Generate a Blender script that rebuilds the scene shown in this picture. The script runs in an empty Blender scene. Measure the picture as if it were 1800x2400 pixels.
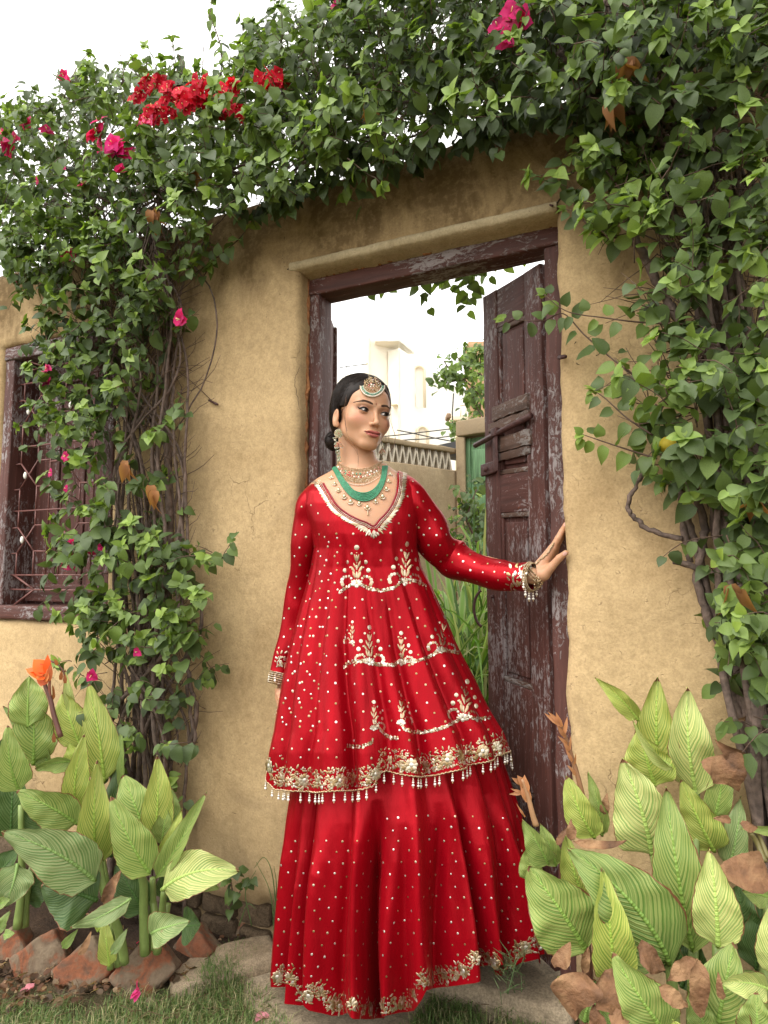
import bpy, math, random
import numpy as np
from mathutils import Vector, Matrix, noise
from mathutils.bvhtree import BVHTree

random.seed(7); np.random.seed(7)
rnd = random.random
def U(a, b): return a + (b - a) * rnd()

# ------------------------------------------------------------------ camera, sky, sun, exposure
FOC = 1560.0; PITCH = math.atan(145 / FOC); YAW = math.radians(25.1)
HW = 1.77; CZ = 1.15                       # camera: metres in front of the wall face, metres above ground
CAM = np.array([0.0, -HW, CZ])
FWD = np.array([-math.sin(YAW), math.cos(YAW), 0.0]); RGT = np.array([math.cos(YAW), math.sin(YAW), 0.0])
UPV = np.array([0, 0, 1.0])
sc = bpy.context.scene
cd = bpy.data.cameras.new('camera'); cam = bpy.data.objects.new('camera', cd); sc.collection.objects.link(cam)
cd.sensor_fit = 'VERTICAL'; cd.sensor_height = 24; cd.lens = FOC / 2400 * 24; cd.clip_start = 0.05; cd.clip_end = 400
cam.location = CAM; cam.rotation_euler = (math.pi / 2 + PITCH, 0, YAW); sc.camera = cam

SUN_EL = math.radians(52); SUN_AZ = math.radians(208)      # compass-like angle of the sun, clockwise from +Y
w = bpy.data.worlds.new('World'); sc.world = w; w.use_nodes = True
nt = w.node_tree; nt.nodes.clear()
out = nt.nodes.new('ShaderNodeOutputWorld'); bg = nt.nodes.new('ShaderNodeBackground')
sky = nt.nodes.new('ShaderNodeTexSky'); sky.sky_type = 'NISHITA'; sky.sun_disc = False
sky.sun_elevation = SUN_EL; sky.sun_rotation = SUN_AZ; sky.dust_density = 4; sky.air_density = 1.0
hs = nt.nodes.new('ShaderNodeHueSaturation'); hs.inputs['Saturation'].default_value = 0.12
mx = nt.nodes.new('ShaderNodeMix'); mx.data_type = 'RGBA'; mx.inputs[0].default_value = 0.72   # thin white cloud veil
mx.inputs[7].default_value = (13.0, 12.8, 12.4, 1)
nt.links.new(sky.outputs[0], hs.inputs['Color']); nt.links.new(hs.outputs[0], mx.inputs[6]); nt.links.new(mx.outputs[2], bg.inputs[0])
bg.inputs[1].default_value = 0.112; nt.links.new(bg.outputs[0], out.inputs[0])
sl = bpy.data.lights.new('sun', 'SUN'); sl.energy = 1.15; sl.angle = math.radians(48); sl.color = (1, 0.95, 0.87)
so = bpy.data.objects.new('sun', sl); sc.collection.objects.link(so)
so.rotation_euler = (math.pi / 2 - SUN_EL, 0, -SUN_AZ + math.pi); so.location = (-2, -4, 6)
sc.view_settings.view_transform = 'Standard'; sc.view_settings.look = 'None'; sc.view_settings.gamma = 1
sc.view_settings.exposure = 1.0; sc.view_settings.use_curve_mapping = False
sc.render.engine = 'CYCLES'; sc.cycles.max_bounces = 7; sc.cycles.transparent_max_bounces = 6; sc.cycles.caustics_reflective = False

# ------------------------------------------------------------------ rays through photo pixels -> points on real surfaces
def ray(px, py):
    u = (px - 900) / FOC; v = (py - 1200) / FOC
    c, s = math.cos(PITCH), math.sin(PITCH)
    return RGT * u + FWD * (c + v * s) + UPV * (s - v * c)
def P(px, py, Z):
    d = ray(px, py); return CAM + d * (Z / float(d @ FWD))
def W(px, py, t=0.0):
    d = ray(px, py); return CAM + d * ((t + HW) / d[1])
def G(px, py, z=0.0):
    d = ray(px, py); return CAM + d * ((z - CZ) / d[2])
def proj(p):
    d = np.asarray(p, float) - CAM; X = d @ RGT; Z = d @ FWD; h = d[2]
    c, s = math.cos(PITCH), math.sin(PITCH)
    zz = Z * c + h * s; hh = h * c - Z * s
    return 900 + FOC * X / zz, 1200 - FOC * hh / zz
def Zof(p): return float((np.asarray(p) - CAM) @ FWD)

# ------------------------------------------------------------------ object helpers
COL = sc.collection
def prop(o, label=None, cat=None, group=None, kind=None):
    if label: o['label'] = label
    if cat: o['category'] = cat
    if group: o['group'] = group
    if kind: o['kind'] = kind
    return o
def empty(name, loc=(0, 0, 0), label=None, cat=None, group=None, rotz=0.0):
    o = bpy.data.objects.new(name, None); COL.objects.link(o); o.location = loc; o.rotation_euler = (0, 0, rotz)
    o.empty_display_size = 0.05
    return prop(o, label, cat, group)
def link(name, me, parent=None):
    o = bpy.data.objects.new(name, me); COL.objects.link(o)
    if parent is not None:
        o.parent = parent
        # geometry is in world coordinates; undo the parent's placement
        o.matrix_parent_inverse = pinv(parent)
    return o
_pm = {}
def pinv(o):
    m = Matrix.LocRotScale(o.location, o.rotation_euler, o.scale)
    if o.parent is not None: m = pmat(o.parent) @ o.matrix_parent_inverse @ m
    return m.inverted()
def pmat(o):
    m = Matrix.LocRotScale(o.location, o.rotation_euler, o.scale)
    if o.parent is not None: m = pmat(o.parent) @ o.matrix_parent_inverse @ m
    return m

class Acc:
    """collects triangles (with colours and uvs), then builds ONE mesh"""
    def __init__(s): s.v = []; s.f = []; s.c = []; s.u = []; s.m = []; s.n = 0
    def add(s, V, F, col=(1, 1, 1), uv=None, mi=0):
        V = np.asarray(V, float).reshape(-1, 3); F = np.asarray(F, int)
        if F.shape[1] == 4: F = np.concatenate([F[:, [0, 1, 2]], F[:, [0, 2, 3]]])
        s.v.append(V); s.f.append(F + s.n); s.n += len(V)
        c = np.asarray(col, float)
        s.c.append(np.broadcast_to(c, (len(V), 3)) if c.ndim == 1 else c)
        s.u.append(np.zeros((len(V), 2)) if uv is None else np.asarray(uv, float))
        s.m.append(np.full(len(F), mi, int))
    def mesh(s, name, mats, smooth=True):
        V = np.concatenate(s.v); F = np.concatenate(s.f); C = np.concatenate(s.c); Uv = np.concatenate(s.u); M = np.concatenate(s.m)
        return rawmesh(name, V, F, mats, smooth, C, Uv, M)
    def build(s, name, mats, parent=None, smooth=True):
        return link(name, s.mesh(name, mats, smooth), parent)
def rawmesh(name, V, F, mats, smooth=True, C=None, Uv=None, M=None):
    me = bpy.data.meshes.new(name); V = np.asarray(V, np.float32); F = np.asarray(F, np.int32); k = F.shape[1]
    me.vertices.add(len(V)); me.vertices.foreach_set('co', V.ravel())
    me.loops.add(F.size); me.loops.foreach_set('vertex_index', F.ravel())
    me.polygons.add(len(F)); me.polygons.foreach_set('loop_start', np.arange(len(F), dtype=np.int32) * k)
    try: me.polygons.foreach_set('loop_total', np.full(len(F), k, np.int32))
    except Exception: pass
    me.polygons.foreach_set('use_smooth', np.full(len(F), smooth))
    for m in (mats if isinstance(mats, (list, tuple)) else [mats]): me.materials.append(m)
    if M is not None: me.polygons.foreach_set('material_index', np.asarray(M, np.int32))
    if C is not None:
        a = me.color_attributes.new('Col', 'FLOAT_COLOR', 'POINT')
        a.data.foreach_set('color', np.concatenate([C, np.ones((len(C), 1))], 1).astype(np.float32).ravel())
    if Uv is not None:
        ul = me.uv_layers.new(name='UVMap'); ul.data.foreach_set('uv', np.asarray(Uv, np.float32)[F.ravel()].ravel())
    me.update(); me.validate(); return me

def nrm(a): a = np.asarray(a, float); return a / (np.linalg.norm(a) + 1e-12)
def grid_faces(n, m, wrap=False):
    """quads of an n x m vertex grid (m wraps if asked)"""
    i = np.arange(n - 1)[:, None]; j = np.arange(m if wrap else m - 1)[None, :]; j2 = (j + 1) % m
    a = i * m + j; b = i * m + j2; c = (i + 1) * m + j2; d = (i + 1) * m + j
    return np.stack([a, b, c, d], -1).reshape(-1, 4)
def tube_geo(pts, rad, ns=6, cap=True):
    pts = np.asarray(pts, float); n = len(pts); rad = np.broadcast_to(np.asarray(rad, float), (n,))
    T = np.gradient(pts, axis=0); T /= (np.linalg.norm(T, axis=1, keepdims=True) + 1e-12)
    ref = np.array([0, 0, 1.0]) if abs(T[0][2]) < 0.9 else np.array([1.0, 0, 0])
    N = nrm(np.cross(T[0], ref)); V = []
    for i in range(n):
        N = nrm(N - T[i] * (N @ T[i])); B = np.cross(T[i], N)
        a = np.arange(ns) * 2 * math.pi / ns
        V.append(pts[i] + rad[i] * (np.cos(a)[:, None] * N + np.sin(a)[:, None] * B))
    V = np.concatenate(V); F = grid_faces(n, ns, True)
    if cap:
        F = np.concatenate([F[:, [0, 1, 2]], F[:, [0, 2, 3]]])
        V = np.concatenate([V, pts[:1], pts[-1:]]); a = len(V) - 2
        j = np.arange(ns); j2 = (j + 1) % ns
        F = np.concatenate([F, np.stack([np.full(ns, a), j2, j], 1), np.stack([np.full(ns, a + 1), (n - 1) * ns + j, (n - 1) * ns + j2], 1)])
    return V, F
def smooth_path(pts, k=6):
    """Catmull-Rom through the points (any dimension)"""
    p = np.asarray(pts, float); n = len(p)
    if n < 3:
        t = np.linspace(0, 1, k + 1)[:, None]; return p[0] * (1 - t) + p[-1] * t
    q = np.concatenate([[2 * p[0] - p[1]], p, [2 * p[-1] - p[-2]]]); out = []
    for i in range(n - 1):
        a, b, c, d = q[i:i + 4]
        for t in np.linspace(0, 1, k, endpoint=False):
            out.append(0.5 * (2 * b + (c - a) * t + (2 * a - 5 * b + 4 * c - d) * t * t + (3 * b - a - 3 * c + d) * t ** 3))
    out.append(p[-1]); return np.array(out)
def tube(acc, pts, rad, ns=6, k=0, col=(1, 1, 1), wob=0.0, mi=0):
    pts = np.asarray(pts, float); rad = np.broadcast_to(np.asarray(rad, float), (len(pts),))
    if k: q = smooth_path(np.concatenate([pts, rad[:, None]], 1), k); pts, rad = q[:, :3], np.maximum(q[:, 3], 1e-4)
    if wob: pts = pts + np.random.normal(0, wob, pts.shape)
    V, F = tube_geo(pts, rad, ns); acc.add(V, F, col, mi=mi)
BOXF = np.array([[0, 3, 2, 1], [4, 5, 6, 7], [0, 1, 5, 4], [1, 2, 6, 5], [2, 3, 7, 6], [3, 0, 4, 7]])
def box_geo(x0, x1, y0, y1, z0, z1):
    return np.array([[x0, y0, z0], [x1, y0, z0], [x1, y1, z0], [x0, y1, z0], [x0, y0, z1], [x1, y0, z1], [x1, y1, z1], [x0, y1, z1]], float), BOXF
def bevel_mod(o, wd=0.004, seg=2):
    m = o.modifiers.new('bevel', 'BEVEL'); m.width = wd; m.segments = seg; m.limit_method = 'ANGLE'; return o
def rough_box(x0, x1, y0, y1, z0, z1, step=0.03, bev=0.006, amp=0.003, frq=25, seed=0.0):
    """a box with worn, rounded, uneven edges: subdivided faces pulled in near the edges"""
    V = []; F = []; n0 = 0
    L = [(x0, x1), (y0, y1), (z0, z1)]
    for ax in range(3):
        u, v = [a for a in range(3) if a != ax]
        for side in (0, 1):
            def lines(a):
                lo, hi = L[a]; k = max(1, int((hi - lo) / step)); b = min(bev, (hi - lo) * 0.3)
                return np.concatenate([[lo], [lo + b * .4], np.linspace(lo + b, hi - b, k + 1), [hi - b * .4], [hi]])
            A, B = lines(u), lines(v); g = np.zeros((len(A), len(B), 3)); g[..., ax] = L[ax][side]
            g[..., u] = A[:, None]; g[..., v] = B[None, :]
            f = grid_faces(len(A), len(B)) + n0
            flip = (side == 0) ^ (ax == 1)
            if flip: f = f[:, ::-1]
            V.append(g.reshape(-1, 3)); F.append(f); n0 += len(A) * len(B)
    V = np.concatenate(V); F = np.concatenate(F)
    c = np.array([(a + b) / 2 for a, b in L]); h = np.array([(b - a) / 2 for a, b in L])
    q = V - c; core = np.clip(q, -(h - bev), h - bev); d = q - core; dl = np.linalg.norm(d, axis=1, keepdims=True)
    q = core + d / (dl + 1e-12) * np.minimum(dl, bev)
    V = c + q
    for i in range(len(V)):
        p = Vector(V[i]) * frq + Vector((seed, seed * 1.7, 0)); nv = noise.noise_vector(p)
        V[i] += np.array(nv) * amp
    return V, F
def xf(V, M):
    M = np.array(M); return V @ M[:3, :3].T + M[:3, 3]

# ------------------------------------------------------------------ materials
def mat(name):
    m = bpy.data.materials.new(name); m.use_nodes = True; t = m.node_tree; b = t.nodes['Principled BSDF']
    return m, t, b
def nd(t, typ, **kw):
    n = t.nodes.new(typ)
    for k, v in kw.items():
        if k in n.inputs: n.inputs[k].default_value = v
        else: setattr(n, k, v)
    return n
def coords(t, scale=(1, 1, 1), kind='Object'):
    tc = nd(t, 'ShaderNodeTexCoord'); mp = nd(t, 'ShaderNodeMapping'); mp.inputs['Scale'].default_value = scale
    t.links.new(tc.outputs[kind], mp.inputs[0]); return mp.outputs[0]
def noi(t, vec, scale, detail=5, rough=0.55, dist=0.0):
    n = nd(t, 'ShaderNodeTexNoise'); n.inputs['Scale'].default_value = scale; n.inputs['Detail'].default_value = detail
    n.inputs['Roughness'].default_value = rough; n.inputs['Distortion'].default_value = dist
    t.links.new(vec, n.inputs['Vector']); return n.outputs['Fac']
def ramp(t, fac, stops):
    r = nd(t, 'ShaderNodeValToRGB'); e = r.color_ramp.elements
    while len(e) < len(stops): e.new(0.5)
    for i, (p, c) in enumerate(stops):
        e[i].position = p; e[i].color = (c, c, c, 1) if not isinstance(c, (tuple, list)) else (*c, 1)
    t.links.new(fac, r.inputs[0]); return r.outputs[0]
def mixc(t, fac, a, b, mode='MIX'):
    m = nd(t, 'ShaderNodeMix', data_type='RGBA', blend_type=mode)
    for i, x in ((0, fac), (6, a), (7, b)):
        if hasattr(x, 'is_linked') or hasattr(x, 'links'): t.links.new(x, m.inputs[i])
        else: m.inputs[i].default_value = x if i == 0 else (*x, 1)
    return m.outputs[2]
def math_(t, op, a, b=None):
    m = nd(t, 'ShaderNodeMath', operation=op)
    for i, x in ((0, a), (1, b)):
        if x is None: continue
        if hasattr(x, 'links'): t.links.new(x, m.inputs[i])
        else: m.inputs[i].default_value = x
    return m.outputs[0]
def bump(t, b, h, strength=0.3, dist=0.01, prev=None):
    n = nd(t, 'ShaderNodeBump'); n.inputs['Strength'].default_value = strength; n.inputs['Distance'].default_value = dist
    t.links.new(h, n.inputs['Height'])
    if prev is not None: t.links.new(prev, n.inputs['Normal'])
    if b is not None: t.links.new(n.outputs[0], b.inputs['Normal'])
    return n.outputs[0]
def simple(name, col, rough=0.6, metal=0.0, nscale=0, namp=0.25, bumps=0.0, spec=0.5):
    m, t, b = mat(name); b.inputs['Roughness'].default_value = rough; b.inputs['Metallic'].default_value = metal
    b.inputs['Specular IOR Level'].default_value = spec
    if nscale:
        v = coords(t); f = noi(t, v, nscale, 6); c2 = tuple(x * (1 - namp) for x in col); c3 = tuple(min(1, x * (1 + namp)) for x in col)
        t.links.new(ramp(t, f, [(0.3, c2), (0.7, c3)]), b.inputs['Base Color'])
        if bumps: bump(t, b, f, bumps, 0.01)
    else: b.inputs['Base Color'].default_value = (*col, 1)
    return m
def vcol(name, rough=0.5, trans=0.0, spec=0.5, metal=0.0, sss=0.0, nz=0.0):
    m, t, b = mat(name); a = nd(t, 'ShaderNodeAttribute', attribute_name='Col'); c = a.outputs['Color']
    if nz:
        v = coords(t, kind='Object'); f = noi(t, v, nz, 4); c = mixc(t, 0.6, c, ramp(t, f, [(0.25, 0.45), (0.75, 1.0)]), 'MULTIPLY')
    t.links.new(c, b.inputs['Base Color'])
    b.inputs['Roughness'].default_value = rough; b.inputs['Specular IOR Level'].default_value = spec; b.inputs['Metallic'].default_value = metal
    if sss:
        b.inputs['Subsurface Weight'].default_value = sss; b.inputs['Subsurface Radius'].default_value = (0.010, 0.004, 0.002); b.inputs['Subsurface Scale'].default_value = 0.5
    if trans:
        tr = nd(t, 'ShaderNodeBsdfTranslucent'); ms = nd(t, 'ShaderNodeMixShader'); ms.inputs[0].default_value = trans
        c2 = mixc(t, 1.0, c, (1.5, 1.6, 0.7), 'MULTIPLY'); t.links.new(c2, tr.inputs[0])
        t.links.new(b.outputs[0], ms.inputs[1]); t.links.new(tr.outputs[0], ms.inputs[2])
        t.links.new(ms.outputs[0], t.nodes['Material Output'].inputs[0])
    return m

def plaster_mat(name='mud_plaster', base=(0.56, 0.405, 0.22), dark=(0.46, 0.32, 0.165), stain=(0.115, 0.075, 0.035), seed=0.0, zt=2.42):
    m, t, b = mat(name); v = coords(t); b.inputs['Roughness'].default_value = 0.92; b.inputs['Specular IOR Level'].default_value = 0.15
    n1 = noi(t, v, 2.2, 8, 0.6, 0.4); n2 = noi(t, v, 38, 8, 0.65); n3 = noi(t, v, 5.5, 6, 0.62, 0.8); n4 = noi(t, v, 160, 4, 0.7)
    c = ramp(t, n1, [(0.32, dark), (0.5, base), (0.72, tuple(x * 1.16 for x in base))])
    c = mixc(t, 0.55, c, ramp(t, n2, [(0.3, (0.62, 0.60, 0.55)), (0.6, (1.0, 1.0, 1.0))]), 'MULTIPLY')
    c = mixc(t, 0.35, c, ramp(t, n4, [(0.35, (0.5, 0.48, 0.42)), (0.6, (1.05, 1.05, 1.05))]), 'MULTIPLY')
    # weather stains running down from the wall top, greyed and damp band near the ground
    sp = nd(t, 'ShaderNodeSeparateXYZ'); t.links.new(v, sp.inputs[0])
    h = math_(t, 'MULTIPLY', math_(t, 'SUBTRACT', sp.outputs[2], zt - 0.42), 1.55)
    vs = coords(t, (5.5, 5.5, 1.1)); ns = noi(t, vs, 1.0, 7, 0.62, 0.5)
    s = math_(t, 'ADD', math_(t, 'MULTIPLY', h, 0.55), math_(t, 'SUBTRACT', ns, 0.5))
    s = math_(t, 'ADD', s, math_(t, 'MULTIPLY', math_(t, 'SUBTRACT', n3, 0.5), 0.9))
    sm = ramp(t, s, [(0.0, 0.0), (0.28, 0.92)])
    sm2 = math_(t, 'MULTIPLY', sm, ramp(t, n2, [(0.33, 0.35), (0.52, 1.0)]))
    c = mixc(t, sm2, c, mixc(t, n2, stain, tuple(x * 1.8 for x in stain)))
    patch = ramp(t, n3, [(0.56, 0.0), (0.72, 0.42)])
    c = mixc(t, patch, c, (0.27, 0.19, 0.105))
    damp = ramp(t, math_(t, 'ADD', math_(t, 'MULTIPLY', sp.outputs[2], -1.5), math_(t, 'ADD', n3, 0.42)), [(0.15, 0.0), (0.9, 0.7)])
    c = mixc(t, damp, c, (0.20, 0.145, 0.085))
    # fine cracks
    vc = nd(t, 'ShaderNodeTexVoronoi', feature='DISTANCE_TO_EDGE'); vw = nd(t, 'ShaderNodeVectorMath', operation='ADD')
    nn = nd(t, 'ShaderNodeTexNoise'); nn.inputs['Scale'].default_value = 9; nn.inputs['Detail'].default_value = 5; t.links.new(v, nn.inputs['Vector'])
    t.links.new(v, vw.inputs[0]); ml = nd(t, 'ShaderNodeVectorMath', operation='SCALE'); ml.inputs['Scale'].default_value = 0.16
    t.links.new(nn.outputs['Color'], ml.inputs[0]); t.links.new(ml.outputs[0], vw.inputs[1]); t.links.new(vw.outputs[0], vc.inputs['Vector'])
    vc.inputs['Scale'].default_value = 9
    cr = ramp(t, vc.outputs['Distance'], [(0.0, 1.0), (0.010, 0.0)])
    mask = ramp(t, noi(t, v, 3.3, 4, 0.6), [(0.57, 0.0), (0.66, 1.0)]); cr = math_(t, 'MULTIPLY', cr, mask)
    # straw marks: tiny dark flecks
    vf = nd(t, 'ShaderNodeTexVoronoi', feature='DISTANCE_TO_EDGE'); vf.inputs['Scale'].default_value = 34
    t.links.new(vw.outputs[0], vf.inputs['Vector'])
    fk = math_(t, 'MULTIPLY', ramp(t, vf.outputs['Distance'], [(0.0, 1.0), (0.045, 0.0)]), ramp(t, n2, [(0.565, 0.0), (0.63, 1.0)]))
    fk = math_(t, 'MAXIMUM', math_(t, 'MULTIPLY', fk, 0.45), math_(t, 'MULTIPLY', cr, 0.8))
    c = mixc(t, fk, c, (0.115, 0.07, 0.035))
    t.links.new(c, b.inputs['Base Color'])
    hh = math_(t, 'ADD', math_(t, 'MULTIPLY', n2, 0.5), math_(t, 'SUBTRACT', math_(t, 'MULTIPLY', n3, 0.8), math_(t, 'MULTIPLY', fk, 0.6)))
    bump(t, b, math_(t, 'ADD', hh, math_(t, 'MULTIPLY', n4, 0.15)), 0.6, 0.009)
    return m
def wood_mat(name, base=(0.098, 0.037, 0.029), worn=(0.40, 0.355, 0.35), amount=1.0, axis=2, grain=1.0, zdir=True):
    m, t, b = mat(name); s = [55, 55, 55]; s[axis] = 4.5; v = coords(t, tuple(s)); s2 = [34, 34, 34]; s2[axis] = 15; v2 = coords(t, tuple(s2)); v3 = coords(t)
    g = noi(t, v, 1.0, 7, 0.6, 0.5); p = noi(t, v2, 2.2, 9, 0.72, 1.3); big = noi(t, v3, 3.1, 3, 0.5)
    c = ramp(t, g, [(0.25, tuple(x * 0.5 for x in base)), (0.55, base), (0.8, tuple(x * 1.7 for x in base))])
    k = math_(t, 'ADD', math_(t, 'MULTIPLY', big, 0.45), math_(t, 'ADD', math_(t, 'MULTIPLY', p, 0.72), math_(t, 'MULTIPLY', g, 0.28)))
    th = 0.845 - amount * 0.07
    peel = ramp(t, k, [(th - 0.015, 0.0), (th + 0.045, 0.9)])
    c = mixc(t, peel, c, mixc(t, g, tuple(x * 0.45 for x in worn), worn))
    rust = ramp(t, noi(t, v3, 17, 4, 0.6), [(0.70, 0.0), (0.76, 0.7)]); c = mixc(t, rust, c, (0.25, 0.06, 0.02))
    t.links.new(c, b.inputs['Base Color']); b.inputs['Roughness'].default_value = 0.62; b.inputs['Specular IOR Level'].default_value = 0.35
    bump(t, b, math_(t, 'SUBTRACT', g, math_(t, 'MULTIPLY', peel, 0.5)), 0.6, 0.004); return m
M_plaster = plaster_mat()
M_lip = plaster_mat('plaster_lip', (0.54, 0.44, 0.28), (0.42, 0.32, 0.18), zt=6)
M_woodv = wood_mat('maroon_wood_upright'); M_woodh = wood_mat('maroon_wood_crossways', axis=0, amount=1.15)
M_woodraw = wood_mat('bare_split_wood', (0.12, 0.07, 0.05), (0.36, 0.33, 0.31), 1.4, axis=0)
M_woodold = wood_mat('maroon_wood_peeled', amount=1.2)
M_iron = simple('painted_iron', (0.075, 0.032, 0.028), 0.55, 0.2, 60, 0.4, 0.3)
M_ironbar = simple('grille_paint', (0.165, 0.065, 0.055), 0.5, 0.0, 60, 0.35, 0.2)
M_white = simple('white_enamel', (0.78, 0.76, 0.68), 0.35, 0, 90, 0.08)
M_mortar = simple('orange_mortar', (0.30, 0.13, 0.05), 0.95, 0, 70, 0.45, 0.8)

# ------------------------------------------------------------------ ground
def gnoise(x, y, s, z=0.0): return noise.noise(Vector((x * s, y * s, z)))
def ground_h(x, y): return 0.012 * gnoise(x, y, 1.3) + 0.006 * gnoise(x, y, 6.0, 3)
def sheet(name, x0, x1, y0, y1, step, z, mats, hf=None, mask=None):
    X = np.arange(x0, x1 + step / 2, step); Y = np.arange(y0, y1 + step / 2, step); V = np.zeros((len(X), len(Y), 3))
    V[..., 0] = X[:, None]; V[..., 1] = Y[None, :]; V[..., 2] = z
    if hf:
        for i, x in enumerate(X):
            for j, y in enumerate(Y): V[i, j, 2] += hf(x, y)
    V = V.reshape(-1, 3); F = grid_faces(len(X), len(Y))
    return link(name, rawmesh(name, V, F, mats))
def soil_mat(name, c1, c2, c3, sc_=1.0, rough=0.95, bs=0.9):
    m, t, b = mat(name); v = coords(t); n1 = noi(t, v, 3 * sc_, 6, 0.6, 0.5); n2 = noi(t, v, 45 * sc_, 8, 0.7); n3 = noi(t, v, 180 * sc_, 4, 0.7)
    c = ramp(t, n1, [(0.3, c1), (0.55, c2), (0.75, c3)])
    c = mixc(t, 0.7, c, ramp(t, n2, [(0.3, 0.42), (0.65, 1.1)]), 'MULTIPLY'); c = mixc(t, 0.5, c, ramp(t, n3, [(0.35, 0.5), (0.6, 1.1)]), 'MULTIPLY')
    t.links.new(c, b.inputs['Base Color']); b.inputs['Roughness'].default_value = rough; b.inputs['Specular IOR Level'].default_value = 0.2
    bump(t, b, math_(t, 'ADD', n2, math_(t, 'MULTIPLY', n3, 0.4)), bs, 0.015); return m
M_lawnsoil = soil_mat('lawn_earth', (0.10, 0.085, 0.045), (0.19, 0.155, 0.085), (0.30, 0.235, 0.135))
M_bed = soil_mat('bed_soil', (0.035, 0.022, 0.015), (0.075, 0.047, 0.030), (0.125, 0.08, 0.05))
M_path = soil_mat('worn_concrete', (0.25, 0.19, 0.125), (0.36, 0.285, 0.195), (0.44, 0.36, 0.26), 1.0, 0.9, 0.25)
g = sheet('ground', -60, 60, -40, 90, 5, -0.02, M_lawnsoil); prop(g, kind='structure')
g = sheet('lawn_earth', -3.6, 2.0, -1.6, -0.12, 0.04, 0.0, M_lawnsoil, lambda x, y: ground_h(x, y)); prop(g, kind='structure')
g = sheet('yard_earth', -4.6, 2.4, 0.05, 7.0, 0.12, 0.004, soil_mat('yard_soil', (0.12, 0.10, 0.06), (0.22, 0.17, 0.10), (0.28, 0.22, 0.14)), lambda x, y: 0.0); prop(g, kind='structure')
# ------------------------------------------------------------------ garden wall with its door and window openings
DX0, DX1, DZ = -1.139, -0.311, 2.148           # plaster opening of the doorway
wa, wb = W(-13, 1200), W(254, 1200); WX0, WX1 = wa[0], wb[0]
WZ0 = W(20, 1452)[2]; WZ1 = W(20, 812)[2]
XMIN, XMAX, TOP = -4.4, 1.7, 2.43
def glines(lo, hi, step, spec):
    ex = []
    for s in spec: ex += [s - 0.03, s - 0.012, s, s + 0.012, s + 0.03]
    base = [x for x in np.arange(lo, hi, step) if all(abs(x - e) > step * 0.55 for e in ex)]
    return np.array(sorted(base + [e for e in ex if lo <= e <= hi] + [hi]))
gx = glines(XMIN, XMAX, 0.028, [DX0, DX1, WX0, WX1]); gz = glines(-0.05, TOP, 0.028, [DZ, WZ0, WZ1])
nx, nz = len(gx), len(gz)
def inside(x, z, e=1e-6): return (DX0 + e < x < DX1 - e and z < DZ - e) or (WX0 + e < x < WX1 - e and WZ0 + e < z < WZ1 - e)
def edge_d(x, z):
    """distance to the nearest opening border (outside the openings)"""
    a = math.hypot(max(DX0 - x, 0, x - DX1), max(0, z - DZ)); b_ = math.hypot(max(WX0 - x, 0, x - WX1), max(WZ0 - z, 0, z - WZ1)); return min(a, b_), a
V = np.zeros((nx, nz, 3))
for i, x in enumerate(gx):
    for j, z in enumerate(gz):
        y = 0.010 * noise.noise(Vector((x * 1.7, 0, z * 1.7))) + 0.005 * noise.noise(Vector((x * 7, 3, z * 7))) + 0.0022 * noise.noise(Vector((x * 30, 5, z * 30)))
        d, a = edge_d(x, z); y += 0.016 * math.exp(-d / 0.012)
        if z > TOP - 0.06: y += 0.03 * ((z - TOP + 0.06) / 0.06) ** 2
        # bevel plaster thickness: plaster stops above a rougher footing
        foot = 0.155 + 0.03 * noise.noise(Vector((x * 4, 0, 9))) + 0.012 * noise.noise(Vector((x * 17, 0, 2)))
        if z < foot: y += 0.035 * min(1, (foot - z) / 0.012)
        dx = dz = 0.0
        if d < 0.05:
            k = math.exp(-d / 0.02); dx = 0.008 * k * noise.noise(Vector((x * 2, 4, z * 9))) + 0.003 * k * noise.noise(Vector((x * 2, 4, z * 40)))
            dz = 0.007 * k * noise.noise(Vector((x * 9, 7, z * 2))) + 0.003 * k * noise.noise(Vector((x * 42, 7, z * 2)))
        tz = (-.03 + .075 * (x + 1.12) if x > -1.12 else -.03) * 1.0 + 0.022 * noise.noise(Vector((x * 2.2, 1, 0))) + 0.008 * noise.noise(Vector((x * 11, 1, 0))) if z > TOP - 1e-4 else 0
        V[i, j] = (x + dx, y, z + dz + tz)
F = []; vid = lambda i, j: i * nz + j
Vl = V.reshape(-1, 3).tolist(); T1 = 0.16
keep = np.zeros((nx - 1, nz - 1), bool)
for i in range(nx - 1):
    for j in range(nz - 1):
        if not inside((gx[i] + gx[i + 1]) / 2, (gz[j] + gz[j + 1]) / 2): keep[i, j] = True; F.append((vid(i, j), vid(i + 1, j), vid(i + 1, j + 1), vid(i, j + 1)))
back = {}
def bk(i, j, t=T1):
    if (i, j, t) not in back:
        p = V[i, j]; Vl.append([gx[i] if t == T1 else p[0], t, gz[j] if t == T1 else p[2]]); back[(i, j, t)] = len(Vl) - 1
    return back[(i, j, t)]
def edge(i0, j0, i1, j1):
    for t0, t1 in ((None, 0.03), (0.03, 0.055), (0.055, T1)):
        a = vid(i0, j0) if t0 is None else bk(i0, j0, t0); b_ = vid(i1, j1) if t0 is None else bk(i1, j1, t0)
        F.append((a, bk(i0, j0, t1), bk(i1, j1, t1), b_))
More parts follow.
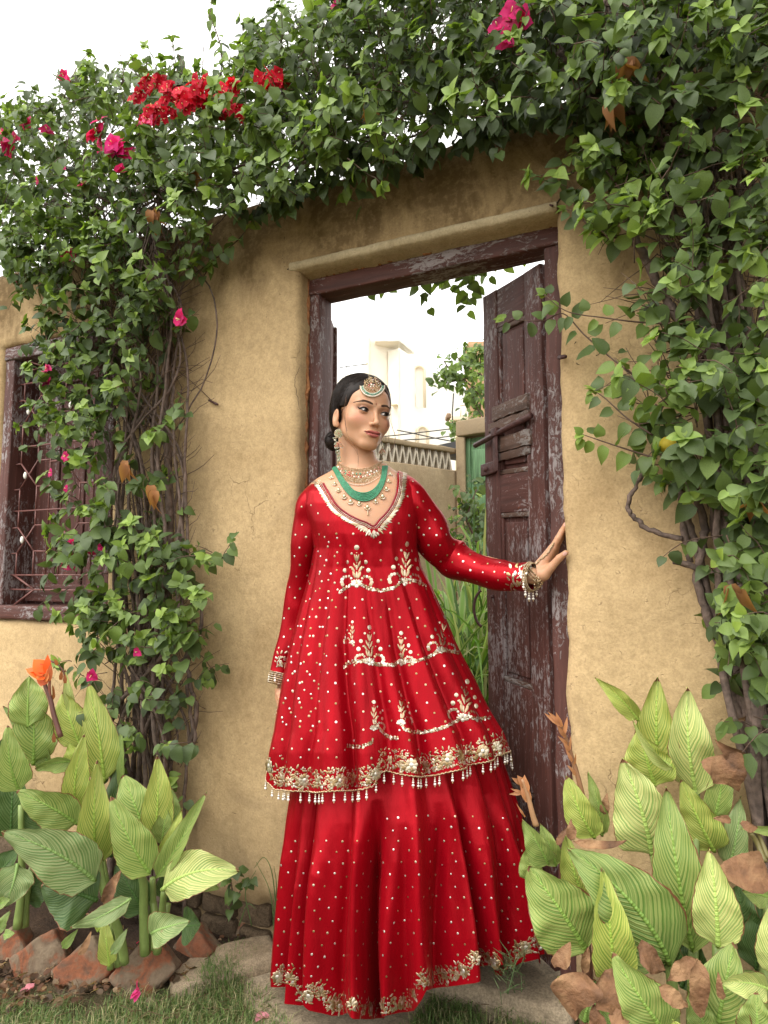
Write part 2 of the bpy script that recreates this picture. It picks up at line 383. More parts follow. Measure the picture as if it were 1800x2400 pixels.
for i in range(nx - 1):
    for j in range(nz - 1):
        if not keep[i, j]: continue
        for di, dj, e in ((-1, 0, (i, j + 1, i, j)), (1, 0, (i + 1, j, i + 1, j + 1)), (0, -1, (i, j, i + 1, j)), (0, 1, (i + 1, j + 1, i, j + 1))):
            ii, jj = i + di, j + dj
            if not (0 <= ii < nx - 1 and 0 <= jj < nz - 1) or not keep[ii, jj]:
                edge(*e)
        F.append((bk(i, j), bk(i, j + 1), bk(i + 1, j + 1), bk(i + 1, j)))
wall = empty('garden_wall', ((DX0 + DX1) / 2, 0.13, 0), 'ochre mud plaster garden wall with stained top holding the doorway and window', 'wall')
link('plaster', rawmesh('plaster', np.array(Vl), np.array(F), M_plaster), wall)
# projecting plaster lip over the door (drip edge) and its lighter underside
a = Acc()
xs = np.linspace(DX0 - 0.03, DX1 + 0.004, 60); prof = [(0.012, 0.016), (-0.004, 0.015), (-0.009, 0.008), (-0.008, -0.007), (-0.001, -0.013), (0.03, -0.017), (0.07, -0.021)]
Vq = []
for x in xs:
    jz = 0.004 * noise.noise(Vector((x * 14, 2, 2))) + 0.0025 * noise.noise(Vector((x * 60, 2, 2)))
    for (yy, zz) in prof: Vq.append((x, yy + jz * .7, DZ + zz + jz))
a.add(Vq, grid_faces(len(xs), len(prof))[:, ::-1]); a.build('plaster_lip', M_lip, wall)
# the crack line above the lip and long cracks in the plaster: thin tubes on the surface, the cracks' shade put into their dark colour
M_crack = simple('crack_shade', (0.05, 0.032, 0.018), 1.0)
def crack(pts, r=0.0016, n=9, j=0.004):
    q = [W(*p) for p in pts]; q = smooth_path(np.array(q), n); q[:, 1] = 0.0
    for i in range(len(q)):
        q[i, 0] += np.random.normal(0, j) * .5; q[i, 2] += np.random.normal(0, j) * .5
        x, z = q[i, 0], q[i, 2]; q[i, 1] = 0.010 * noise.noise(Vector((x * 1.7, 0, z * 1.7))) + 0.005 * noise.noise(Vector((x * 7, 3, z * 7))) + 0.0015
    c = Acc(); tube(c, q, np.random.uniform(0.5, 1.2, len(q)) * r, 5); c.build('crack', M_crack, wall)
crack([(672, 632), (800, 598), (960, 556), (1080, 535), (1200, 502), (1290, 482), (1312, 465)], 0.0022)
crack([(655, 520), (668, 548), (662, 590), (668, 628)], 0.0018); crack([(625, 500), (604, 560), (600, 585)], 0.0009)
crack([(1345, 805), (1375, 790), (1420, 800), (1400, 835)], 0.0022); crack([(1352, 850), (1390, 870), (1430, 900)], 0.0014)
crack([(480, 1888), (520, 1895), (580, 1918)], 0.0012); crack([(605, 1830), (612, 1860), (606, 1885)], 0.001)
crack([(520, 2075), (560, 2070), (640, 2082)], 0.002); crack([(700, 860), (690, 900), (702, 960)], 0.0008)
# small holes / nail with wire
c = Acc(); tube(c, [W(395, 852, -.004), W(450, 895, -.008), W(505, 947, -0.006)], 0.0012, 5); tube(c, [W(490, 938, 0.0), W(510, 948, -.02)], 0.004, 6); c.build('nail_wire', M_iron, wall)
c = Acc(); tube(c, [W(1281, 478, 0.01), W(1295, 482, -.02)], 0.003, 5); tube(c, [W(1310, 838, 0.0), W(1325, 836, -.03)], 0.006, 5); c.build('iron_peg', M_iron, wall)
# footing stones showing under the plaster
M_foot = soil_mat('footing_stone', (0.10, 0.07, 0.045), (0.17, 0.12, 0.075), (0.24, 0.17, 0.11), 1.0, 0.95, 0.9)
x = XMIN + 0.1; k = 0
while x < DX0 - 0.02:
    wd = U(0.11, 0.2); x2 = min(x + wd, DX0 - 0.008)
    if x2 - x > 0.04:
        for (z0, z1) in ((-0.03, 0.062), (0.072, 0.135)):
            V_, F_ = rough_box(x, x2 - 0.012, 0.004 + U(0, .008), 0.12, z0, z1 + U(-.006, .004), 0.03, 0.014, 0.008, 18, k * 3.1)
            link('footing_stone', rawmesh('footing_stone', V_, F_, M_foot), wall); k += 1
    x = x2

# ------------------------------------------------------------------ doorway: frame, sill, leaves
FT = 0.068                                     # frame face behind the plaster face
frame = empty('door_frame', ((DX0 + DX1) / 2, FT + 0.05, 0), 'peeling maroon timber door frame set in the doorway', 'door frame')
JL0, JL1 = DX0 + 0.002, W(746, 1000, FT)[0]; JR0, JR1 = W(1283, 1000, FT)[0], DX1 + 0.010
HZ1 = DZ - 0.018; HZ0 = HZ1 - 0.056
def part_box(name, b, mt, parent, **kw):
    V_, F_ = rough_box(*b, **kw); return link(name, rawmesh(name, V_, F_, mt), parent)
part_box('jamb', (JL0, JL1, FT, FT + 0.085, 0.02, HZ0 + 0.002), M_woodold, frame, step=.03, bev=.007, amp=.004, frq=9, seed=1)
part_box('jamb', (JR0, JR1, FT, FT + 0.085, 0.02, HZ0 + 0.002), M_woodold, frame, step=.03, bev=.007, amp=.004, frq=9, seed=2)
part_box('lintel', (JL0 - .004, JR1, FT - 0.004, FT + 0.09, HZ0, HZ1), M_woodh, frame, step=.03, bev=.008, amp=.004, frq=9, seed=5)
# crumbled orange mortar along the lintel top and down the jambs
a = Acc()
for (p, q, n) in (((JL0, FT - .004, HZ1 + .006), (JR1 - .01, FT - .004, HZ1 + .006), 70), ((JL0 - .004, FT - .003, 0.2), (JL0 - .004, FT - .003, HZ1), 90)):
    pts = np.linspace(p, q, n) + np.random.normal(0, .0022, (n, 3)); tube(a, pts, np.random.uniform(.004, .010, n), 6)
a.build('mortar_joint', M_mortar, frame)
sill = empty('door_step', ((DX0 + DX1) / 2, 0.1, 0), 'low worn stone step across the doorway under the red skirt', 'step')
V_, F_ = rough_box(DX0 + .01, DX1 - .01, 0.02, 0.42, -0.02, 0.07, .04, .015, .006, 8, 4)
link('slab', rawmesh('slab', V_, F_, M_path), sill)

def leaf_local(o, hinge, direction, name, label, width, height, z0, thick, simple_=False):
    """door leaf standing at hinge, its width running along direction; face toward the opening's outside"""
    d = nrm(direction); n = np.array([d[1], -d[0], 0])      # visible face normal
    if (CAM - hinge) @ n < 0: n = -n
    M = Matrix(((d[0], -n[0], 0, hinge[0]), (d[1], -n[1], 0, hinge[1]), (0, 0, 1, z0), (0, 0, 0, 1)))
    root = bpy.data.objects.new(name, None); COL.objects.link(root); root.matrix_world = M; root.empty_display_size = .05
    prop(root, label, 'door leaf')
    def pb(nm, b, mt, **kw):
        V_, F_ = rough_box(*b, **kw); ob = bpy.data.objects.new(nm, rawmesh(nm, V_, F_, mt)); COL.objects.link(ob); ob.parent = root
        return ob
    return root, pb, M
H = P(1277, 1200, 1.885); Fr = P(1138, 1200, 2.20); dr = (Fr - H) * np.array([1, 1, 0]); LW = np.linalg.norm(dr)
H[2] = 0; z0 = 0.09; LH = 2.062 - z0
rleaf, pb, MR = leaf_local(None, H, dr, 'door_leaf', 'right maroon panelled door leaf swung inward with iron bolt and ring handle', LW, LH, z0, .035)
def skew(ob, amt=0.03):   # the old leaf sags: its free edge stands a little proud at the top
    for v in ob.data.vertices:
        v.co.z += amt * (v.co.x / LW) * min(1, max(0, v.co.z / LH))
s1, s2 = 0.085, LW - 0.088
for ob in (pb('stile', (0.0, s1, 0, .036, 0, LH), M_woodold, step=.03, bev=.004, amp=.0022, frq=12, seed=7),
           pb('stile', (s2, LW, 0, .036, 0, LH), M_woodv, step=.03, bev=.004, amp=.0022, frq=12, seed=8)): skew(ob)
rails = [(0, .12), (0.43, 0.72), (1.24, 1.36), (LH - .13, LH)]
for (a0, a1) in rails: skew(pb('rail', (s1 + .001, s2 - .001, 0.003, .034, a0, a1), M_woodh if a0 > 1 else M_woodv, step=.03, bev=.004, amp=.002, frq=12, seed=a0 * 7))
for i in range(3):
    z_a, z_b = rails[i][1], rails[i + 1][0]
    skew(pb('panel', (s1, s2, 0.016, .026, z_a - .004, z_b + .004), M_woodv, step=.04, bev=.002, amp=.0015, frq=14, seed=i * 5))
    if z_b - z_a > .2:
        skew(pb('raised_field', (s1 + .022, s2 - .022, 0.007, .017, z_a + .03, z_b - .03), M_woodv, step=.04, bev=.004, amp=.0015, frq=14, seed=i * 9))
    for (b0, b1) in ((z_a, z_a + .016), (z_b - .016, z_b)): skew(pb('moulding', (s1 + .002, s2 - .002, 0.004, .018, b0, b1), M_woodraw, step=.04, bev=.004, amp=.0015, frq=14, seed=b0 * 9))
    for (b0, b1) in ((s1, s1 + .012), (s2 - .012, s2)): skew(pb('moulding', (b0 + .0015, b1 - .0015, 0.005, .018, z_a + .016, z_b - .016), M_woodold, step=.04, bev=.003, amp=.0012, frq=14, seed=b0 * 9))
# repair boards, bolt, hasp and ring handle on the leaf
def pbt(nm, zc, h, tilt, x0, x1, y0, y1, mt, seed):
    ob = pb(nm, (x0, x1, y0, y1, -h / 2, h / 2), mt, step=.012, bev=.0018, amp=.0035, frq=45, seed=seed)
    for v in ob.data.vertices: v.co.z += zc + tilt * (v.co.x - x0)
LZ = lambda py: P(1200, py, 2.05)[2] - z0
pbt('repair_board', LZ(960), .046, .02, s1 - .02, s2 + .02, -.012, .004, M_woodraw, 3)
pbt('repair_board', LZ(990), .030, .02, s1 - .02, s2 + .05, -.008, .004, M_woodraw, 4)
pbt('repair_board', LZ(1040), .048, .03, s1 - .03, s2 - .0, -.010, .004, M_woodraw, 5)
pbt('repair_board', LZ(1068), .026, .02, s1 - .02, s2 - .0, -.006, .004, M_woodraw, 6)
def ltube(nm, pts, r, ns=8, k=0, mt=None):
    a = Acc(); tube(a, pts, r, ns, k); ob = bpy.data.objects.new(nm, a.mesh(nm, mt or M_iron)); COL.objects.link(ob); ob.parent = root_; return ob
root_ = rleaf
zb = LZ(1008)
ltube('bolt', [(s1 - .055, -.02, zb + .012), (LW * .6, -.02, zb - .002), (LW + .028, -.02, zb - .016)], .0095)
a = Acc(); a.add(*[*rough_box(s2 - .030, s2 - .004, -.024, -.016, zb - .125, zb + .004, .02, .004, .001, 20, 2)]); a.add(*rough_box(s2 - .034, s2, -.030, -.010, zb - .012, zb + .016, .02, .004, .001, 20, 2))
ob = bpy.data.objects.new('hasp', a.mesh('hasp', M_iron)); COL.objects.link(ob); ob.parent = rleaf
a = Acc(); a.add(*rough_box(s2 + .01, LW + .006, -.014, .0, zb - .125, zb - .085, .02, .004, .001, 20, 2)); tube(a, [(LW - .03, -.02, zb - .105), (LW - .03, -.002, zb - .105)], .009, 8)
ob = bpy.data.objects.new('staple_plate', a.mesh('staple_plate', M_iron)); COL.objects.link(ob); ob.parent = rleaf
th = np.linspace(-1.25, 1.25, 14); zc = LZ(1432)
ltube('ring_handle', [(LW + .012 + .018 * math.cos(t) - 0.02, -.012 - .03 * math.cos(t), zc + .062 * math.sin(t)) for t in th], .0045, 8)
ltube('pull_stud', [(LW - .045, -.002, zc + .04), (LW - .045, -.010, zc + .04)], .006)

Hl = P(757, 1200, 2.235); Fl = P(780, 1200, 2.46); dl = (Fl - Hl) * np.array([1, 1, 0]); LWl = np.linalg.norm(dl); Hl[2] = 0
lleaf, pb, ML = leaf_local(None, Hl, dl, 'door_leaf', 'left maroon door leaf swung far inward beside the left jamb, seen on edge', LWl, LH - .06, z0, .035)
LH2 = LH + .03
pb('stile', (0.0, .07, 0, .036, 0, LH2), M_woodold, step=.04, bev=.004, amp=.0015, frq=12, seed=17)
pb('stile', (LWl - .075, LWl, 0, .036, 0, LH2), M_woodv, step=.04, bev=.004, amp=.0015, frq=12, seed=18)
for (a0, a1) in rails: pb('rail', (.071, LWl - .076, 0.003, .034, min(a0, LH2 - .13), min(a1, LH2)), M_woodv, step=.04, bev=.004, amp=.0015, frq=12, seed=a0 * 3)
for i in range(3): pb('panel', (.07, LWl - .075, 0.014, .026, rails[i][1] - .004, min(rails[i + 1][0] + .004, LH2 - .12)), M_woodv, step=.05, bev=.002, amp=.0015, frq=14, seed=i * 5)
pb('edge_strip', (LWl - .012, LWl + .012, -.012, .04, .05, LH2 - .32), M_woodold, step=.04, bev=.003, amp=.0015, frq=12, seed=21)
pb('edge_strip', (LWl - .012, LWl + .012, -.012, .04, LH2 - .30, LH2 - .01), M_woodold, step=.04, bev=.003, amp=.0015, frq=12, seed=22)

# ------------------------------------------------------------------ window
win = empty('window', ((WX0 + WX1) / 2, 0.05, WZ0), 'maroon shuttered window with a patterned iron grille and white studs', 'window')
fw = 0.056
part_box('frame_side', (WX0 + .002, WX0 + fw, 0.012, .168, WZ0 + fw, WZ1 - fw), M_woodold, win, step=.03, bev=.006, amp=.003, frq=9, seed=31)
part_box('frame_side', (WX1 - fw, WX1 - .002, 0.012, .168, WZ0 + fw, WZ1 - fw), M_woodv, win, step=.03, bev=.006, amp=.003, frq=9, seed=32)
part_box('frame_head', (WX0 + .002, WX1 - .002, 0.006, .17, WZ1 - fw, WZ1 - .002), M_woodh, win, step=.03, bev=.007, amp=.004, frq=9, seed=33)
part_box('frame_sill', (WX0 - .008, WX1 + .002, -0.012, .17, WZ0 + .002, WZ0 + fw), M_woodh, win, step=.03, bev=.01, amp=.004, frq=9, seed=34)
n = 7; xs_ = np.linspace(WX0 + fw, WX1 - fw, n + 1)
for i in range(n):
    part_box('shutter_board', (xs_[i] + .0015, xs_[i + 1] - .0015, .135 - .006 * (i % 2), .155, WZ0 + fw, WZ1 - fw), M_woodold if i in (1, 4) else M_woodv, win, step=.05, bev=.004, amp=.0015, frq=12, seed=40 + i)
for zz in (WZ0 + fw + .045, WZ1 - fw - .06): part_box('shutter_rail', (WX0 + fw, WX1 - fw, .112, .1285, zz - .035, zz + .035), M_woodh, win, step=.05, bev=.004, amp=.0015, frq=12, seed=50 + zz)
def wz(zx, zy): return W(zx / 3.35, 820 + zy / 3.35, .045)
p0 = wz(98, 512); p1 = wz(415, 512); PER = p1[0] - p0[0]
zr = {k: wz(55, v)[2] for k, v in dict(a=195, b=295, c=780, d=1273, e=1768, f=1880).items()}
gxl, gxr = WX0 + fw - .003, WX1 - fw + .003
def bar(p, q, r=.0034, nm='grille_bar'):
    c = Acc(); tube(c, [(p[0], .045, p[1]), (q[0], .045, q[1])], r, 6); c.build(nm, M_ironbar, win)
for k in zr: bar((gxl, zr[k]), (gxr, zr[k]), .0036)
zb_, ze_ = zr['b'], zr['e']; X0 = p0[0]
for col in range(4):
    x = X0 + col * PER
    if x < gxr: bar((x, zb_), (x, ze_))
    xa, xk, xb = x + .29 * PER, x + .45 * PER, x + .70 * PER
    if xb > gxr: continue
    cells = [(zb_, zr['c']), (zr['c'], zr['d']), (zr['d'], ze_)]
    for (zt, zbm) in cells:
        h = zt - zbm; zk = zt - .455 * h
        for (xx, s) in ((xa, -1), (xb, 1)):
            z_a = zt - .26 * h + (.03 * h if s > 0 else 0); z_b = zt - .66 * h + (.03 * h if s > 0 else 0)
            bar((xx, zt), (xx, z_a)); bar((xx, z_b), (xx, zbm))
            xo = x if s < 0 else x + PER
            bar((xo, z_a - .01 * h), (xx, z_a)); bar((xo, z_b - .01 * h), (xx, z_b))
        bar((xa, zt - .26 * h), (xb, zt - .63 * h)); bar((xb, zt - .23 * h), (xa, zt - .66 * h))
        # white oval stud
        t_, f_ = np.linspace(0, math.pi, 9), np.linspace(0, 2 * math.pi, 14, endpoint=False)
        Vs = np.array([[(.0088 * math.sin(a_) * math.cos(b_)), -.006 * math.cos(a_) if False else .006 * math.cos(a_), .0150 * math.sin(a_) * math.sin(b_)] for a_ in t_ for b_ in f_])
        Vs += np.array([xk, .036, zk]); c = Acc(); c.add(Vs, grid_faces(9, 14, True)); c.build('grille_stud', M_white, win)
bar((X0 + .25 * PER, ze_), (X0 + .75 * PER, zr['f']), .0042); bar((X0 + .75 * PER, zr['f']), (X0 + .3 * PER, WZ0 + fw), .0042)
bar((X0 + .3 * PER, WZ1 - fw), (X0 + .8 * PER, zr['a']), .0042)
link_ = None
# dark room behind the doorless part of the wall is not seen; the window's shutters close it

# ------------------------------------------------------------------ path and step in front of the door
pp = [G(560, 2270), G(640, 2225), G(800, 2190), G(1000, 2170), G(1240, 2180), G(1300, 2225), G(1190, 2252), G(1070, 2305), G(985, 2390), G(900, 2500), G(720, 2560), G(620, 2450), G(555, 2350)]
c0 = sum(pp) / len(pp); q = smooth_path(np.array(pp + [pp[0]]), 6)[:-1]; Vp = [np.array([c0[0], c0[1], 0.022])]; rings = [0.4, 0.75, 0.93, 1.0]
for r in rings:
    for p in q:
        d = p - c0; s = r * (1 + .02 * noise.noise(Vector((p[0] * 9, p[1] * 9, 0)))); Vp.append(np.array([c0[0] + d[0] * s, c0[1] + d[1] * s, {0.4: .022, .75: .021, .93: .018, 1.0: -.012}[r] + .003 * gnoise(p[0], p[1], 6)]))
nq = len(q); F = [(0, 1 + k, 1 + (k + 1) % nq) for k in range(nq)]
for r in range(3):
    for k in range(nq): a_, b_, c_, d_ = 1 + r * nq + k, 1 + r * nq + (k + 1) % nq, 1 + (r + 1) * nq + (k + 1) % nq, 1 + (r + 1) * nq + k; F += [(a_, d_, c_), (a_, c_, b_)]
o = link('path', rawmesh('path', np.array(Vp), np.array(F), M_path)); prop(o, kind='structure')
# soil bed along the wall foot
bp = [G(-500, 2240), G(0, 2290), G(120, 2300), G(260, 2310), G(400, 2300), G(520, 2250), G(640, 2200)]
Vb = []; nb = 0
for i, p in enumerate(smooth_path(np.array(bp), 8)):
    for k in range(14):
        s = k / 13; y = p[1] + (0.02 - p[1]) * s; x = p[0] - .25 * s * (p[0] > -1.2) * 0
        Vb.append((x, y, (-.012 if k == 0 else .022) + .03 * math.sin(s * 3.14) * .6 + .012 * gnoise(x, y, 9) + .006 * gnoise(x, y, 31)))
    nb += 1
o = link('flower_bed_soil', rawmesh('flower_bed_soil', np.array(Vb), grid_faces(nb, 14), M_bed)); prop(o, kind='structure')
bp = [W(1322, 2400) * 0 + np.array([DX1 + .0, -.12, 0]), np.array([DX1 + .2, -.55, 0]), np.array([.6, -.75, 0]), np.array([1.7, -.8, 0])]
Vb = []; nb = 0
for i, p in enumerate(smooth_path(np.array(bp), 8)):
    for k in range(14):
        s = k / 13; y = p[1] + (0.02 - p[1]) * s; x = p[0]
        Vb.append((x, y, (-.012 if k == 0 else .022) + .02 * math.sin(s * 3.14) + .012 * gnoise(x, y, 9) + .006 * gnoise(x, y, 31)))
    nb += 1
o = link('flower_bed_soil', rawmesh('flower_bed_soil', np.array(Vb), grid_faces(nb, 14), M_bed)); prop(o, kind='structure')
# ------------------------------------------------------------------ yard behind the doorway
def wallbox(p, q, z0, z1, th, name, mt, parent, bev=.01):
    """vertical slab whose face runs p->q (plan points), thickness th away from the camera"""
    p = np.array(p[:2]); q = np.array(q[:2]); L = np.linalg.norm(q - p); d = (q - p) / L; n = np.array([-d[1], d[0]])
    if (p - CAM[:2]) @ n < 0: n = -n
    V_, F_ = rough_box(0, L, 0, th, z0, z1, max(.05, L / 60), bev, bev * .5, 6, p[0])
    V2 = V_.copy(); V2[:, 0] = p[0] + V_[:, 0] * d[0] + V_[:, 1] * n[0]; V2[:, 1] = p[1] + V_[:, 0] * d[1] + V_[:, 1] * n[1]
    if d[0] * n[1] - d[1] * n[0] < 0: F_ = F_[:, ::-1]
    return link(name, rawmesh(name, V2, F_, mt), parent), d, n
M_cw = plaster_mat('old_compound_plaster', (0.44, 0.34, 0.22), (0.34, 0.25, 0.155), (0.20, 0.155, 0.10), zt=2.2)
A_ = P(905, 1100, 4.25); B_ = P(1072, 1100, 4.65); d_ = nrm((B_ - A_) * [1, 1, 0]); A0 = A_ - d_ * 1.5
cw = empty('compound_wall', (A0[0], A0[1], 0), 'tan boundary wall topped with a zigzag concrete parapet behind the doorway', 'wall')
zt = P(1000, 1093, 4.47)[2]; wallbox(A0, B_, -.02, zt, .14, 'wall_face', M_cw, cw)
M_zig = simple('pale_concrete', (0.52, 0.46, 0.37), .9, 0, 30, .2, .5)
hz = .125; L_ = np.linalg.norm(((B_ - A0) * [1, 1, 0])); nzg = int(L_ / .060)
nv_ = np.array([-d_[1], d_[0], 0]); nv_ = nv_ if (A0 - CAM) @ nv_ > 0 else -nv_
me_z = None
for k in range(nzg):
    if k < 8: continue
    if me_z is None:
        a = Acc()
        for (x0, x1) in ((.003, .030), (.057, .030)):
            a.add(np.array([[x0 - .007, 0, 0.0], [x0 + .007, 0, 0], [x0 + .007, .1, 0], [x0 - .007, .1, 0], [x1 - .007, 0, hz], [x1 + .007, 0, hz], [x1 + .007, .1, hz], [x1 - .007, .1, hz]]), BOXF)
        me_z = a.mesh('zigzag_block', M_zig, smooth=False)
    o = bpy.data.objects.new('zigzag_block', me_z); COL.objects.link(o); o.parent = cw
    p = A0 + d_ * (k * .060) + nv_ * .012; wm = Matrix(((d_[0], nv_[0], 0, p[0]), (d_[1], nv_[1], 0, p[1]), (0, 0, 1, zt - .001), (0, 0, 0, 1)))
    o.matrix_parent_inverse = pinv(cw); o.matrix_basis = wm
wallbox(A0, B_, zt + hz - .002, zt + hz + .035, .13, 'coping', M_cw, cw)
# pillar with the green yard door
pl = P(1068, 1100, 4.62); pr_ = P(1090, 1100, 4.60); pe = P(1230, 1100, 4.35)
gd = empty('gate_pillar', (pl[0], pl[1], 0), 'tan plaster gate pier and lintel around the green yard door', 'gate pier')
ztop = P(1090, 985, 4.6)[2]; zdo = P(1090, 1021, 4.6)[2]
wallbox(pl, pr_, -.02, zdo - .002, .25, 'pier', M_cw, gd); wallbox(pl, pe, zdo, ztop, .25, 'lintel', M_cw, gd)
M_green = wood_mat('green_paint', (0.12, 0.235, 0.115), (0.26, 0.32, 0.2), .5)
g2 = empty('green_door', (pr_[0], pr_[1], 0), 'weathered green panelled wooden door in the far gate pier', 'door')
q0 = pr_ + nrm(pe - pr_) * .012; off = np.array([FWD[0], FWD[1], 0]) * .06
wallbox(q0 + off, pe + off, 0, zdo - .01, .04, 'door_board', M_green, g2, .004)
dd = nrm((pe - pr_) * [1, 1, 0]); LL = np.linalg.norm(((pe - q0) * [1, 1, 0])); off2 = off - np.array([FWD[0], FWD[1], 0]) * .018
for k in range(6):
    za = .12 + k * .325
    for (s0, s1_) in ((.05, .20), (.25, .40)):
        wallbox(q0 + off2 + dd * s0, q0 + off2 + dd * s1_, za + .04, za + .27, .02, 'door_panel', M_green, g2, .008)
for (s0, s1_) in ((.0, .035),): wallbox(q0 + off2 + dd * s0, q0 + off2 + dd * s1_, 0, zdo - .012, .02, 'door_stile', M_green, g2, .004)
# old stone steps and wash stone beside the gate
st = P(1000, 1300, 4.3); stp = empty('yard_steps', (st[0], st[1], 0), 'grey brown stone steps at the foot of the boundary wall', 'steps')
for k in range(5):
    p = P(1040 + 4 * k, 1330, 4.15 + .09 * k); V_, F_ = rough_box(p[0] - .28, p[0] + .4, p[1] - .1, p[1] + .35, .0 + k * .165, .16 + k * .165, .05, .012, .008, 9, k)
    link('step', rawmesh('step', V_, F_, M_foot), stp)
# ------------------------------------------------------------------ pale houses beyond
M_house = simple('cream_render', (0.93, 0.90, 0.82), .85, 0, 1.5, .03); M_house2 = simple('cream_trim', (0.84, 0.74, 0.56), .85, 0, 2, .08); M_houseside = simple('cream_side', (0.92, 0.87, 0.77), .85, 0, 2, .04)
M_glassdark = simple('shaded_recess', (0.30, 0.25, 0.2), .7)
def hbox(name, x0, x1, Z, ytop, zb, th, parent, mt=M_house, dz=0.0):
    """facade seen between two pixel columns at distance Z, receding dz metres to the right"""
    p = P(x0, 1300, Z); q = P(x1, 1300, Z + dz); z1 = P(x0, ytop, Z)[2]
    return wallbox(p, q, zb, z1, th, name, mt, parent, .02)
HZ = 14.0
h1 = P(900, 1340, HZ); hs1 = empty('cream_house', (h1[0], h1[1], 0), 'sunlit cream house with arched windows and a rooftop tank room', 'house')
hbox('wing_wall', 780, 862, HZ + .4, 874, 0, .3, hs1, M_house)
hbox('side_wall', 866, 938, HZ - .1, 792, 0, .3, hs1, M_houseside, .5)
hbox('main_wall', 939, 1110, HZ, 816, 0, .3, hs1, M_house, 4.0)
hbox('corner_pier', 858, 866, HZ - .3, 786, 0, .25, hs1, M_house2)
hbox('corner_pier', 934, 939, HZ - .3, 815, 0, .2, hs1, M_house2)
V_ = P(876, 812, HZ)[2]
hbox('tank_room', 878, 938, HZ - .2, 770, P(900, 808, HZ)[2], .8, hs1, M_houseside); hbox('tank_room', 939, 975, HZ - .1, 772, P(950, 805, HZ)[2], .8, hs1, M_house, .8)
hbox('cornice', 930, 1040, HZ - .15, 946, P(930, 951, HZ)[2], .15, hs1, M_house2, 3.0)
def arch(xc, wpx, yt, yb, Z, par):
    p = P(xc - wpx / 2, 1300, Z); q = P(xc + wpx / 2, 1300, Z); c = (p + q) / 2; r = np.linalg.norm(q - p) / 2; zt_ = P(xc, yt, Z)[2]; zb__ = P(xc, yb, Z)[2]
    A2 = Acc(); d = nrm(q - p) * [1, 1, 0]
    pts = [c - d * r + UPV * (zb__ - c[2])] + [c + d * (-r * math.cos(t)) + UPV * (zt_ - r * 1.0 - c[2] + r * math.sin(t)) for t in np.linspace(0, math.pi, 12)] + [c + d * r + UPV * (zb__ - c[2])]
    tube(A2, pts, .035, 5); ob = A2.build('window_arch', M_house2, par)
    A3 = Acc(); n_ = len(pts); Vv = np.array(pts) + FWD * .05; A3.add(np.concatenate([Vv, [Vv.mean(0)]]), [(k, (k + 1) % n_, n_) for k in range(n_)]); A3.build('window_recess', M_houseside, par, False)
arch(985, 26, 858, 955, HZ + .7, hs1); arch(992, 26, 1000, 1060, HZ + .7, hs1)
for (x0, x1) in ((790, 850), (884, 930)):
    for yy in (930, 1000): hbox('window', x0 + 12, x0 + 30, HZ - .45, yy, P(x0, yy + 36, HZ)[2], .05, hs1, M_house2)
h2 = P(1100, 1340, 10.); hs2 = empty('low_house', (h2[0], h2[1], 0), 'low pale yellow house with a balcony rail beside the green door', 'house')
hbox('wall', 1076, 1200, 10.0, 978, 0, .4, hs2, simple('pale_yellow', (0.72, 0.60, 0.36), .85, 0, 2, .08)); hbox('parapet', 1058, 1200, 9.7, 972, P(1090, 986, 9.7)[2], .2, hs2, M_house2)
hbox('balcony_block', 1049, 1060, 9.2, 968, P(1050, 980, 9.2)[2], .2, hs2, simple('brown_block', (.28, .19, .12), .9))
a = Acc()
for k in range(9): x = 1080 + k * 12; tube(a, [P(x, 976, 9.6), P(x, 948, 9.6)], .008, 4)
tube(a, [P(1078, 950, 9.6), P(1200, 940, 9.6)], .01, 4); a.build('balcony_rail', M_house2, hs2)
M_wire = simple('dark_wire', (.05, .045, .04), .6)
def pole(px, y0, y1, Z, lab):
    a = Acc(); tube(a, [P(px, y0, Z), P(px - 1, (y0 + y1) / 2, Z), P(px + 2, y1, Z)], .008, 5); o = a.build('antenna_mast', M_wire); prop(o, lab, 'antenna')
pole(1061, 1010, 922, 7.0, 'thin dark rod rising beside the green door pier'); pole(861, 790, 735, HZ, 'thin pale mast on the corner of the cream house roof'); pole(812, 872, 826, HZ, 'short thin mast on the low wing roof left of the cream house')
def wire(ps, lab, r=.006):
    a = Acc(); tube(a, [P(*p) for p in ps], r, 5, 4); o = a.build('overhead_wire', M_wire); prop(o, lab, 'wire', 'wires strung behind the boundary wall')
wire([(780, 1030, 6.5), (910, 1022, 6.5), (990, 1013, 6.6), (1075, 1003, 6.8)], 'upper thin wire rising to the green door pier')
wire([(800, 1045, 6.5), (940, 1032, 6.5), (1010, 1028, 6.6), (1070, 1020, 6.8)], 'lower thin wire just above the zigzag parapet')
wire([(930, 1008, 6.5), (965, 1015, 6.5), (1020, 1027, 6.6), (1068, 1036, 6.8)], 'slanting thin wire crossing the two level ones')
wire([(795, 862, 13.), (830, 857, 13.), (862, 853, 13.)], 'faint wire on the low wing of the cream house', .01)
ta = P(990, 1052, 5.2); a = Acc(); a.add([P(985, 1052, 5.3), P(1068, 1034, 5.6), P(1070, 1062, 5.6), P(1040, 1060, 5.4), P(985, 1052, 5.3) + [0, .5, 0], P(1068, 1034, 5.6) + [0, .6, 0], P(1070, 1062, 5.6) + [0, .6, 0], P(1040, 1060, 5.4) + [0, .5, 0]], BOXF)
o = a.build('shed_roof', simple('black_sheet', (.03, .028, .028), .6), None, False); prop(o, 'dark sloping sheet roof peeping over the zigzag parapet', 'shed roof')
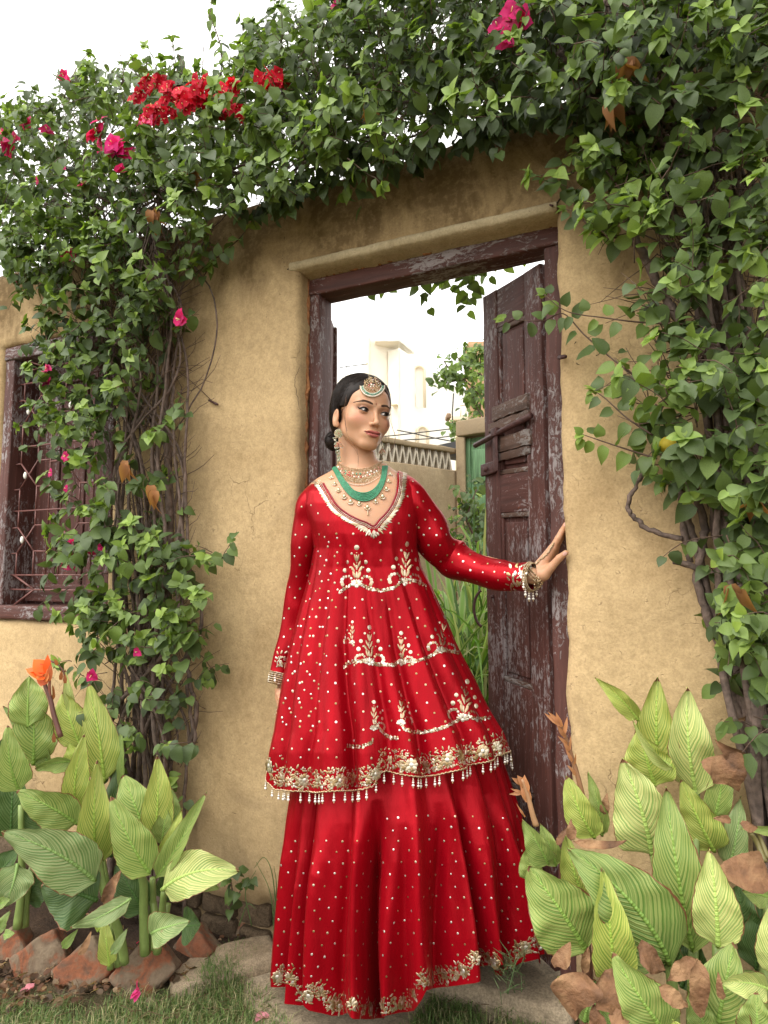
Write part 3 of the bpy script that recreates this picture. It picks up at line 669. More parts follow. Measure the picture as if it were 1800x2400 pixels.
# broken wall with creeper high behind the open leaf
rw = P(1125, 1340, 8.5); rwo = empty('ruined_wall', (rw[0], rw[1], 0), 'tall ragged tan masonry fragment overgrown with creeper', 'ruin')
pp = [(1098, 800), (1093, 815), (1100, 832), (1096, 850), (1101, 880), (1099, 905), (1106, 940), (1108, 985)]
V_ = []
for (x, y) in pp:
    for (xx, dZ) in ((x, 0), (x + 40, -.02), (x + 110, 0)): V_.append(P(xx, y, 8.5 + dZ))
nrow = len(pp); Fq = grid_faces(nrow, 3); Vb_ = [v + FWD * .4 for v in V_]
F_ = np.concatenate([Fq, Fq[:, ::-1] + nrow * 3, [(i * 3, (i + 1) * 3, (i + 1) * 3 + nrow * 3, i * 3 + nrow * 3) for i in range(nrow - 1)], [(j, j + nrow * 3, j + 1 + nrow * 3, j + 1) for j in range(2)]])
link('masonry', rawmesh('masonry', np.array(V_ + Vb_), F_, plaster_mat('ruin_masonry', (.46, .30, .17), (.33, .20, .11), zt=9)), rwo)
# ------------------------------------------------------------------ leaves
def leaf_template(ws, ts=(0, .08, .22, .42, .62, .80, .93, 1), droop=.28, fold=.22, wave=0.0):
    V = []; L_, R_, C_ = [], [], []
    for i, t in enumerate(ts):
        z = -droop * t * t; C_.append(len(V)); V.append((0, t, z - 0.02))
        if ws[i] > 0:
            w_ = ws[i]; wv = wave * math.sin(i * 2.3)
            L_.append(len(V)); V.append((-w_, t - (.06 if i == 1 else 0), z + fold * w_ + wv * w_)); R_.append(len(V)); V.append((w_, t - (.06 if i == 1 else 0), z + fold * w_ - wv * w_))
        else: L_.append(None); R_.append(None)
    F = []
    for i in range(len(ts) - 1):
        for S_, flip in ((L_, 0), (R_, 1)):
            c0, c1, s0, s1_ = C_[i], C_[i + 1], S_[i], S_[i + 1]
            tr = [(c0, c1, s1_)] if s0 is None else ([(c0, c1, s0)] if s1_ is None else [(c0, c1, s1_), (c0, s1_, s0)])
            F += [t_[::-1] if flip else t_ for t_ in tr]
    return np.array(V, float), np.array(F, int)
LT = [leaf_template((0, .25, .37, .40, .33, .20, .07, 0), fold=.16), leaf_template((0, .30, .43, .46, .37, .21, .06, 0), droop=.42, fold=.08, wave=.16), leaf_template((0, .20, .30, .33, .28, .18, .07, 0), droop=.12, fold=.36, wave=.12), leaf_template((0, .27, .39, .39, .29, .16, .05, 0), droop=.55, fold=.22)]
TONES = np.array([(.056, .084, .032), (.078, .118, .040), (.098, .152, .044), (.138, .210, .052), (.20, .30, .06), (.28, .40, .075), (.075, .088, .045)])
M_leaf = vcol('vine_leaf', .50, .28, .40, nz=22); M_bract = vcol('bract', .6, .35, .3)
M_bark = simple('vine_bark', (0.135, 0.095, 0.075), .9, 0, 45, .5, .7); M_twig = simple('dry_twig', (0.10, 0.062, 0.042), .9, 0, 60, .4)
def frames(pos, tip, nor, size):
    """batch of leaf frames -> 3x3 matrices (columns x, y, z)"""
    Y = tip / (np.linalg.norm(tip, axis=1, keepdims=True) + 1e-9); Z = nor - Y * (nor * Y).sum(1, keepdims=True); Z /= (np.linalg.norm(Z, axis=1, keepdims=True) + 1e-9)
    X = np.cross(Y, Z); return np.stack([X, Y, Z], -1)
class Leaves:
    def __init__(s): s.p = []; s.t = []; s.n = []; s.s = []; s.c = []; s.k = []; s.front = []
    def add(s, p, t, n, size, tone, front=0.0): s.p.append(p); s.t.append(t); s.n.append(n); s.s.append(size); s.c.append(tone); s.k.append(random.randrange(4)); s.front.append(front)
    def emit(s, parent, nbig=296, name='leaf', stuffname='leaf_mass', m=None, tones=TONES, keep=None):
        m = m or M_leaf
        p = np.array(s.p); t = np.array(s.t); n = np.array(s.n); sz = np.array(s.s); c = np.array(s.c); k = np.array(s.k); R = frames(p, t, n, sz)
        # the largest leaves seen on the front of the plant are leaves of their own
        pc = np.array([proj(q) for q in p]); Zs = np.array([Zof(q) for q in p]); facing = np.abs((R[:, :, 2] * ((p - CAM) / np.linalg.norm(p - CAM, axis=1, keepdims=True))).sum(1))
        sc_ = sz / np.maximum(Zs, .3) * (.35 + facing) + np.array(s.front) * .012
        sc_[(pc[:, 0] < 5) | (pc[:, 0] > 1795) | (pc[:, 1] < 5) | (pc[:, 1] > 2395)] = -1
        order = np.argsort(-sc_); big = set(order[:nbig].tolist()); small = [i for i in range(len(p)) if i not in big]
        cache = {}; pin = pinv(parent)
        for i in big:
            key = (int(k[i]), int(c[i]))
            if key not in cache: V, F = LT[key[0]]; cache[key] = rawmesh(name, V, F, m, True, np.broadcast_to(tones[key[1]], (len(V), 3)))
            o = bpy.data.objects.new(name, cache[key]); COL.objects.link(o); o.parent = parent; o.matrix_parent_inverse = pin
            M = Matrix.Identity(4)
            for a in range(3):
                for b in range(3): M[a][b] = R[i][a][b] * sz[i]
                M[a][3] = p[i][a]
            o.matrix_basis = M
        if small:
            Vs, Fs, Cs = [], [], []; n0 = 0; small = np.array(small)
            for kk in range(4):
                idx = small[k[small] == kk]
                if not len(idx): continue
                V, F = LT[kk]; A = np.einsum('nij,vj->nvi', R[idx] * sz[idx][:, None, None], V) + p[idx][:, None, :]
                jit = np.random.uniform(.75, 1.25, (len(idx), 1)); C = tones[c[idx]] * jit
                Vs.append(A.reshape(-1, 3)); Fs.append((F[None] + (np.arange(len(idx)) * len(V))[:, None, None]).reshape(-1, 3) + n0); Cs.append(np.repeat(C, len(V), 0)); n0 += len(idx) * len(V)
            o = link(stuffname, rawmesh(stuffname, np.concatenate(Vs), np.concatenate(Fs), m, True, np.concatenate(Cs)), parent); o['kind'] = 'stuff'
OUT = np.array([0, -1.0, 0])
def rv(s=1.0): return np.random.normal(0, s, 3)
def leaf_dir(grow, hang=.55):
    t = nrm(grow) * .55 + rv(.45) + np.array([0, -.28, -hang]); n = OUT * .75 + np.array([0, 0, .75]) + rv(.38); return nrm(t), n
def spray(Lv, tw, base, grow, length, n=7, size=.05, tone=(1, 4), tipb=True, hang=.55, front=0.0, r=.0016, curl=.5):
    """one shoot: a thin twig with alternate leaves and a bright rosette at its tip"""
    pts = [np.array(base)]; d = nrm(grow); st = length / 5
    for i in range(5): d = nrm(d + rv(.16) + np.array([0, 0, -.10 * curl])); pts.append(pts[-1] + d * st)
    pts = np.array(pts); tube(tw, pts, np.linspace(r, r * .45, 6), 4)
    for i in range(n):
        f = (i + .6) / n; q = pts[min(4, int(f * 5))] * (1 - (f * 5) % 1) + pts[min(5, int(f * 5) + 1)] * ((f * 5) % 1); g_ = nrm(pts[min(5, int(f * 5) + 1)] - pts[min(4, int(f * 5))])
        side = nrm(np.cross(g_, rv() + OUT)) * (1 if i % 2 else -1); t, nn_ = leaf_dir(g_ * .5 + side, hang)
        Lv.add(q + t * size * .12, t, nn_, size * U(.7, 1.15) * (1 - .25 * f), random.randint(*tone), front)
    if tipb:
        for k in range(random.randint(4, 6)):
            a = k * 1.26 + rnd(); e1 = nrm(np.cross(d, [.3, .2, 1])); e2 = np.cross(d, e1); t = nrm(d * .55 + e1 * math.cos(a) + e2 * math.sin(a) + np.array([0, 0, -.1]))
            Lv.add(pts[-1], t, d + OUT * .5 + np.array([0, 0, .6]), size * U(.45, .72), random.choice((4, 4, 5, 5, 3)), front)
def inpoly(x, y, P_):
    c = False; j = len(P_) - 1
    for i in range(len(P_)):
        xi, yi = P_[i]; xj, yj = P_[j]
        if (yi > y) != (yj > y) and x < (xj - xi) * (y - yi) / (yj - yi) + xi: c = not c
        j = i
    return c
def pick(P_):
    xs = [p[0] for p in P_]; ys = [p[1] for p in P_]
    while True:
        x, y = U(min(xs), max(xs)), U(min(ys), max(ys))
        if inpoly(x, y, P_): return x, y
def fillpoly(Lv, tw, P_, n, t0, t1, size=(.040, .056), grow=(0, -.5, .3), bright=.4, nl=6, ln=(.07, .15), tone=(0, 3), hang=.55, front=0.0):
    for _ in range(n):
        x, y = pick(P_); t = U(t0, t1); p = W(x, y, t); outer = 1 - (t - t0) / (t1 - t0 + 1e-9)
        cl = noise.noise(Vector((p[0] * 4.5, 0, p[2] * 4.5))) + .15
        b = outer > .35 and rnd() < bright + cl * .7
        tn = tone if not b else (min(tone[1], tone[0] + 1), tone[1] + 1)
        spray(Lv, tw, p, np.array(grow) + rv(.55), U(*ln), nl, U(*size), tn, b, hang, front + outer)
LVL, LVR = Leaves(), Leaves(); TWL, TWR = Acc(), Acc()
lroot = W(330, 1800, -.05); rroot = W(1790, 1900, -.08)
vineL = empty('bougainvillea', (lroot[0], lroot[1], 0), 'bougainvillea with magenta and red flowers climbing beside the window and over the wall', 'climbing plant')
vineR = empty('bougainvillea', (rroot[0], rroot[1], 0), 'leafy bougainvillea with thick bare stems climbing right of the door', 'climbing plant')
# outlines of the crown as it lies on and over the wall (photo pixels -> points on the wall planes)
topL = [(-40, 290), (0, 262), (54, 268), (85, 245), (125, 258), (150, 215), (206, 190), (255, 195), (290, 175), (325, 188), (390, 172), (450, 172), (500, 180), (545, 160), (600, 112), (650, 86), (694, 74), (745, 38), (790, 14), (815, -60), (900, -60)]
botL = [(900, 392), (815, 400), (760, 425), (705, 462), (640, 472), (600, 470), (570, 515), (520, 540), (480, 560), (420, 620), (300, 650), (200, 660), (90, 650), (0, 655), (-40, 650)]
CL = topL + botL
CR = [(890, -60), (1860, -60), (1860, 200), (1600, 240), (1480, 260), (1377, 235), (1323, 255), (1260, 232), (1204, 248), (1160, 285), (1100, 270), (1036, 300), (960, 365), (890, 362)]
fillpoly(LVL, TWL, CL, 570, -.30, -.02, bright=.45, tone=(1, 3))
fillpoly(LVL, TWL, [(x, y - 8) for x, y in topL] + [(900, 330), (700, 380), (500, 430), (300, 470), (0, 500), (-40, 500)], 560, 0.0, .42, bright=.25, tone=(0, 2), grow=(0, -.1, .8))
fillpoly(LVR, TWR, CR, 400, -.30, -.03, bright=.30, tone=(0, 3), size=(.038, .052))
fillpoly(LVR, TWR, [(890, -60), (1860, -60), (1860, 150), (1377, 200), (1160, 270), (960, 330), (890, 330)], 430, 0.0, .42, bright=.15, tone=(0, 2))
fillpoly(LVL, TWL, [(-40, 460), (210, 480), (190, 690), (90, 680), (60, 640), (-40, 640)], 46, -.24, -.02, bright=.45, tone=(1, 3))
# fringe hanging over the wall's top edge
for _ in range(95):
    x = U(560, 1400); f = (x - 560) / 840; yb = np.interp(x, [560, 705, 815, 900, 960, 1036, 1160, 1204, 1323, 1400], [500, 455, 395, 390, 395, 330, 318, 276, 280, 262])
    L_, T_ = (LVL, TWL) if x < 900 else (LVR, TWR)
    p = W(x, yb - U(12, 70), U(-.16, -.04)); spray(L_, T_, p, np.array([U(-.4, .4), -.35, -.9]), U(.05, .10), 5, U(.042, .056), (0, 2), False, .9, .4)
# bright shoots standing against the sky
for (x, y0, y1, n) in ((515, 172, -20, 9), (150, 215, 98, 6), (285, 185, 122, 5), (422, 178, 105, 7), (200, 200, 175, 4), (95, 255, 236, 4), (640, 100, 75, 5), (700, 80, 60, 5), (735, 50, 20, 5), (605, 120, 95, 5), (385, 175, 140, 4), (545, 165, 140, 4), (20, 265, 245, 4), (470, 175, 150, 4), (330, 190, 168, 4)):
    b_, t_ = W(x, y0 + 15, .02), W(x + U(-6, 6), y1, .02); L = np.linalg.norm(t_ - b_)
    spray(LVL, TWL, b_, (t_ - b_), L, int(n * 1.6), .046, (3, 4), True, .5, 1.0, .0034, curl=0.0)
# left column of leaves around the stems, in front of the window's right side
COLA = [(40, 650), (330, 650), (500, 560), (480, 600), (420, 660), (400, 730), (300, 800), (330, 880), (300, 950), (260, 1040), (250, 1180), (290, 1260), (160, 1240), (120, 1180), (130, 1080), (100, 1020), (120, 950), (95, 900), (110, 850), (100, 790), (60, 720)]
COLB = [(120, 1300), (180, 1250), (300, 1240), (380, 1235), (470, 1290), (515, 1260), (530, 1310), (470, 1370), (480, 1420), (500, 1500), (470, 1560), (420, 1520), (380, 1500), (300, 1560), (200, 1500), (160, 1440), (150, 1380), (115, 1330)]
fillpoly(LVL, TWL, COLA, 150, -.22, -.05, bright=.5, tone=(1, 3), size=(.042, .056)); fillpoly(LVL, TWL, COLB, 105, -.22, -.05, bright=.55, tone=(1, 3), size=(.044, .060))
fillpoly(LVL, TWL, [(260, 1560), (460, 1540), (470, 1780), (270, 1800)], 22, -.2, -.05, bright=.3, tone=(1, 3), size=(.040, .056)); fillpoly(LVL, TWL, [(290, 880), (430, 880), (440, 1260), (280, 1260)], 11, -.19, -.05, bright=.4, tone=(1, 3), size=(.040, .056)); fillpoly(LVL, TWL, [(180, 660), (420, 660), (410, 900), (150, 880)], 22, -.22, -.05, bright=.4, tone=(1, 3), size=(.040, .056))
for (x, y, n) in ((420, 960, 3), (440, 1120, 3), (430, 1190, 2), (400, 1000, 2), (420, 780, 3), (455, 745, 3), (400, 750, 2), (520, 1300, 4), (510, 1290, 2), (470, 1590, 3), (440, 1620, 2), (390, 1640, 3), (250, 1590, 3), (210, 1580, 3), (180, 1545, 2), (420, 1850, 3), (440, 1860, 2), (400, 1815, 2), (300, 1800, 2), (270, 920, 3), (340, 930, 4), (420, 1470, 3), (330, 1080, 3), (390, 1420, 3)):
    spray(LVL, TWL, W(x - 12, y + 5, -.08), np.array([U(-.5, .9), -.3, .2]), .06, n, .052, (1, 4), rnd() < .4, .5, .6)
# shoots swinging along the stain left of the doorway
for pts in ([(600, 505), (560, 560), (500, 610), (430, 660)], [(480, 540), (500, 600), (470, 660)], [(330, 690), (335, 620), (310, 560)], [(400, 620), (440, 560), (480, 530)]):
    q = smooth_path(np.array([W(x, y, -.07) for x, y in pts]), 5); tube(TWL, q, .002, 5)
    for i in range(0, len(q) - 1, 1): t, n_ = leaf_dir(rv() * .6, .6); LVL.add(q[i], t, n_, U(.038, .05), random.randint(2, 4), .8)
# right column
COLC = [(1420, 360), (1450, 250), (1860, 180), (1860, 1240), (1720, 1250), (1650, 1180), (1600, 1090), (1540, 1060), (1500, 960), (1530, 860), (1560, 760), (1540, 660), (1500, 560), (1470, 480), (1430, 400)]
COLD = [(1640, 1200), (1860, 1200), (1860, 1850), (1740, 1720), (1720, 1560), (1690, 1420)]
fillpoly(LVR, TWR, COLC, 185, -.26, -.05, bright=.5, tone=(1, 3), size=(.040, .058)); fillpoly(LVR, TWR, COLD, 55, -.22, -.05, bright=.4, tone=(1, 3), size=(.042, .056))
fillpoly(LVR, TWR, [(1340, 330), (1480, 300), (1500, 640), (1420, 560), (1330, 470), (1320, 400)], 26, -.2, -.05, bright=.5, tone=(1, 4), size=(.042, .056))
def arm(Lv, tw, pts, t0, size, n, tone=(2, 4), r=.0026, front=1.2, hang=.55, tip=True):
    """a long shoot following photo points, leaves alternate along it"""
    q = smooth_path(np.array([W(x, y, t0 + (0 if len(p_) < 3 else p_[2])) for p_ in pts for (x, y) in [p_[:2]]]), 6); tube(tw, q, np.linspace(r, r * .4, len(q)), 5)
    for i in range(n):
        f = (i + .5) / n * (len(q) - 1); k = int(f); p = q[k] * (1 - f + k) + q[min(k + 1, len(q) - 1)] * (f - k); g_ = nrm(q[min(k + 1, len(q) - 1)] - q[k])
        s = (1 if i % 2 else -1) * np.cross(g_, OUT); t = nrm(s * .8 + g_ * .35 + rv(.25) + [0, -.15, -.35 * hang]); Lv.add(p + t * .01, t, OUT * 1.1 + [0, 0, .45] + rv(.3), size * U(.75, 1.15) * (1 - .35 * f / len(q)), random.randint(*tone), front)
    if tip:
        for k in range(5): t = nrm(g_ * .6 + rv(.6)); Lv.add(q[-1], t, OUT + [0, 0, .6] + rv(.3), size * U(.4, .6), random.choice((4, 5)), front)
arm(LVR, TWR, [(1505, 895), (1440, 845), (1370, 785), (1320, 735), (1270, 752), (1180, 748)], -.10, .056, 15)
arm(LVR, TWR, [(1600, 760), (1500, 755), (1420, 745), (1330, 730), (1275, 690)], -.12, .050, 12)
arm(LVR, TWR, [(1530, 1020), (1470, 980), (1420, 935), (1392, 915)], -.10, .050, 9); arm(LVR, TWR, [(1540, 1075), (1460, 1050), (1400, 1030), (1365, 1018)], -.10, .050, 9)
arm(LVR, TWR, [(1460, 560), (1400, 545), (1350, 500), (1325, 490)], -.12, .045, 8); arm(LVR, TWR, [(1480, 480), (1420, 400), (1380, 350), (1350, 360)], -.14, .046, 9)
arm(LVR, TWR, [(1640, 1180), (1600, 1150), (1560, 1120), (1530, 1110)], -.10, .055, 7)
# hanging behind the lintel
for (x, y0, y1) in ((865, 655, 700), (905, 640, 690), (1010, 620, 745), (1055, 600, 690), (1085, 615, 720), (1030, 625, 690), (1120, 590, 690), (1150, 580, 620), (1180, 560, 640), (1095, 680, 745), (1230, 540, 600), (990, 640, 700), (1110, 610, 700), (1140, 600, 660)):
    arm(LVR, TWR, [(x, y0 - 60, 0), (x + 3, y0, 0), (x - U(-5, 12), y1 - 8, 0)], .42, .062, 7, (2, 4), .0018, .2, .9, False)
LVL.emit(vineL); LVR.emit(vineR)
# ------------------------------------------------------------------ stems
def stem(parent, pts, r0, r1=None, t=-.07, nm='stem'):
    r1 = r1 or r0 * .6; q = []
    for p_ in pts: q.append(W(p_[0], p_[1], t + (p_[2] if len(p_) > 2 else 0)))
    q = smooth_path(np.array(q), 6); q = q + np.random.normal(0, .0016, q.shape); r = np.linspace(r0, r1, len(q)) * np.random.uniform(.88, 1.14, len(q)); a = Acc(); tube(a, q, r, 8); a.build(nm, M_bark, parent)
LS = []
for k in range(30):
    xb_ = random.gauss(345, 38); xm = random.gauss(345, 42); xt = random.gauss(330, 62); tt = U(-.03, .03)
    stem(vineL, [(xb_ + U(-15, 15), 2150, tt), (xb_, 1860, tt), (xb_ + U(-25, 25), 1700, tt), (xm + U(-30, 30), 1500, tt + U(-.03, .03)), (xm, 1300, tt), (xm + U(-25, 25), 1080, tt + U(-.03, .03)), (xt, 880, tt), (xt + U(-30, 30), 700, tt), (xt + U(-120, 60), 540, tt), (xt + U(-220, 160), 430, tt + .05)], U(.0028, .0088), .0025, U(-.10, -.035))
stem(vineL, [(392, 1480), (398, 1200), (388, 950), (392, 780), (375, 640), (350, 560), (330, 500)], .014, .010, -.05)
stem(vineL, [(445, 1760), (460, 1660), (450, 1620), (440, 1560), (455, 1510)], .008, .006, -.05); stem(vineL, [(400, 1780), (455, 1740), (448, 1680), (436, 1600)], .007, .005, -.06)
for k in range(26):   # long canes running along the wall top
    x0, x1 = U(-40, 820), U(30, 300); x1 = x0 + x1; yt = lambda x: np.interp(x, [-40, 300, 560, 705, 900, 1200], [600, 520, 460, 400, 340, 240])
    stem(vineL, [(x, yt(x) - U(-10, 90), U(-.06, .15)) for x in np.linspace(x0, min(x1, 1000), 5)], U(.003, .007), .003, -.08, 'cane')
RS = []
for k in range(26):
    xb_ = U(1690, 1850); tt = U(-.04, .04)
    stem(vineR, [(xb_ + U(60, 200), 2500, tt), (xb_ + U(40, 140), 1900, tt), (xb_ + U(-10, 60), 1600, tt), (xb_ + U(-30, 30), 1300, tt), (xb_ + U(-60, 0), 1000, tt), (xb_ - U(20, 110), 700, tt), (xb_ - U(60, 220), 400, tt), (xb_ - U(150, 420), 120, tt), (xb_ - U(250, 600), -60, tt + .1)], U(.006, .017), .004, U(-.09, -.03))
stem(vineR, [(1830, 1760), (1740, 1640), (1690, 1520), (1650, 1420), (1635, 1350), (1650, 1270), (1648, 1215), (1620, 1130), (1590, 1080)], .011, .008, -.05)
stem(vineR, [(1800, 1630), (1720, 1540), (1680, 1470), (1645, 1330), (1625, 1260), (1610, 1210)], .010, .008, -.04)
stem(vineR, [(1600, 1262), (1530, 1245), (1490, 1215), (1472, 1190), (1485, 1150), (1505, 1110), (1525, 1070)], .0062, .0055, -.05)
stem(vineR, [(1580, 1316), (1620, 1325), (1660, 1345), (1700, 1330), (1760, 1290)], .007, .008, -.06); stem(vineR, [(1618, 1320), (1600, 1200), (1590, 1100), (1565, 1030)], .008, .007, -.04)
stem(vineR, [(1720, 900), (1600, 760), (1560, 700), (1520, 620), (1480, 540), (1440, 400), (1400, 300), (1365, 190), (1310, 120)], .012, .008, -.08)
stem(vineR, [(1420, 190), (1400, 210), (1350, 215), (1325, 200), (1320, 165), (1340, 175)], .008, .006, -.14); stem(vineR, [(1340, 180), (1390, 175), (1420, 120), (1450, 60)], .007, .005, -.14)
stem(vineR, [(1700, 420), (1640, 300), (1560, 250), (1520, 130), (1500, 0)], .012, .008, -.06); stem(vineR, [(1620, 640), (1560, 560), (1440, 420)], .008, .006, -.07)
stem(vineR, [(1700, 260), (1660, 330), (1600, 290)], .006, .004, -.12); stem(vineR, [(1790, 0), (1740, 120), (1690, 180)], .006, .004, -.12)
# dry twig thicket inside the crowns
def thicket(acc, P_, n, t0, t1, up=.3, r=.0014):
    for _ in range(n):
        x, y = pick(P_); p = W(x, y, U(t0, t1)); d = nrm([U(-1, 1), U(-.5, .5), U(-.6, 1) + up]); q = [p]
        for k in range(4): d = nrm(d + rv(.22)); q.append(q[-1] + d * U(.025, .06))
        tube(acc, q, np.linspace(r * U(.8, 1.6), r * .5, 5), 4)
TK = Acc(); thicket(TK, CL, 900, -.12, .3); thicket(TK, [(150, 470), (420, 500), (420, 900), (200, 900), (180, 700)], 380, -.16, -.03, .8); thicket(TK, [(230, 850), (430, 850), (440, 1850), (250, 1850)], 330, -.13, -.03, .6)
o = TK.build('twig_mass', M_twig, vineL); o['kind'] = 'stuff'
TK = Acc(); thicket(TK, CR, 700, -.12, .3); thicket(TK, COLC, 260, -.12, -.03, .5); o = TK.build('twig_mass', M_twig, vineR); o['kind'] = 'stuff'
o = TWL.build('shoot_mass', M_twig, vineL); o['kind'] = 'stuff'; o = TWR.build('shoot_mass', M_twig, vineR); o['kind'] = 'stuff'
# ------------------------------------------------------------------ flowers
def flower(parent, x, y, t, size, col, n=3, nm='flower'):
    a = Acc(); c = W(x, y, t); V, F = LT[1]
    for b in range(n):
        f = nrm(OUT + rv(.5)); cc = c + rv(size * (.0 if n < 4 else (.42 if n < 8 else .62))); k = 3 if n < 4 else 4
        for i in range(k):
            an = i * 2 * math.pi / k + rnd(); e1 = nrm(np.cross(f, [0, 0, 1])); e2 = np.cross(f, e1); t_ = nrm(f * .5 + e1 * math.cos(an) + e2 * math.sin(an)); R = frames(np.array([cc]), np.array([t_]), np.array([f]), 1)[0]
            a.add((V * [1.15, 1, 1] * size * U(.8, 1.1)) @ R.T + cc, F, np.array(col) * U(.75, 1.25))
        tube(a, [cc, cc + f * size * .5], .0012, 4, col=(.8, .7, .5)); tube(a, [c + rv(.0005), cc], .0009, 4, col=(.25, .2, .1))
    a.build(nm, M_bract, parent)
PK = (.62, .02, .17); RD = (.56, .008, .035); HP = (.75, .10, .25)
for (x, y, s, n) in ((150, 178, .03, 2), (62, 285, .036, 3), (15, 342, .036, 4), (35, 325, .03, 2), (110, 305, .03, 2), (228, 315, .036, 5), (275, 355, .042, 6), (282, 395, .025, 2), (195, 432, .028, 2), (145, 390, .022, 1), (160, 598, .036, 3), (423, 748, .038, 3), (110, 865, .026, 3), (112, 895, .026, 2), (155, 1070, .026, 3), (120, 1108, .022, 1), (155, 1145, .018, 1), (165, 1280, .030, 3), (160, 1322, .034, 3), (170, 1297, .022, 2), (215, 1295, .018, 1), (235, 1283, .018, 1), (322, 1528, .024, 1), (215, 1582, .026, 2), (35, 655, .022, 1), (6, 310, .026, 2), (88, 425, .02, 1), (1190, 50, .040, 4), (1190, 90, .036, 3), (1165, 62, .03, 2), (785, 10, .022, 1)):
    flower(vineL if x < 900 else vineR, x, y, -.26 if y < 500 else -.22, s * .86, PK if n < 6 else (.66, .02, .22), max(1, n // 1))
for (x, y, n) in ((340, 200, 8), (370, 195, 7), (330, 225, 6), (355, 270, 7), (385, 255, 6), (350, 285, 5), (425, 230, 9), (440, 245, 7), (465, 225, 5), (468, 200, 5), (400, 210, 5), (520, 230, 6), (545, 205, 4), (520, 255, 4), (555, 265, 3), (480, 232, 3), (625, 192, 2), (655, 190, 2)):
    flower(vineL, x, y, -.31 if x < 480 else -.27, .019, RD if x > 350 or y < 260 else HP if rnd() < .3 else RD, n + 7, 'red_flower_cluster')
o = None
for (x, y) in ((870, 225), (1440, 230), (1455, 160), (365, 500), (300, 1090), (360, 1150), (1715, 1375), (1780, 1150), (1475, 145), (460, 400)):
    a = Acc(); c = W(x, y, -.24)
    for i in range(4):
        t_ = nrm([U(-.4, .4), -.2, -1]); R = frames(np.array([c]), np.array([t_]), np.array([OUT + rv(.5)]), 1)[0]; a.add((LT[3][0] * [.8, 1, 1.6] * .05) @ R.T + c + rv(.008), LT[3][1], np.array((.36, .17, .07)) * U(.7, 1.2))
    a.build('dry_leaf', M_bract, vineL if x < 900 else vineR)
o = Acc(); c = W(1565, 1043, -.2); tt, ff = np.linspace(0, math.pi, 9), np.linspace(0, 2 * math.pi, 12, endpoint=False); o.add([c + .019 * np.array([math.sin(a_) * math.cos(b_), math.sin(a_) * math.sin(b_), math.cos(a_)]) for a_ in tt for b_ in ff], grid_faces(9, 12, True), (.42, .33, .03)); o.build('yellow_leaf', M_bract, vineR)
# ------------------------------------------------------------------ canna plants
def canna_mat():
    m, t, b = mat('canna_leaf'); a = nd(t, 'ShaderNodeAttribute', attribute_name='Col'); uv = nd(t, 'ShaderNodeUVMap'); sp = nd(t, 'ShaderNodeSeparateXYZ'); t.links.new(uv.outputs[0], sp.inputs[0])
    u, v = sp.outputs[0], sp.outputs[1]                      # u along the leaf, v across (-1..1)
    av = math_(t, 'ABSOLUTE', v); arc = math_(t, 'POWER', av, 1.25)
    vo = coords(t); wob = noi(t, vo, 9, 3, .5)
    s = math_(t, 'SUBTRACT', u, math_(t, 'MULTIPLY', arc, .44)); s = math_(t, 'ADD', s, math_(t, 'MULTIPLY', wob, .075))
    big = math_(t, 'SINE', math_(t, 'MULTIPLY', s, 118.0)); fine = math_(t, 'SINE', math_(t, 'MULTIPLY', s, 270.0))
    nn = nd(t, 'ShaderNodeCombineXYZ'); t.links.new(math_(t, 'MULTIPLY', s, 30.0), nn.inputs[0]); t.links.new(math_(t, 'SIGN', v), nn.inputs[1])
    vary = noi(t, nn.outputs[0], 1.3, 2, .5)
    k = math_(t, 'ADD', math_(t, 'MULTIPLY', big, .32), math_(t, 'ADD', math_(t, 'MULTIPLY', fine, .14), math_(t, 'MULTIPLY', math_(t, 'SUBTRACT', vary, .5), 2.2)))
    st = ramp(t, math_(t, 'ADD', math_(t, 'MULTIPLY', k, .5), .5), [(.30, 0.0), (.62, 1.0)])
    base = a.outputs['Color']
    dark = mixc(t, 1.0, base, (.42, .62, .42), 'MULTIPLY'); light = mixc(t, 1.0, base, (1.12, 1.06, 1.1), 'MULTIPLY')
    c = mixc(t, st, dark, light)
    rib = ramp(t, av, [(.018, 1.0), (.05, 0.0)]); c = mixc(t, math_(t, 'MULTIPLY', rib, .95), c, mixc(t, 1.0, base, (1.02, 1.12, .95), 'MULTIPLY'))
    spot = noi(t, vo, 26, 6, .6)
    edge = math_(t, 'ADD', math_(t, 'MAXIMUM', ramp(t, av, [(.90, 0.0), (1.0, .55)]), ramp(t, u, [(.93, 0.0), (1.0, .8)])), math_(t, 'MULTIPLY', math_(t, 'SUBTRACT', math_(t, 'ADD', math_(t, 'MULTIPLY', spot, .5), math_(t, 'MULTIPLY', noi(t, vo, 7, 3, .5), .5)), .5), 1.9))
    c = mixc(t, ramp(t, edge, [(.36, 0.0), (.48, 1.0)]), c, (.22, .095, .045))
    c = mixc(t, ramp(t, spot, [(.70, 0.0), (.76, .7)]), c, (.2, .1, .04))
    t.links.new(c, b.inputs['Base Color']); b.inputs['Roughness'].default_value = .42; b.inputs['Specular IOR Level'].default_value = .45
    bump(t, b, math_(t, 'ADD', math_(t, 'MULTIPLY', fine, .5), big), .35, .003)
    tr = nd(t, 'ShaderNodeBsdfTranslucent'); ms = nd(t, 'ShaderNodeMixShader'); ms.inputs[0].default_value = .22; t.links.new(c, tr.inputs[0])
    t.links.new(b.outputs[0], ms.inputs[1]); t.links.new(tr.outputs[0], ms.inputs[2]); t.links.new(ms.outputs[0], t.nodes['Material Output'].inputs[0]); return m
M_canna = canna_mat()
M_dry = None
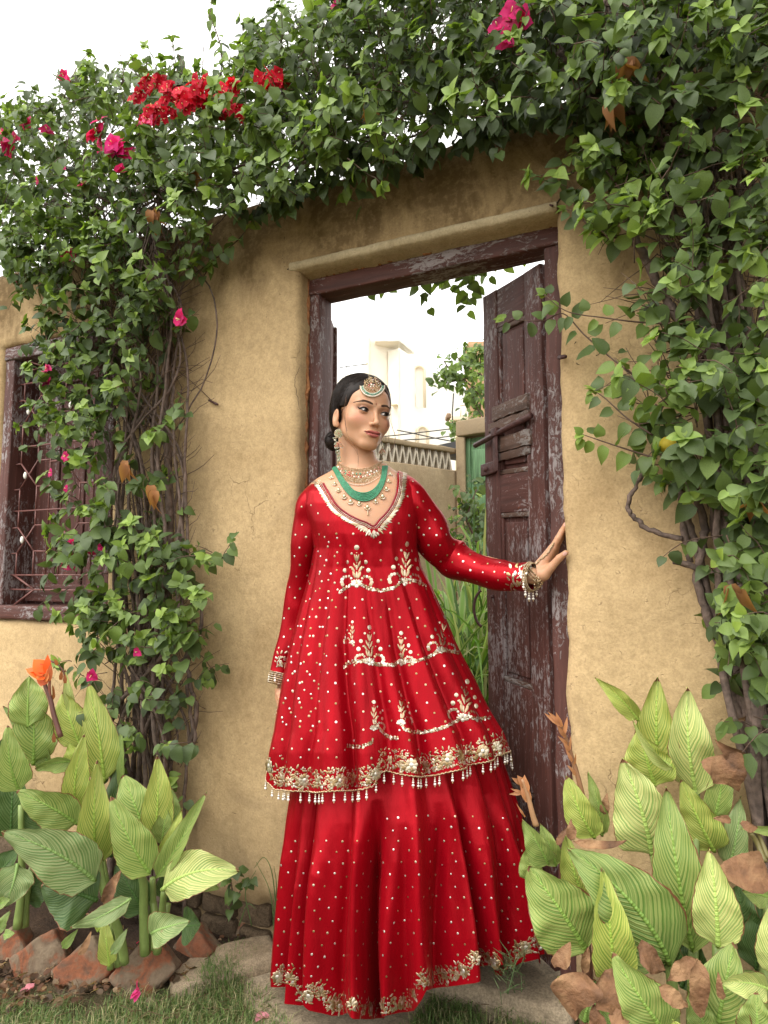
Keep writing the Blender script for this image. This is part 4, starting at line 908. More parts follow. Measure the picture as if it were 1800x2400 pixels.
def dry_mat():
    m, t, b = mat('withered_leaf'); v = coords(t); n1 = noi(t, v, 14, 6, .6, .6); n2 = noi(t, v, 90, 5, .6)
    c = ramp(t, n1, [(.3, (.08, .038, .018)), (.5, (.21, .10, .045)), (.7, (.33, .19, .09))]); c = mixc(t, .5, c, ramp(t, n2, [(.3, .6), (.7, 1.1)]), 'MULTIPLY')
    t.links.new(c, b.inputs['Base Color']); b.inputs['Roughness'].default_value = .75; bump(t, b, math_(t, 'ADD', n1, n2), .8, .006); return m
M_dry = dry_mat()
CC = {'y': (.47, .52, .125), 'p': (.56, .60, .22), 'g': (.34, .42, .12), 'm': (.255, .33, .095), 'd': (.10, .165, .052), 'k': (.29, .36, .15), 'b': (.3, .15, .07)}
def canna_leaf(parent, base, tip, wid, bend, roll, kind, cup=.25, curl=0.0, wav=.26, name='leaf', tpow=.62, tipcut=0.0, bp=None):
    """base/tip are points; wid full width in metres; bend pushes the midrib sideways (fraction of length, in view) ; roll turns the blade about its rib"""
    tpow = tpow * U(.84, 1.16); cup = cup * U(.6, 1.5); wav = wav * U(.7, 1.7)
    base = np.array(base, float); tip = np.array(tip, float); L = np.linalg.norm(tip - base); ax = (tip - base) / L
    view = nrm((base + tip) / 2 - CAM); side = nrm(np.cross(ax, -view)); nor = nrm(np.cross(side, ax))
    if nor @ view > 0: nor = -nor
    cr, sr = math.cos(roll), math.sin(roll); side2 = side * cr + nor * sr; nor2 = nor * cr - side * sr
    nu, nv = 26, 13; V = np.zeros((nu, nv, 3)); UV = np.zeros((nu, nv, 2)); sd = rnd() * 50; mid0 = None
    bend3 = side * bend * L * 1.0
    for i in range(nu):
        u = i / (nu - 1); hw = wid / 2 * (math.sin(math.pi * min(1, u ** tpow)) ** .78 if u < 1 else 0)
        if u < .12: hw *= .25 + .75 * (u / .12)
        if tipcut and u > 1 - tipcut: hw = max(hw, wid * .22)
        c = base + ax * (L * u) + bend3 * 4 * u * (1 - u) * .5 + nor * (.10 * L * math.sin(math.pi * u)) + nor2 * (-curl * L * u * u * .5) + np.array([0, 0, -curl * L * .35 * u ** 3])
        for j in range(nv):
            v = -1 + 2 * j / (nv - 1)
            w_ = hw * v; wv = wav * wid * .5 * noise.noise(Vector((u * 3.2 + sd, v * .9, sd))) * abs(v) ** 1.3 * 1.6 + .022 * wid * math.sin(u * 27 + v * 2 + sd) * abs(v)
            jag = 1 + .07 * noise.noise(Vector((u * 22, sd, v)))
            lift = cup * hw * (abs(v) ** 1.4)
            V[i, j] = c + side2 * w_ * jag * math.cos(cup * .5 * abs(v)) + nor2 * (lift + wv); UV[i, j] = (u, v)
    a = Acc(); col = np.array(CC[kind]) * U(.88, 1.14)
    if kind == 'b':
        n_ = np.array([noise.noise_vector(Vector(p) * 14 + Vector((sd, 0, 0))) for p in V.reshape(-1, 3)]).reshape(V.shape); V = V + n_ * wid * .42
    a.add(V.reshape(-1, 3), grid_faces(nu, nv), col, UV.reshape(-1, 2))
    if kind != 'b':   # raised rib below the blade
        ctr = V[:, nv // 2] - nor2 * .0015; r = np.linspace(.0052, .001, nu) * (wid / .09) ** .5
        Vt, Ft = tube_geo(ctr, r, 6); uu = np.repeat(np.linspace(0, .9, nu), 6); uu = np.concatenate([uu, [0, .9]]); a.add(Vt, Ft, col * [.85, .98, .8], np.stack([uu, np.zeros(len(uu))], 1))
    return a.build(name, M_dry if kind == 'b' else M_canna, parent)
def canna_stem(parent, pts, r0, r1, col=(.22, .30, .085), nm='stem'):
    a = Acc(); tube(a, np.array(pts), np.linspace(r0, r1, len(pts)), 8, 5, col=col); return a.build(nm, M_stalk, parent)
M_stalk = vcol('stalk', .45, 0, .4, nz=30)
def LX(x, y): return x / 2.458, 1500 + y / 2.458
def RX(x, y): return 1150 + x / 2.458, 1500 + y / 2.458
def cpt(fn, x, y, Z): px, py = fn(x, y); return P(px, py, Z)
def canna_set(fn, plants, rows):
    for (k, bx, by, tx, ty, w_, Z, dZ, bend, roll, kind, kw) in rows:
        par = plants[k]; wid = w_ / 2.458 / FOC * Z
        canna_leaf(par, cpt(fn, bx, by, Z), cpt(fn, tx, ty, Z + dZ), wid * 1.06, bend, roll, kind, **kw)
GRP = 'canna lilies along the wall'
def canna_plant(fn, x, y, Z, label):
    px, py = fn(x, y); p = P(px, py, Z); return empty('canna_lily', (p[0], p[1], 0), label, 'canna lily', GRP)
PL = [canna_plant(LX, 620, 1500, 1.98, 'tall striped canna lily under the orange flower left of the bare vine stems'),
      canna_plant(LX, 860, 1700, 1.92, 'medium canna lily with fresh upright leaves nearest the doorway on the left side'),
      canna_plant(LX, 100, 1600, 2.02, 'canna lily cut off by the left picture edge above the tilted bricks')]
e = {}
rowsL = [
 (2, -40, 900, 20, 560, 150, 2.15, 0, 0, .2, 'd', e), (2, 60, 1150, 80, 700, 190, 2.15, 0, 0, .3, 'd', e), (0, 640, 1180, 690, 700, 170, 2.14, 0, 0, .3, 'd', e), (0, 640, 1250, 600, 900, 200, 2.12, 0, .1, 0, 'd', e),
 (0, 300, 1150, 160, 900, 200, 2.12, 0, 0, 0, 'd', e), (1, 960, 1500, 1060, 1250, 160, 2.1, 0, 0, 0, 'd', e), (2, 130, 1500, 260, 1330, 190, 2.1, 0, 0, .2, 'd', e), (0, 420, 1500, 330, 1250, 220, 2.1, 0, 0, .2, 'd', e),
 (2, 190, 720, 180, 330, 235, 2.12, 0, .05, .15, 'g', e), (0, 160, 500, 172, 205, 190, 2.08, .03, -.03, -.15, 'g', e), (0, 300, 760, 20, 380, 120, 2.14, 0, .1, .6, 'm', e),
 (0, 470, 620, 360, 300, 180, 2.10, .02, -.05, .1, 'y', e), (0, 440, 480, 375, 170, 60, 2.12, .02, 0, .3, 'p', dict(cup=.9)), (0, 600, 820, 510, 250, 200, 2.08, .03, .04, -.2, 'y', e),
 (0, 690, 880, 700, 500, 62, 2.1, 0, .04, .9, 'm', e), (2, 110, 870, 45, 490, 175, 2.02, -.04, -.10, -.25, 'g', dict(cup=.4)), (0, 440, 700, 200, 742, 95, 2.02, .0, .1, .5, 'g', dict(cup=.5)),
 (0, 400, 760, 400, 590, 110, 2.04, 0, .3, .3, 'y', dict(cup=.7)), (0, 430, 985, 485, 540, 150, 2.0, .0, -.08, -.35, 'y', e), (0, 445, 1060, 95, 870, 215, 1.96, -.06, .05, .35, 'g', dict(wav=.3)),
 (1, 960, 1160, 985, 850, 140, 2.02, 0, .05, 0, 'm', e), (1, 850, 1150, 705, 775, 215, 1.98, .02, .02, .1, 'g', e), (1, 885, 1160, 905, 665, 165, 1.96, .0, .06, -.15, 'y', dict(cup=.35)), (1, 930, 1180, 960, 960, 130, 1.96, 0, 0, .2, 'g', e),
 (2, 100, 1290, 20, 1545, 185, 1.88, -.05, -.1, .2, 'k', e), (2, -60, 1400, 118, 1200, 200, 1.92, .0, 0, .3, 'd', e),
 (0, 560, 1310, 560, 690, 185, 1.90, -.03, -.05, -.1, 'y', e), (0, 548, 1390, 8, 1105, 275, 1.84, -.12, .10, .25, 'k', dict(cup=.15)), (0, 560, 1500, 235, 1420, 300, 1.86, -.05, .06, .2, 'd', dict(cup=.15)),
 (1, 835, 1570, 665, 1290, 190, 1.94, 0, 0, .1, 'd', e), (1, 862, 1345, 640, 900, 205, 1.86, -.04, -.06, -.1, 'g', dict(cup=.35)), (1, 900, 1370, 1190, 875, 120, 1.88, .0, .05, .3, 'g', dict(cup=.9)), (1, 895, 1330, 1050, 970, 110, 1.9, .0, .10, .1, 'y', e),
 (1, 1060, 1370, 1265, 1435, 95, 1.86, 0, -.05, 0, 'g', e), (1, 930, 1440, 1378, 1330, 225, 1.84, -.03, -.20, .1, 'p', dict(cup=.1)), (0, 755, 1490, 405, 1655, 100, 1.80, -.03, -.1, .2, 'k', e),
 (1, 1050, 1650, 1160, 1640, 175, 1.88, 0, 0, 0, 'd', e), (1, 870, 1690, 1095, 1620, 165, 1.80, -.02, -.05, .1, 'k', e), (0, 630, 1880, 595, 1590, 90, 1.82, 0, 0, .2, 'y', e), (0, 560, 1680, 620, 1590, 60, 1.84, 0, 0, .2, 'y', e),
 (2, 360, 1775, 450, 1665, 48, 1.82, 0, 0, 0, 'm', e), (1, 640, 1810, 735, 1660, 48, 1.80, 0, .05, .2, 'k', e), (0, 600, 1540, 700, 1310, 60, 1.80, 0, -.1, .2, 'b', e), (0, 460, 1820, 520, 1680, 34, 1.80, 0, .1, .2, 'b', e),
 (2, -20, 1680, 60, 1560, 60, 1.8, 0, 0, .2, 'm', e), (2, 20, 1700, 85, 1690, 50, 1.78, 0, 0, .2, 'm', e), (2, 0, 1520, 60, 1500, 60, 1.8, 0, 0, .2, 'm', e)]
canna_set(LX, PL, rowsL)
def G_of(fn, x, y): px, py = fn(x, y); return G(px, py, .0)
for (k, pts, r0, r1) in ((0, [(635, 1895, 1.93), (645, 1680, 1.93), (652, 1560, 1.93), (600, 1350, 1.92)], .009, .007), (0, [(560, 1160, 1.9), (575, 1330, 1.88), (612, 1480, 1.88), (690, 1700, 1.9), (720, 1860, 1.92)], .011, .012), (0, [(680, 1880, 1.95), (660, 1650, 1.96), (560, 1100, 2.0), (480, 700, 2.04)], .010, .006),
     (1, [(835, 1810, 1.93), (828, 1550, 1.92), (825, 1400, 1.90), (790, 1270, 1.87)], .014, .009), (1, [(850, 1800, 1.95), (880, 1550, 1.94), (880, 1370, 1.93)], .010, .008), (1, [(905, 1800, 1.93), (930, 1600, 1.91), (945, 1440, 1.87)], .012, .008), (1, [(920, 1790, 2.0), (965, 1520, 2.0)], .012, .01), (1, [(880, 1500, 1.94), (895, 1620, 1.93), (890, 1780, 1.93)], .01, .01),
     (2, [(100, 1660, 2.05), (125, 1400, 2.05), (120, 950, 2.06)], .013, .008), (2, [(140, 1650, 2.08), (150, 1480, 2.08), (190, 1300, 2.08)], .013, .01)):
    canna_stem(PL[k], [cpt(LX, x, y, Z) for (x, y, Z) in pts], r0, r1)
# orange canna flower on its reddish stalk
canna_stem(PL[0], [cpt(LX, x, y, 2.03) for (x, y) in ((350, 560), (310, 430), (290, 340), (262, 270), (250, 215))], .008, .005, (.16, .07, .055), 'flower_stalk')
canna_stem(PL[0], [cpt(LX, x, y, 2.03) for (x, y) in ((290, 340), (285, 270), (292, 150))], .005, .003, (.30, .10, .06), 'flower_stalk')
canna_stem(PL[0], [cpt(LX, x, y, 2.05) for (x, y) in ((290, 120), (330, 140), (365, 180), (372, 220))], .0028, .0022, (.16, .07, .055), 'flower_stalk')
M_orange = vcol('orange_petal', .5, .3)
def petal(parent, fn, b, t_, w_, Z, col, nm='petal', roll=0.0, bend=.0):
    a = Acc(); V, F = LT[1]; p = cpt(fn, *b, Z); q = cpt(fn, *t_, Z - .01); L = np.linalg.norm(q - p); view = nrm(p - CAM); R = frames(np.array([p]), np.array([q - p]), np.array([-view + rv(.35)]), 1)[0]
    S_ = np.array([w_ / 2.458 / FOC * Z * 1.3, L, L * .6]); nz_ = rv(1)
    a.add((V * S_) @ R.T + p, F, np.array(col) * U(.8, 1.2)); a.build(nm, M_orange, parent)
for (b, t_, w_, c) in (((265, 215), (150, 150), 60, (.80, .14, .015)), ((260, 200), (155, 205), 45, (.72, .10, .012)), ((265, 190), (200, 105), 80, (.82, .15, .02)), ((270, 190), (275, 90), 35, (.80, .13, .015)), ((255, 200), (215, 135), 70, (.75, .12, .015)), ((250, 230), (235, 165), 55, (.70, .32, .10)), ((255, 240), (262, 170), 45, (.65, .25, .08)), ((255, 260), (225, 150), 50, (.6, .12, .05)), ((275, 240), (298, 140), 30, (.55, .16, .06))):
    petal(PL[0], LX, b, t_, w_, 2.0, c)
for (b, t_) in (((350, 230), (355, 180)), ((330, 145), (318, 110)), ((375, 250), (372, 200)), ((305, 345), (318, 260)), ((312, 590), (306, 540))): petal(PL[0], LX, b, t_, 18, 2.04, (.35, .12, .05), 'seed_pod')
# right hand group
PR = [canna_plant(RX, 1000, 2300, 1.35, 'broad striped canna lily in the middle of the right clump'), canna_plant(RX, 560, 2100, 1.50, 'canna lily with two withered flower spikes beside the red skirt'), canna_plant(RX, 1500, 2300, 1.30, 'canna lily with curled brown leaves at the right picture edge')]
rowsR = [
 (0, 1130, 1500, 1100, 1150, 260, 1.50, 0, 0, 0, 'd', e), (2, 1450, 1700, 1430, 1400, 200, 1.48, 0, 0, .2, 'd', e), (2, 1530, 1900, 1560, 1500, 180, 1.46, 0, 0, .2, 'd', e), (0, 800, 1700, 830, 1350, 220, 1.5, 0, 0, .2, 'm', e), (2, 1420, 1300, 1400, 1050, 150, 1.5, 0, 0, .2, 'm', e),
 (1, 760, 1900, 850, 1550, 220, 1.48, 0, 0, 0, 'd', e), (0, 1100, 2000, 1180, 1700, 260, 1.42, 0, 0, 0, 'd', e), (2, 1400, 2200, 1520, 1900, 260, 1.36, 0, 0, 0, 'm', e), (1, 540, 2200, 600, 1950, 200, 1.42, 0, 0, 0, 'm', e), (0, 700, 2300, 660, 2060, 160, 1.36, 0, 0, 0, 'm', e),
 (0, 970, 820, 960, 215, 235, 1.56, .0, -.03, .1, 'y', e), (0, 850, 465, 597, 215, 105, 1.52, .0, .10, .2, 'y', dict(cup=.5)), (0, 1185, 890, 1132, 270, 235, 1.52, .0, -.06, -.15, 'p', e),
 (0, 945, 840, 850, 520, 270, 1.50, 0, .0, .2, 'y', e), (0, 1060, 740, 815, 455, 60, 1.46, -.02, -.15, .5, 'p', dict(cup=.8)), (0, 1290, 1220, 1095, 800, 205, 1.48, 0, -.03, .1, 'y', e), (2, 1290, 1020, 1345, 655, 140, 1.5, 0, .06, .2, 'g', e),
 (2, 1370, 1330, 1440, 900, 150, 1.47, 0, .05, .3, 'k', e), (0, 930, 1240, 758, 680, 330, 1.44, .0, .06, .05, 'p', dict(cup=.2)), (1, 600, 1140, 435, 785, 175, 1.50, 0, -.08, .1, 'y', dict(cup=.4)), (1, 640, 1130, 560, 760, 110, 1.52, 0, .1, .5, 'g', e),
 (1, 330, 1290, 182, 1035, 150, 1.47, 0, .05, .3, 'g', dict(cup=.5)), (1, 375, 1300, 285, 1060, 110, 1.49, 0, .08, .3, 'g', e), (1, 240, 1400, 215, 1190, 130, 1.48, 0, 0, .2, 'g', e), (1, 565, 1540, 425, 1110, 185, 1.46, 0, -.08, .1, 'y', e),
 (0, 1165, 1790, 1010, 845, 290, 1.38, .02, -.03, -.05, 'g', dict(cup=.22)), (0, 1035, 1870, 445, 1200, 400, 1.34, .02, .16, .1, 'm', dict(cup=.12)), (0, 1310, 1770, 1262, 1205, 245, 1.30, 0, .03, .0, 'p', dict(cup=.4)),
 (1, 548, 1785, 215, 1300, 370, 1.42, .0, .03, .1, 'g', dict(cup=.12)), (1, 715, 1965, 640, 1300, 235, 1.34, .0, .02, -.1, 'y', dict(cup=.45)), (0, 1020, 1880, 880, 1480, 190, 1.36, 0, 0, .1, 'd', e),
 (2, 1300, 2260, 1400, 1740, 320, 1.26, 0, .0, .2, 'g', dict(wav=.3)), (1, 1010, 2270, 698, 1800, 285, 1.24, .0, -.03, .1, 'g', e), (2, 1600, 2010, 1325, 1975, 150, 1.22, 0, .12, .3, 'p', dict(cup=.5)), (2, 1660, 1960, 1640, 1480, 200, 1.24, 0, 0, .1, 'p', e), (2, 1640, 2010, 1700, 1900, 100, 1.2, 0, 0, .1, 'p', e),
 (2, 1600, 1480, 1450, 1440, 130, 1.4, 0, 0, .2, 'g', e), (2, 1680, 1120, 1440, 1090, 60, 1.42, 0, .1, .4, 'g', e), (2, 1540, 2300, 1530, 2030, 190, 1.2, 0, 0, .1, 'g', e), (0, 1240, 2290, 1180, 2020, 150, 1.26, 0, 0, .1, 'm', e), (1, 480, 2080, 390, 1940, 130, 1.4, 0, 0, .1, 'g', e), (0, 1100, 2300, 1050, 2190, 180, 1.2, 0, 0, .1, 'y', e),
 (2, 1340, 640, 1460, 880, 190, 1.44, -.02, .16, .2, 'b', dict(cup=.5)), (2, 1500, 720, 1300, 570, 120, 1.45, -.02, -.2, .4, 'b', dict(cup=.5)), (2, 1590, 430, 1340, 500, 30, 1.5, 0, .1, .4, 'b', e), (2, 1560, 1345, 1345, 1350, 150, 1.38, -.02, .05, .1, 'b', dict(cup=.4)), (2, 1390, 1040, 1280, 1035, 40, 1.4, 0, .05, .1, 'b', e),
 (2, 1440, 1060, 1540, 1080, 60, 1.4, 0, .3, .4, 'b', e), (0, 640, 1000, 660, 870, 50, 1.5, 0, 0, .3, 'b', e), (0, 480, 1160, 780, 1145, 50, 1.38, 0, .25, .4, 'b', e), (1, 470, 1170, 480, 1030, 60, 1.42, 0, .1, .4, 'b', e), (1, 375, 1190, 440, 1080, 40, 1.45, 0, .1, .4, 'b', e),
 (1, 555, 1925, 455, 2212, 190, 1.28, -.02, .05, .2, 'b', e), (1, 390, 1860, 440, 1740, 90, 1.36, 0, .1, .3, 'b', e), (1, 540, 1930, 570, 1760, 50, 1.36, 0, .0, .3, 'b', e), (0, 620, 1960, 830, 2120, 190, 1.27, 0, .1, .3, 'b', e), (0, 850, 1810, 1020, 1900, 110, 1.28, 0, .1, .3, 'b', e),
 (0, 1190, 1830, 1220, 2140, 100, 1.22, 0, .05, .3, 'b', e), (0, 1200, 1850, 1010, 1940, 90, 1.24, 0, .15, .4, 'b', e), (0, 970, 1990, 1110, 2100, 90, 1.2, 0, .1, .3, 'b', e), (0, 700, 2150, 810, 2230, 90, 1.22, 0, .1, .3, 'b', e), (2, 1330, 2080, 1300, 1900, 40, 1.2, 0, 0, .3, 'b', e), (1, 620, 2250, 590, 2120, 90, 1.25, 0, 0, .3, 'b', e), (2, 1390, 1470, 1400, 1560, 40, 1.36, 0, 0, .3, 'b', e)]
canna_set(RX, PR, rowsR)
for (k, pts, r0, r1, c) in ((0, [(1060, 2300, 1.38), (1035, 1870, 1.36), (940, 1240, 1.44)], .012, .008, (.22, .3, .085)), (0, [(1160, 2300, 1.38), (1168, 1790, 1.4), (1188, 880, 1.52)], .012, .007, (.22, .3, .085)), (1, [(560, 2250, 1.5), (560, 1950, 1.48), (550, 1750, 1.45)], .014, .010, (.2, .09, .06)), (0, [(720, 2350, 1.4), (718, 1960, 1.36)], .010, .008, (.22, .3, .085)),
     (2, [(1310, 2300, 1.35), (1305, 1760, 1.34)], .012, .009, (.22, .3, .085)), (2, [(1560, 2300, 1.4), (1600, 1500, 1.45)], .012, .009, (.22, .3, .085)), (2, [(1580, 1280, 1.4), (1540, 1180, 1.42), (1500, 1110, 1.42)], .006, .005, (.2, .17, .06)), (2, [(1600, 1260, 1.4), (1560, 1160, 1.42), (1530, 1100, 1.42)], .005, .004, (.2, .17, .06))):
    canna_stem(PR[k], [cpt(RX, x, y, Z) for (x, y, Z) in pts], r0, r1, c)
canna_stem(PR[1], [cpt(RX, x, y, 1.50) for (x, y) in ((530, 900), (500, 780), (460, 650), (430, 560), (400, 480))], .006, .004, (.30, .15, .075), 'flower_stalk')
canna_stem(PR[1], [cpt(RX, x, y, 1.47) for (x, y) in ((262, 1070), (240, 1000), (215, 900), (180, 800))], .007, .004, (.40, .22, .11), 'flower_stalk')
for (b, t_, w_) in (((400, 490), (320, 430), 22), ((400, 480), (340, 420), 18), ((410, 500), (375, 430), 24), ((425, 540), (440, 450), 18), ((430, 560), (385, 500), 20), ((440, 600), (395, 560), 16), ((450, 640), (425, 590), 18), ((450, 640), (470, 560), 14), ((470, 700), (440, 640), 16), ((480, 720), (500, 660), 12), ((490, 780), (455, 720), 20), ((185, 830), (130, 800), 26), ((190, 840), (165, 785), 34), ((200, 880), (190, 790), 46), ((220, 930), (180, 830), 44), ((185, 880), (115, 890), 18), ((180, 880), (125, 860), 14), ((200, 1020), (150, 955), 10)):
    petal(PR[1], RX, b, t_, w_, 1.47 if b[0] < 300 else 1.49, (.42, .19, .085), 'dry_bract')
# ------------------------------------------------------------------ tilted edging bricks
def brick_mat():
    m, t, b = mat('edging_brick'); v = coords(t); n1 = noi(t, v, 13, 5, .6, .8); n2 = noi(t, v, 80, 6, .65)
    c = ramp(t, n1, [(.30, (.09, .055, .035)), (.44, (.24, .080, .035)), (.54, (.16, .11, .07)), (.75, (.25, .19, .125))]); c = mixc(t, .55, c, ramp(t, n2, [(.3, .5), (.65, 1.1)]), 'MULTIPLY')
    t.links.new(c, b.inputs['Base Color']); b.inputs['Roughness'].default_value = .93; bump(t, b, math_(t, 'ADD', n1, n2), .8, .006); return m
M_ebrick = brick_mat(); M_slab = soil_mat('pale_slab', (.30, .22, .14), (.40, .31, .21), (.46, .37, .27), 1.5, .9, .4)
BR = [('half buried tilted brick cut by the left picture edge', 10, 2262, .10, .115, 38, 0, 0), ('pale red tilted brick, second from the left edge', 78, 2290, .155, .125, 32, 6, 1), ('dark mossy tilted brick in the middle of the flower bed edging', 180, 2315, .165, .125, 40, -5, 2), ('large orange tilted brick under the medium canna lily with a pink petal on it', 322, 2320, .17, .135, 43, 4, 3), ('narrow grey red tilted brick right of the orange one', 448, 2262, .10, .125, 55, -16, 4), ('small red brick lying against the wall footing', 555, 2205, .12, .07, 30, -28, 5), ('flat grey stone touching the wall footing by the red skirt', 618, 2212, .12, .05, 8, 10, 6)]
for (lab, x, y, L, D, rot, yaw, sd) in BR:
    p = G(x, y, 0); L *= .88; D *= .9; rt = empty('edging_brick', (p[0], p[1], 0), lab, 'brick'); V_, F_ = rough_box(-L / 2, L / 2, -.045, .045, -D / 2, D / 2, .016, .012, .006, 22, sd * 5)
    M = Matrix.Translation((p[0], p[1] + .03, D * .28)) @ Matrix.Rotation(YAW + math.radians(yaw), 4, 'Z') @ Matrix.Rotation(math.radians(-22), 4, 'X') @ Matrix.Rotation(math.radians(-rot), 4, 'Y')
    link('brick', rawmesh('brick', xf(V_, M), F_, M_ebrick), rt)
p = G(530, 2285, 0); rt = empty('stone_slab', (p[0], p[1], 0), 'flat beige stone slab between the bricks and the path', 'stone'); V_, F_ = rough_box(-.15, .15, -.07, .09, -.03, .045, .02, .02, .008, 12, 3)
link('slab', rawmesh('slab', xf(V_, Matrix.Translation((p[0], p[1], .0)) @ Matrix.Rotation(YAW + .35, 4, 'Z') @ Matrix.Rotation(-.12, 4, 'Y')), F_, M_slab), rt)
for (x, y, r, lab) in ((92, 2355, .022, 'small tan stone lying left of the lawn edge'), (125, 2362, .014, 'tiny reddish pebble beside the tan stone'), (355, 2352, .016, 'small rusty pebble in the grass below the orange brick'), (1318, 2290, .06, 'beige stone half hidden behind the withered leaves at the skirt')):
    p = G(x, y, 0); V_, F_ = rough_box(-r, r, -r * .8, r * .8, -r * .5, r * .6, r * .5, r * .5, r * .35, 1.2 / r, x); o = link('pebble' if r < .05 else 'stone', rawmesh('pebble', V_ + p + [0, 0, r * .3], F_, M_slab)); prop(o, lab, 'stone')
# ------------------------------------------------------------------ grass, weeds, litter
def blades(name, n, fn, mt, hmin, hmax, wd, cols, parent=None, lean=.6, density=None):
    """n grass blades with roots from fn()"""
    Vs = np.zeros((n, 5, 3)); C = np.zeros((n, 5, 3)); k = 0; tries = 0
    while k < n and tries < n * 12:
        tries += 1; p = fn()
        if p is None: continue
        h = U(hmin, hmax); an = U(0, 6.283); ln = U(.1, lean); d = np.array([math.cos(an), math.sin(an), 0]); s = np.array([-d[1], d[0], 0]) * wd * U(.6, 1.3)
        m_ = p + d * h * ln * .35 + [0, 0, h * .6]; t_ = p + d * h * ln + [0, 0, h * (1.05 - ln * .45)]
        Vs[k] = (p - s, p + s, m_ - s * .7, m_ + s * .7, t_); C[k] = np.array(random.choice(cols)) * U(.7, 1.3); k += 1
    Vs, C = Vs[:k], C[:k]; F = np.array([[0, 1, 3], [0, 3, 2], [2, 3, 4]]); Fa = (F[None] + (np.arange(k) * 5)[:, None, None]).reshape(-1, 3)
    return link(name, rawmesh(name, Vs.reshape(-1, 3), Fa, mt, True, C.reshape(-1, 3)), parent)
M_grass = vcol('grass_blade', .6, .25, .3)
lawnP = [(-200, 2335), (120, 2360), (240, 2345), (420, 2345), (480, 2300), (560, 2255), (600, 2300), (640, 2370), (700, 2440), (760, 2560), (-400, 2600)]
lawnP2 = [(1130, 2330), (1180, 2270), (1270, 2250), (1330, 2290), (1420, 2300), (1700, 2420), (1600, 2600), (900, 2600), (930, 2440), (1010, 2360), (1060, 2320)]
def groot(P_, thr=-.25):
    def f():
        x, y = pick(P_); p = G(x, y, .0)
        if noise.noise(Vector((p[0] * 5, p[1] * 5, 0))) < thr + .35 * rnd() - .1: return None
        p[2] = ground_h(p[0], p[1]); return p
    return f
GC = [(.12, .19, .055), (.15, .23, .065), (.09, .15, .045), (.28, .27, .13), (.38, .34, .19), (.13, .19, .07)]
o = blades('grass', 22000, groot(lawnP, -.4), M_grass, .012, .050, .0011, GC, lean=1.3); prop(o, kind='stuff')
o = blades('grass', 16000, groot(lawnP2, -.4), M_grass, .014, .055, .0011, GC[:5] + GC[:3], lean=1.3); prop(o, kind='stuff')
def gp(P_):
    def f(): x, y = pick(P_); p = G(x, y, .0); p[2] = ground_h(p[0], p[1]); return p
    return f
o = blades('grass_tuft', 1500, gp([(490, 2290), (560, 2240), (620, 2270), (560, 2320), (440, 2340)]), M_grass, .03, .075, .0011, GC[:3], lean=1.1); prop(o, kind='stuff')
o = blades('grass_tuft', 2200, gp([(1110, 2330), (1180, 2260), (1270, 2240), (1300, 2330), (1200, 2400)]), M_grass, .03, .085, .0011, GC[:4], lean=1.1); prop(o, kind='stuff')
a = Acc(); tube(a, [P(1190 + 4 * k, 2330 - 16 * k, 1.7 + .004 * k) for k in range(6)], .0018, 5)
for k in range(42): p = P(U(1165, 1235), U(2235, 2330), U(1.66, 1.74)); d = nrm(rv() + [0, 0, .8]); tube(a, [p, p + d * .025, p + d * .045 + rv(.006)], (.0011, .0009, .0004), 4)
o = a.build('weed', simple('weed_stem', (.07, .11, .035), .7)); prop(o, 'feathery green weed standing in front of the skirt hem on the right', 'weed')
# little plant and long grass blades by the wall left of the skirt
wp = G(530, 2165); wo = empty('weed_plant', (wp[0], wp[1], 0), 'small leafy weed growing from the wall footing left of the skirt', 'weed'); lv = Leaves(); tw = Acc()
for pts in ([(530, 2165), (545, 2100), (540, 2050), (560, 2040)], [(545, 2120), (575, 2070), (590, 2060)]):
    q = smooth_path(np.array([W(x, y, -.06) for x, y in pts]), 4); tube(tw, q, .002, 5)
    for i in range(2, len(q)): t, n_ = leaf_dir(rv(), .2); lv.add(q[i], t, n_, U(.028, .042), random.randint(1, 3), 1)
tw.build('stem', M_twig, wo); lv.emit(wo, 60)
a = Acc()
for pts in ([(645, 2250), (635, 2100), (600, 2020)], [(650, 2200), (640, 2060), (620, 2010), (595, 2035)], [(590, 2170), (575, 2090), (600, 2040)], [(640, 2160), (648, 2080), (642, 2030)], [(560, 2170), (580, 2120), (600, 2130)]):
    tube(a, [W(x, y, -.12) for x, y in pts], (.0022, .0016, .0007) if len(pts) == 3 else (.0022, .0018, .0012, .0006), 4, 5, col=(.10, .15, .05))
o = a.build('grass_blades', M_grass); prop(o, 'long thin grass blades rising beside the left edge of the skirt', 'grass')
lit = Acc()
for _ in range(950):
    x, y = pick([(-100, 2180), (420, 2120), (640, 2160), (500, 2290), (300, 2330), (60, 2370), (-150, 2370)]); p = G(x, y, .02); p[2] = .026 + .012 * gnoise(p[0], p[1], 9) + U(0, .008)
    t = nrm(rv() * [1, 1, .25]); R = frames(np.array([p]), np.array([t]), np.array([rv(.4) + [0, 0, 1]]), 1)[0]; s = U(.008, .028)
    c = random.choice([(.16, .075, .04), (.25, .13, .07), (.09, .05, .03), (.30, .20, .11), (.12, .08, .05), (.35, .24, .15)]); lit.add((LT[random.randrange(4)][0] * s) @ R.T + p, LT[0][1] if False else LT[1][1], np.array(c) * U(.6, 1.2))
for _ in range(260):
    x, y = pick([(-50, 2200), (640, 2180), (640, 2400), (-50, 2400)]) if rnd() < .7 else pick(lawnP2); p = G(x, y, .02); p[2] = .03; d = nrm(rv() * [1, 1, .15]); tube(lit, [p, p + d * U(.01, .05)], .0009, 4, col=(.16, .10, .06))
o = lit.build('leaf_litter', M_bract); prop(o, kind='stuff')
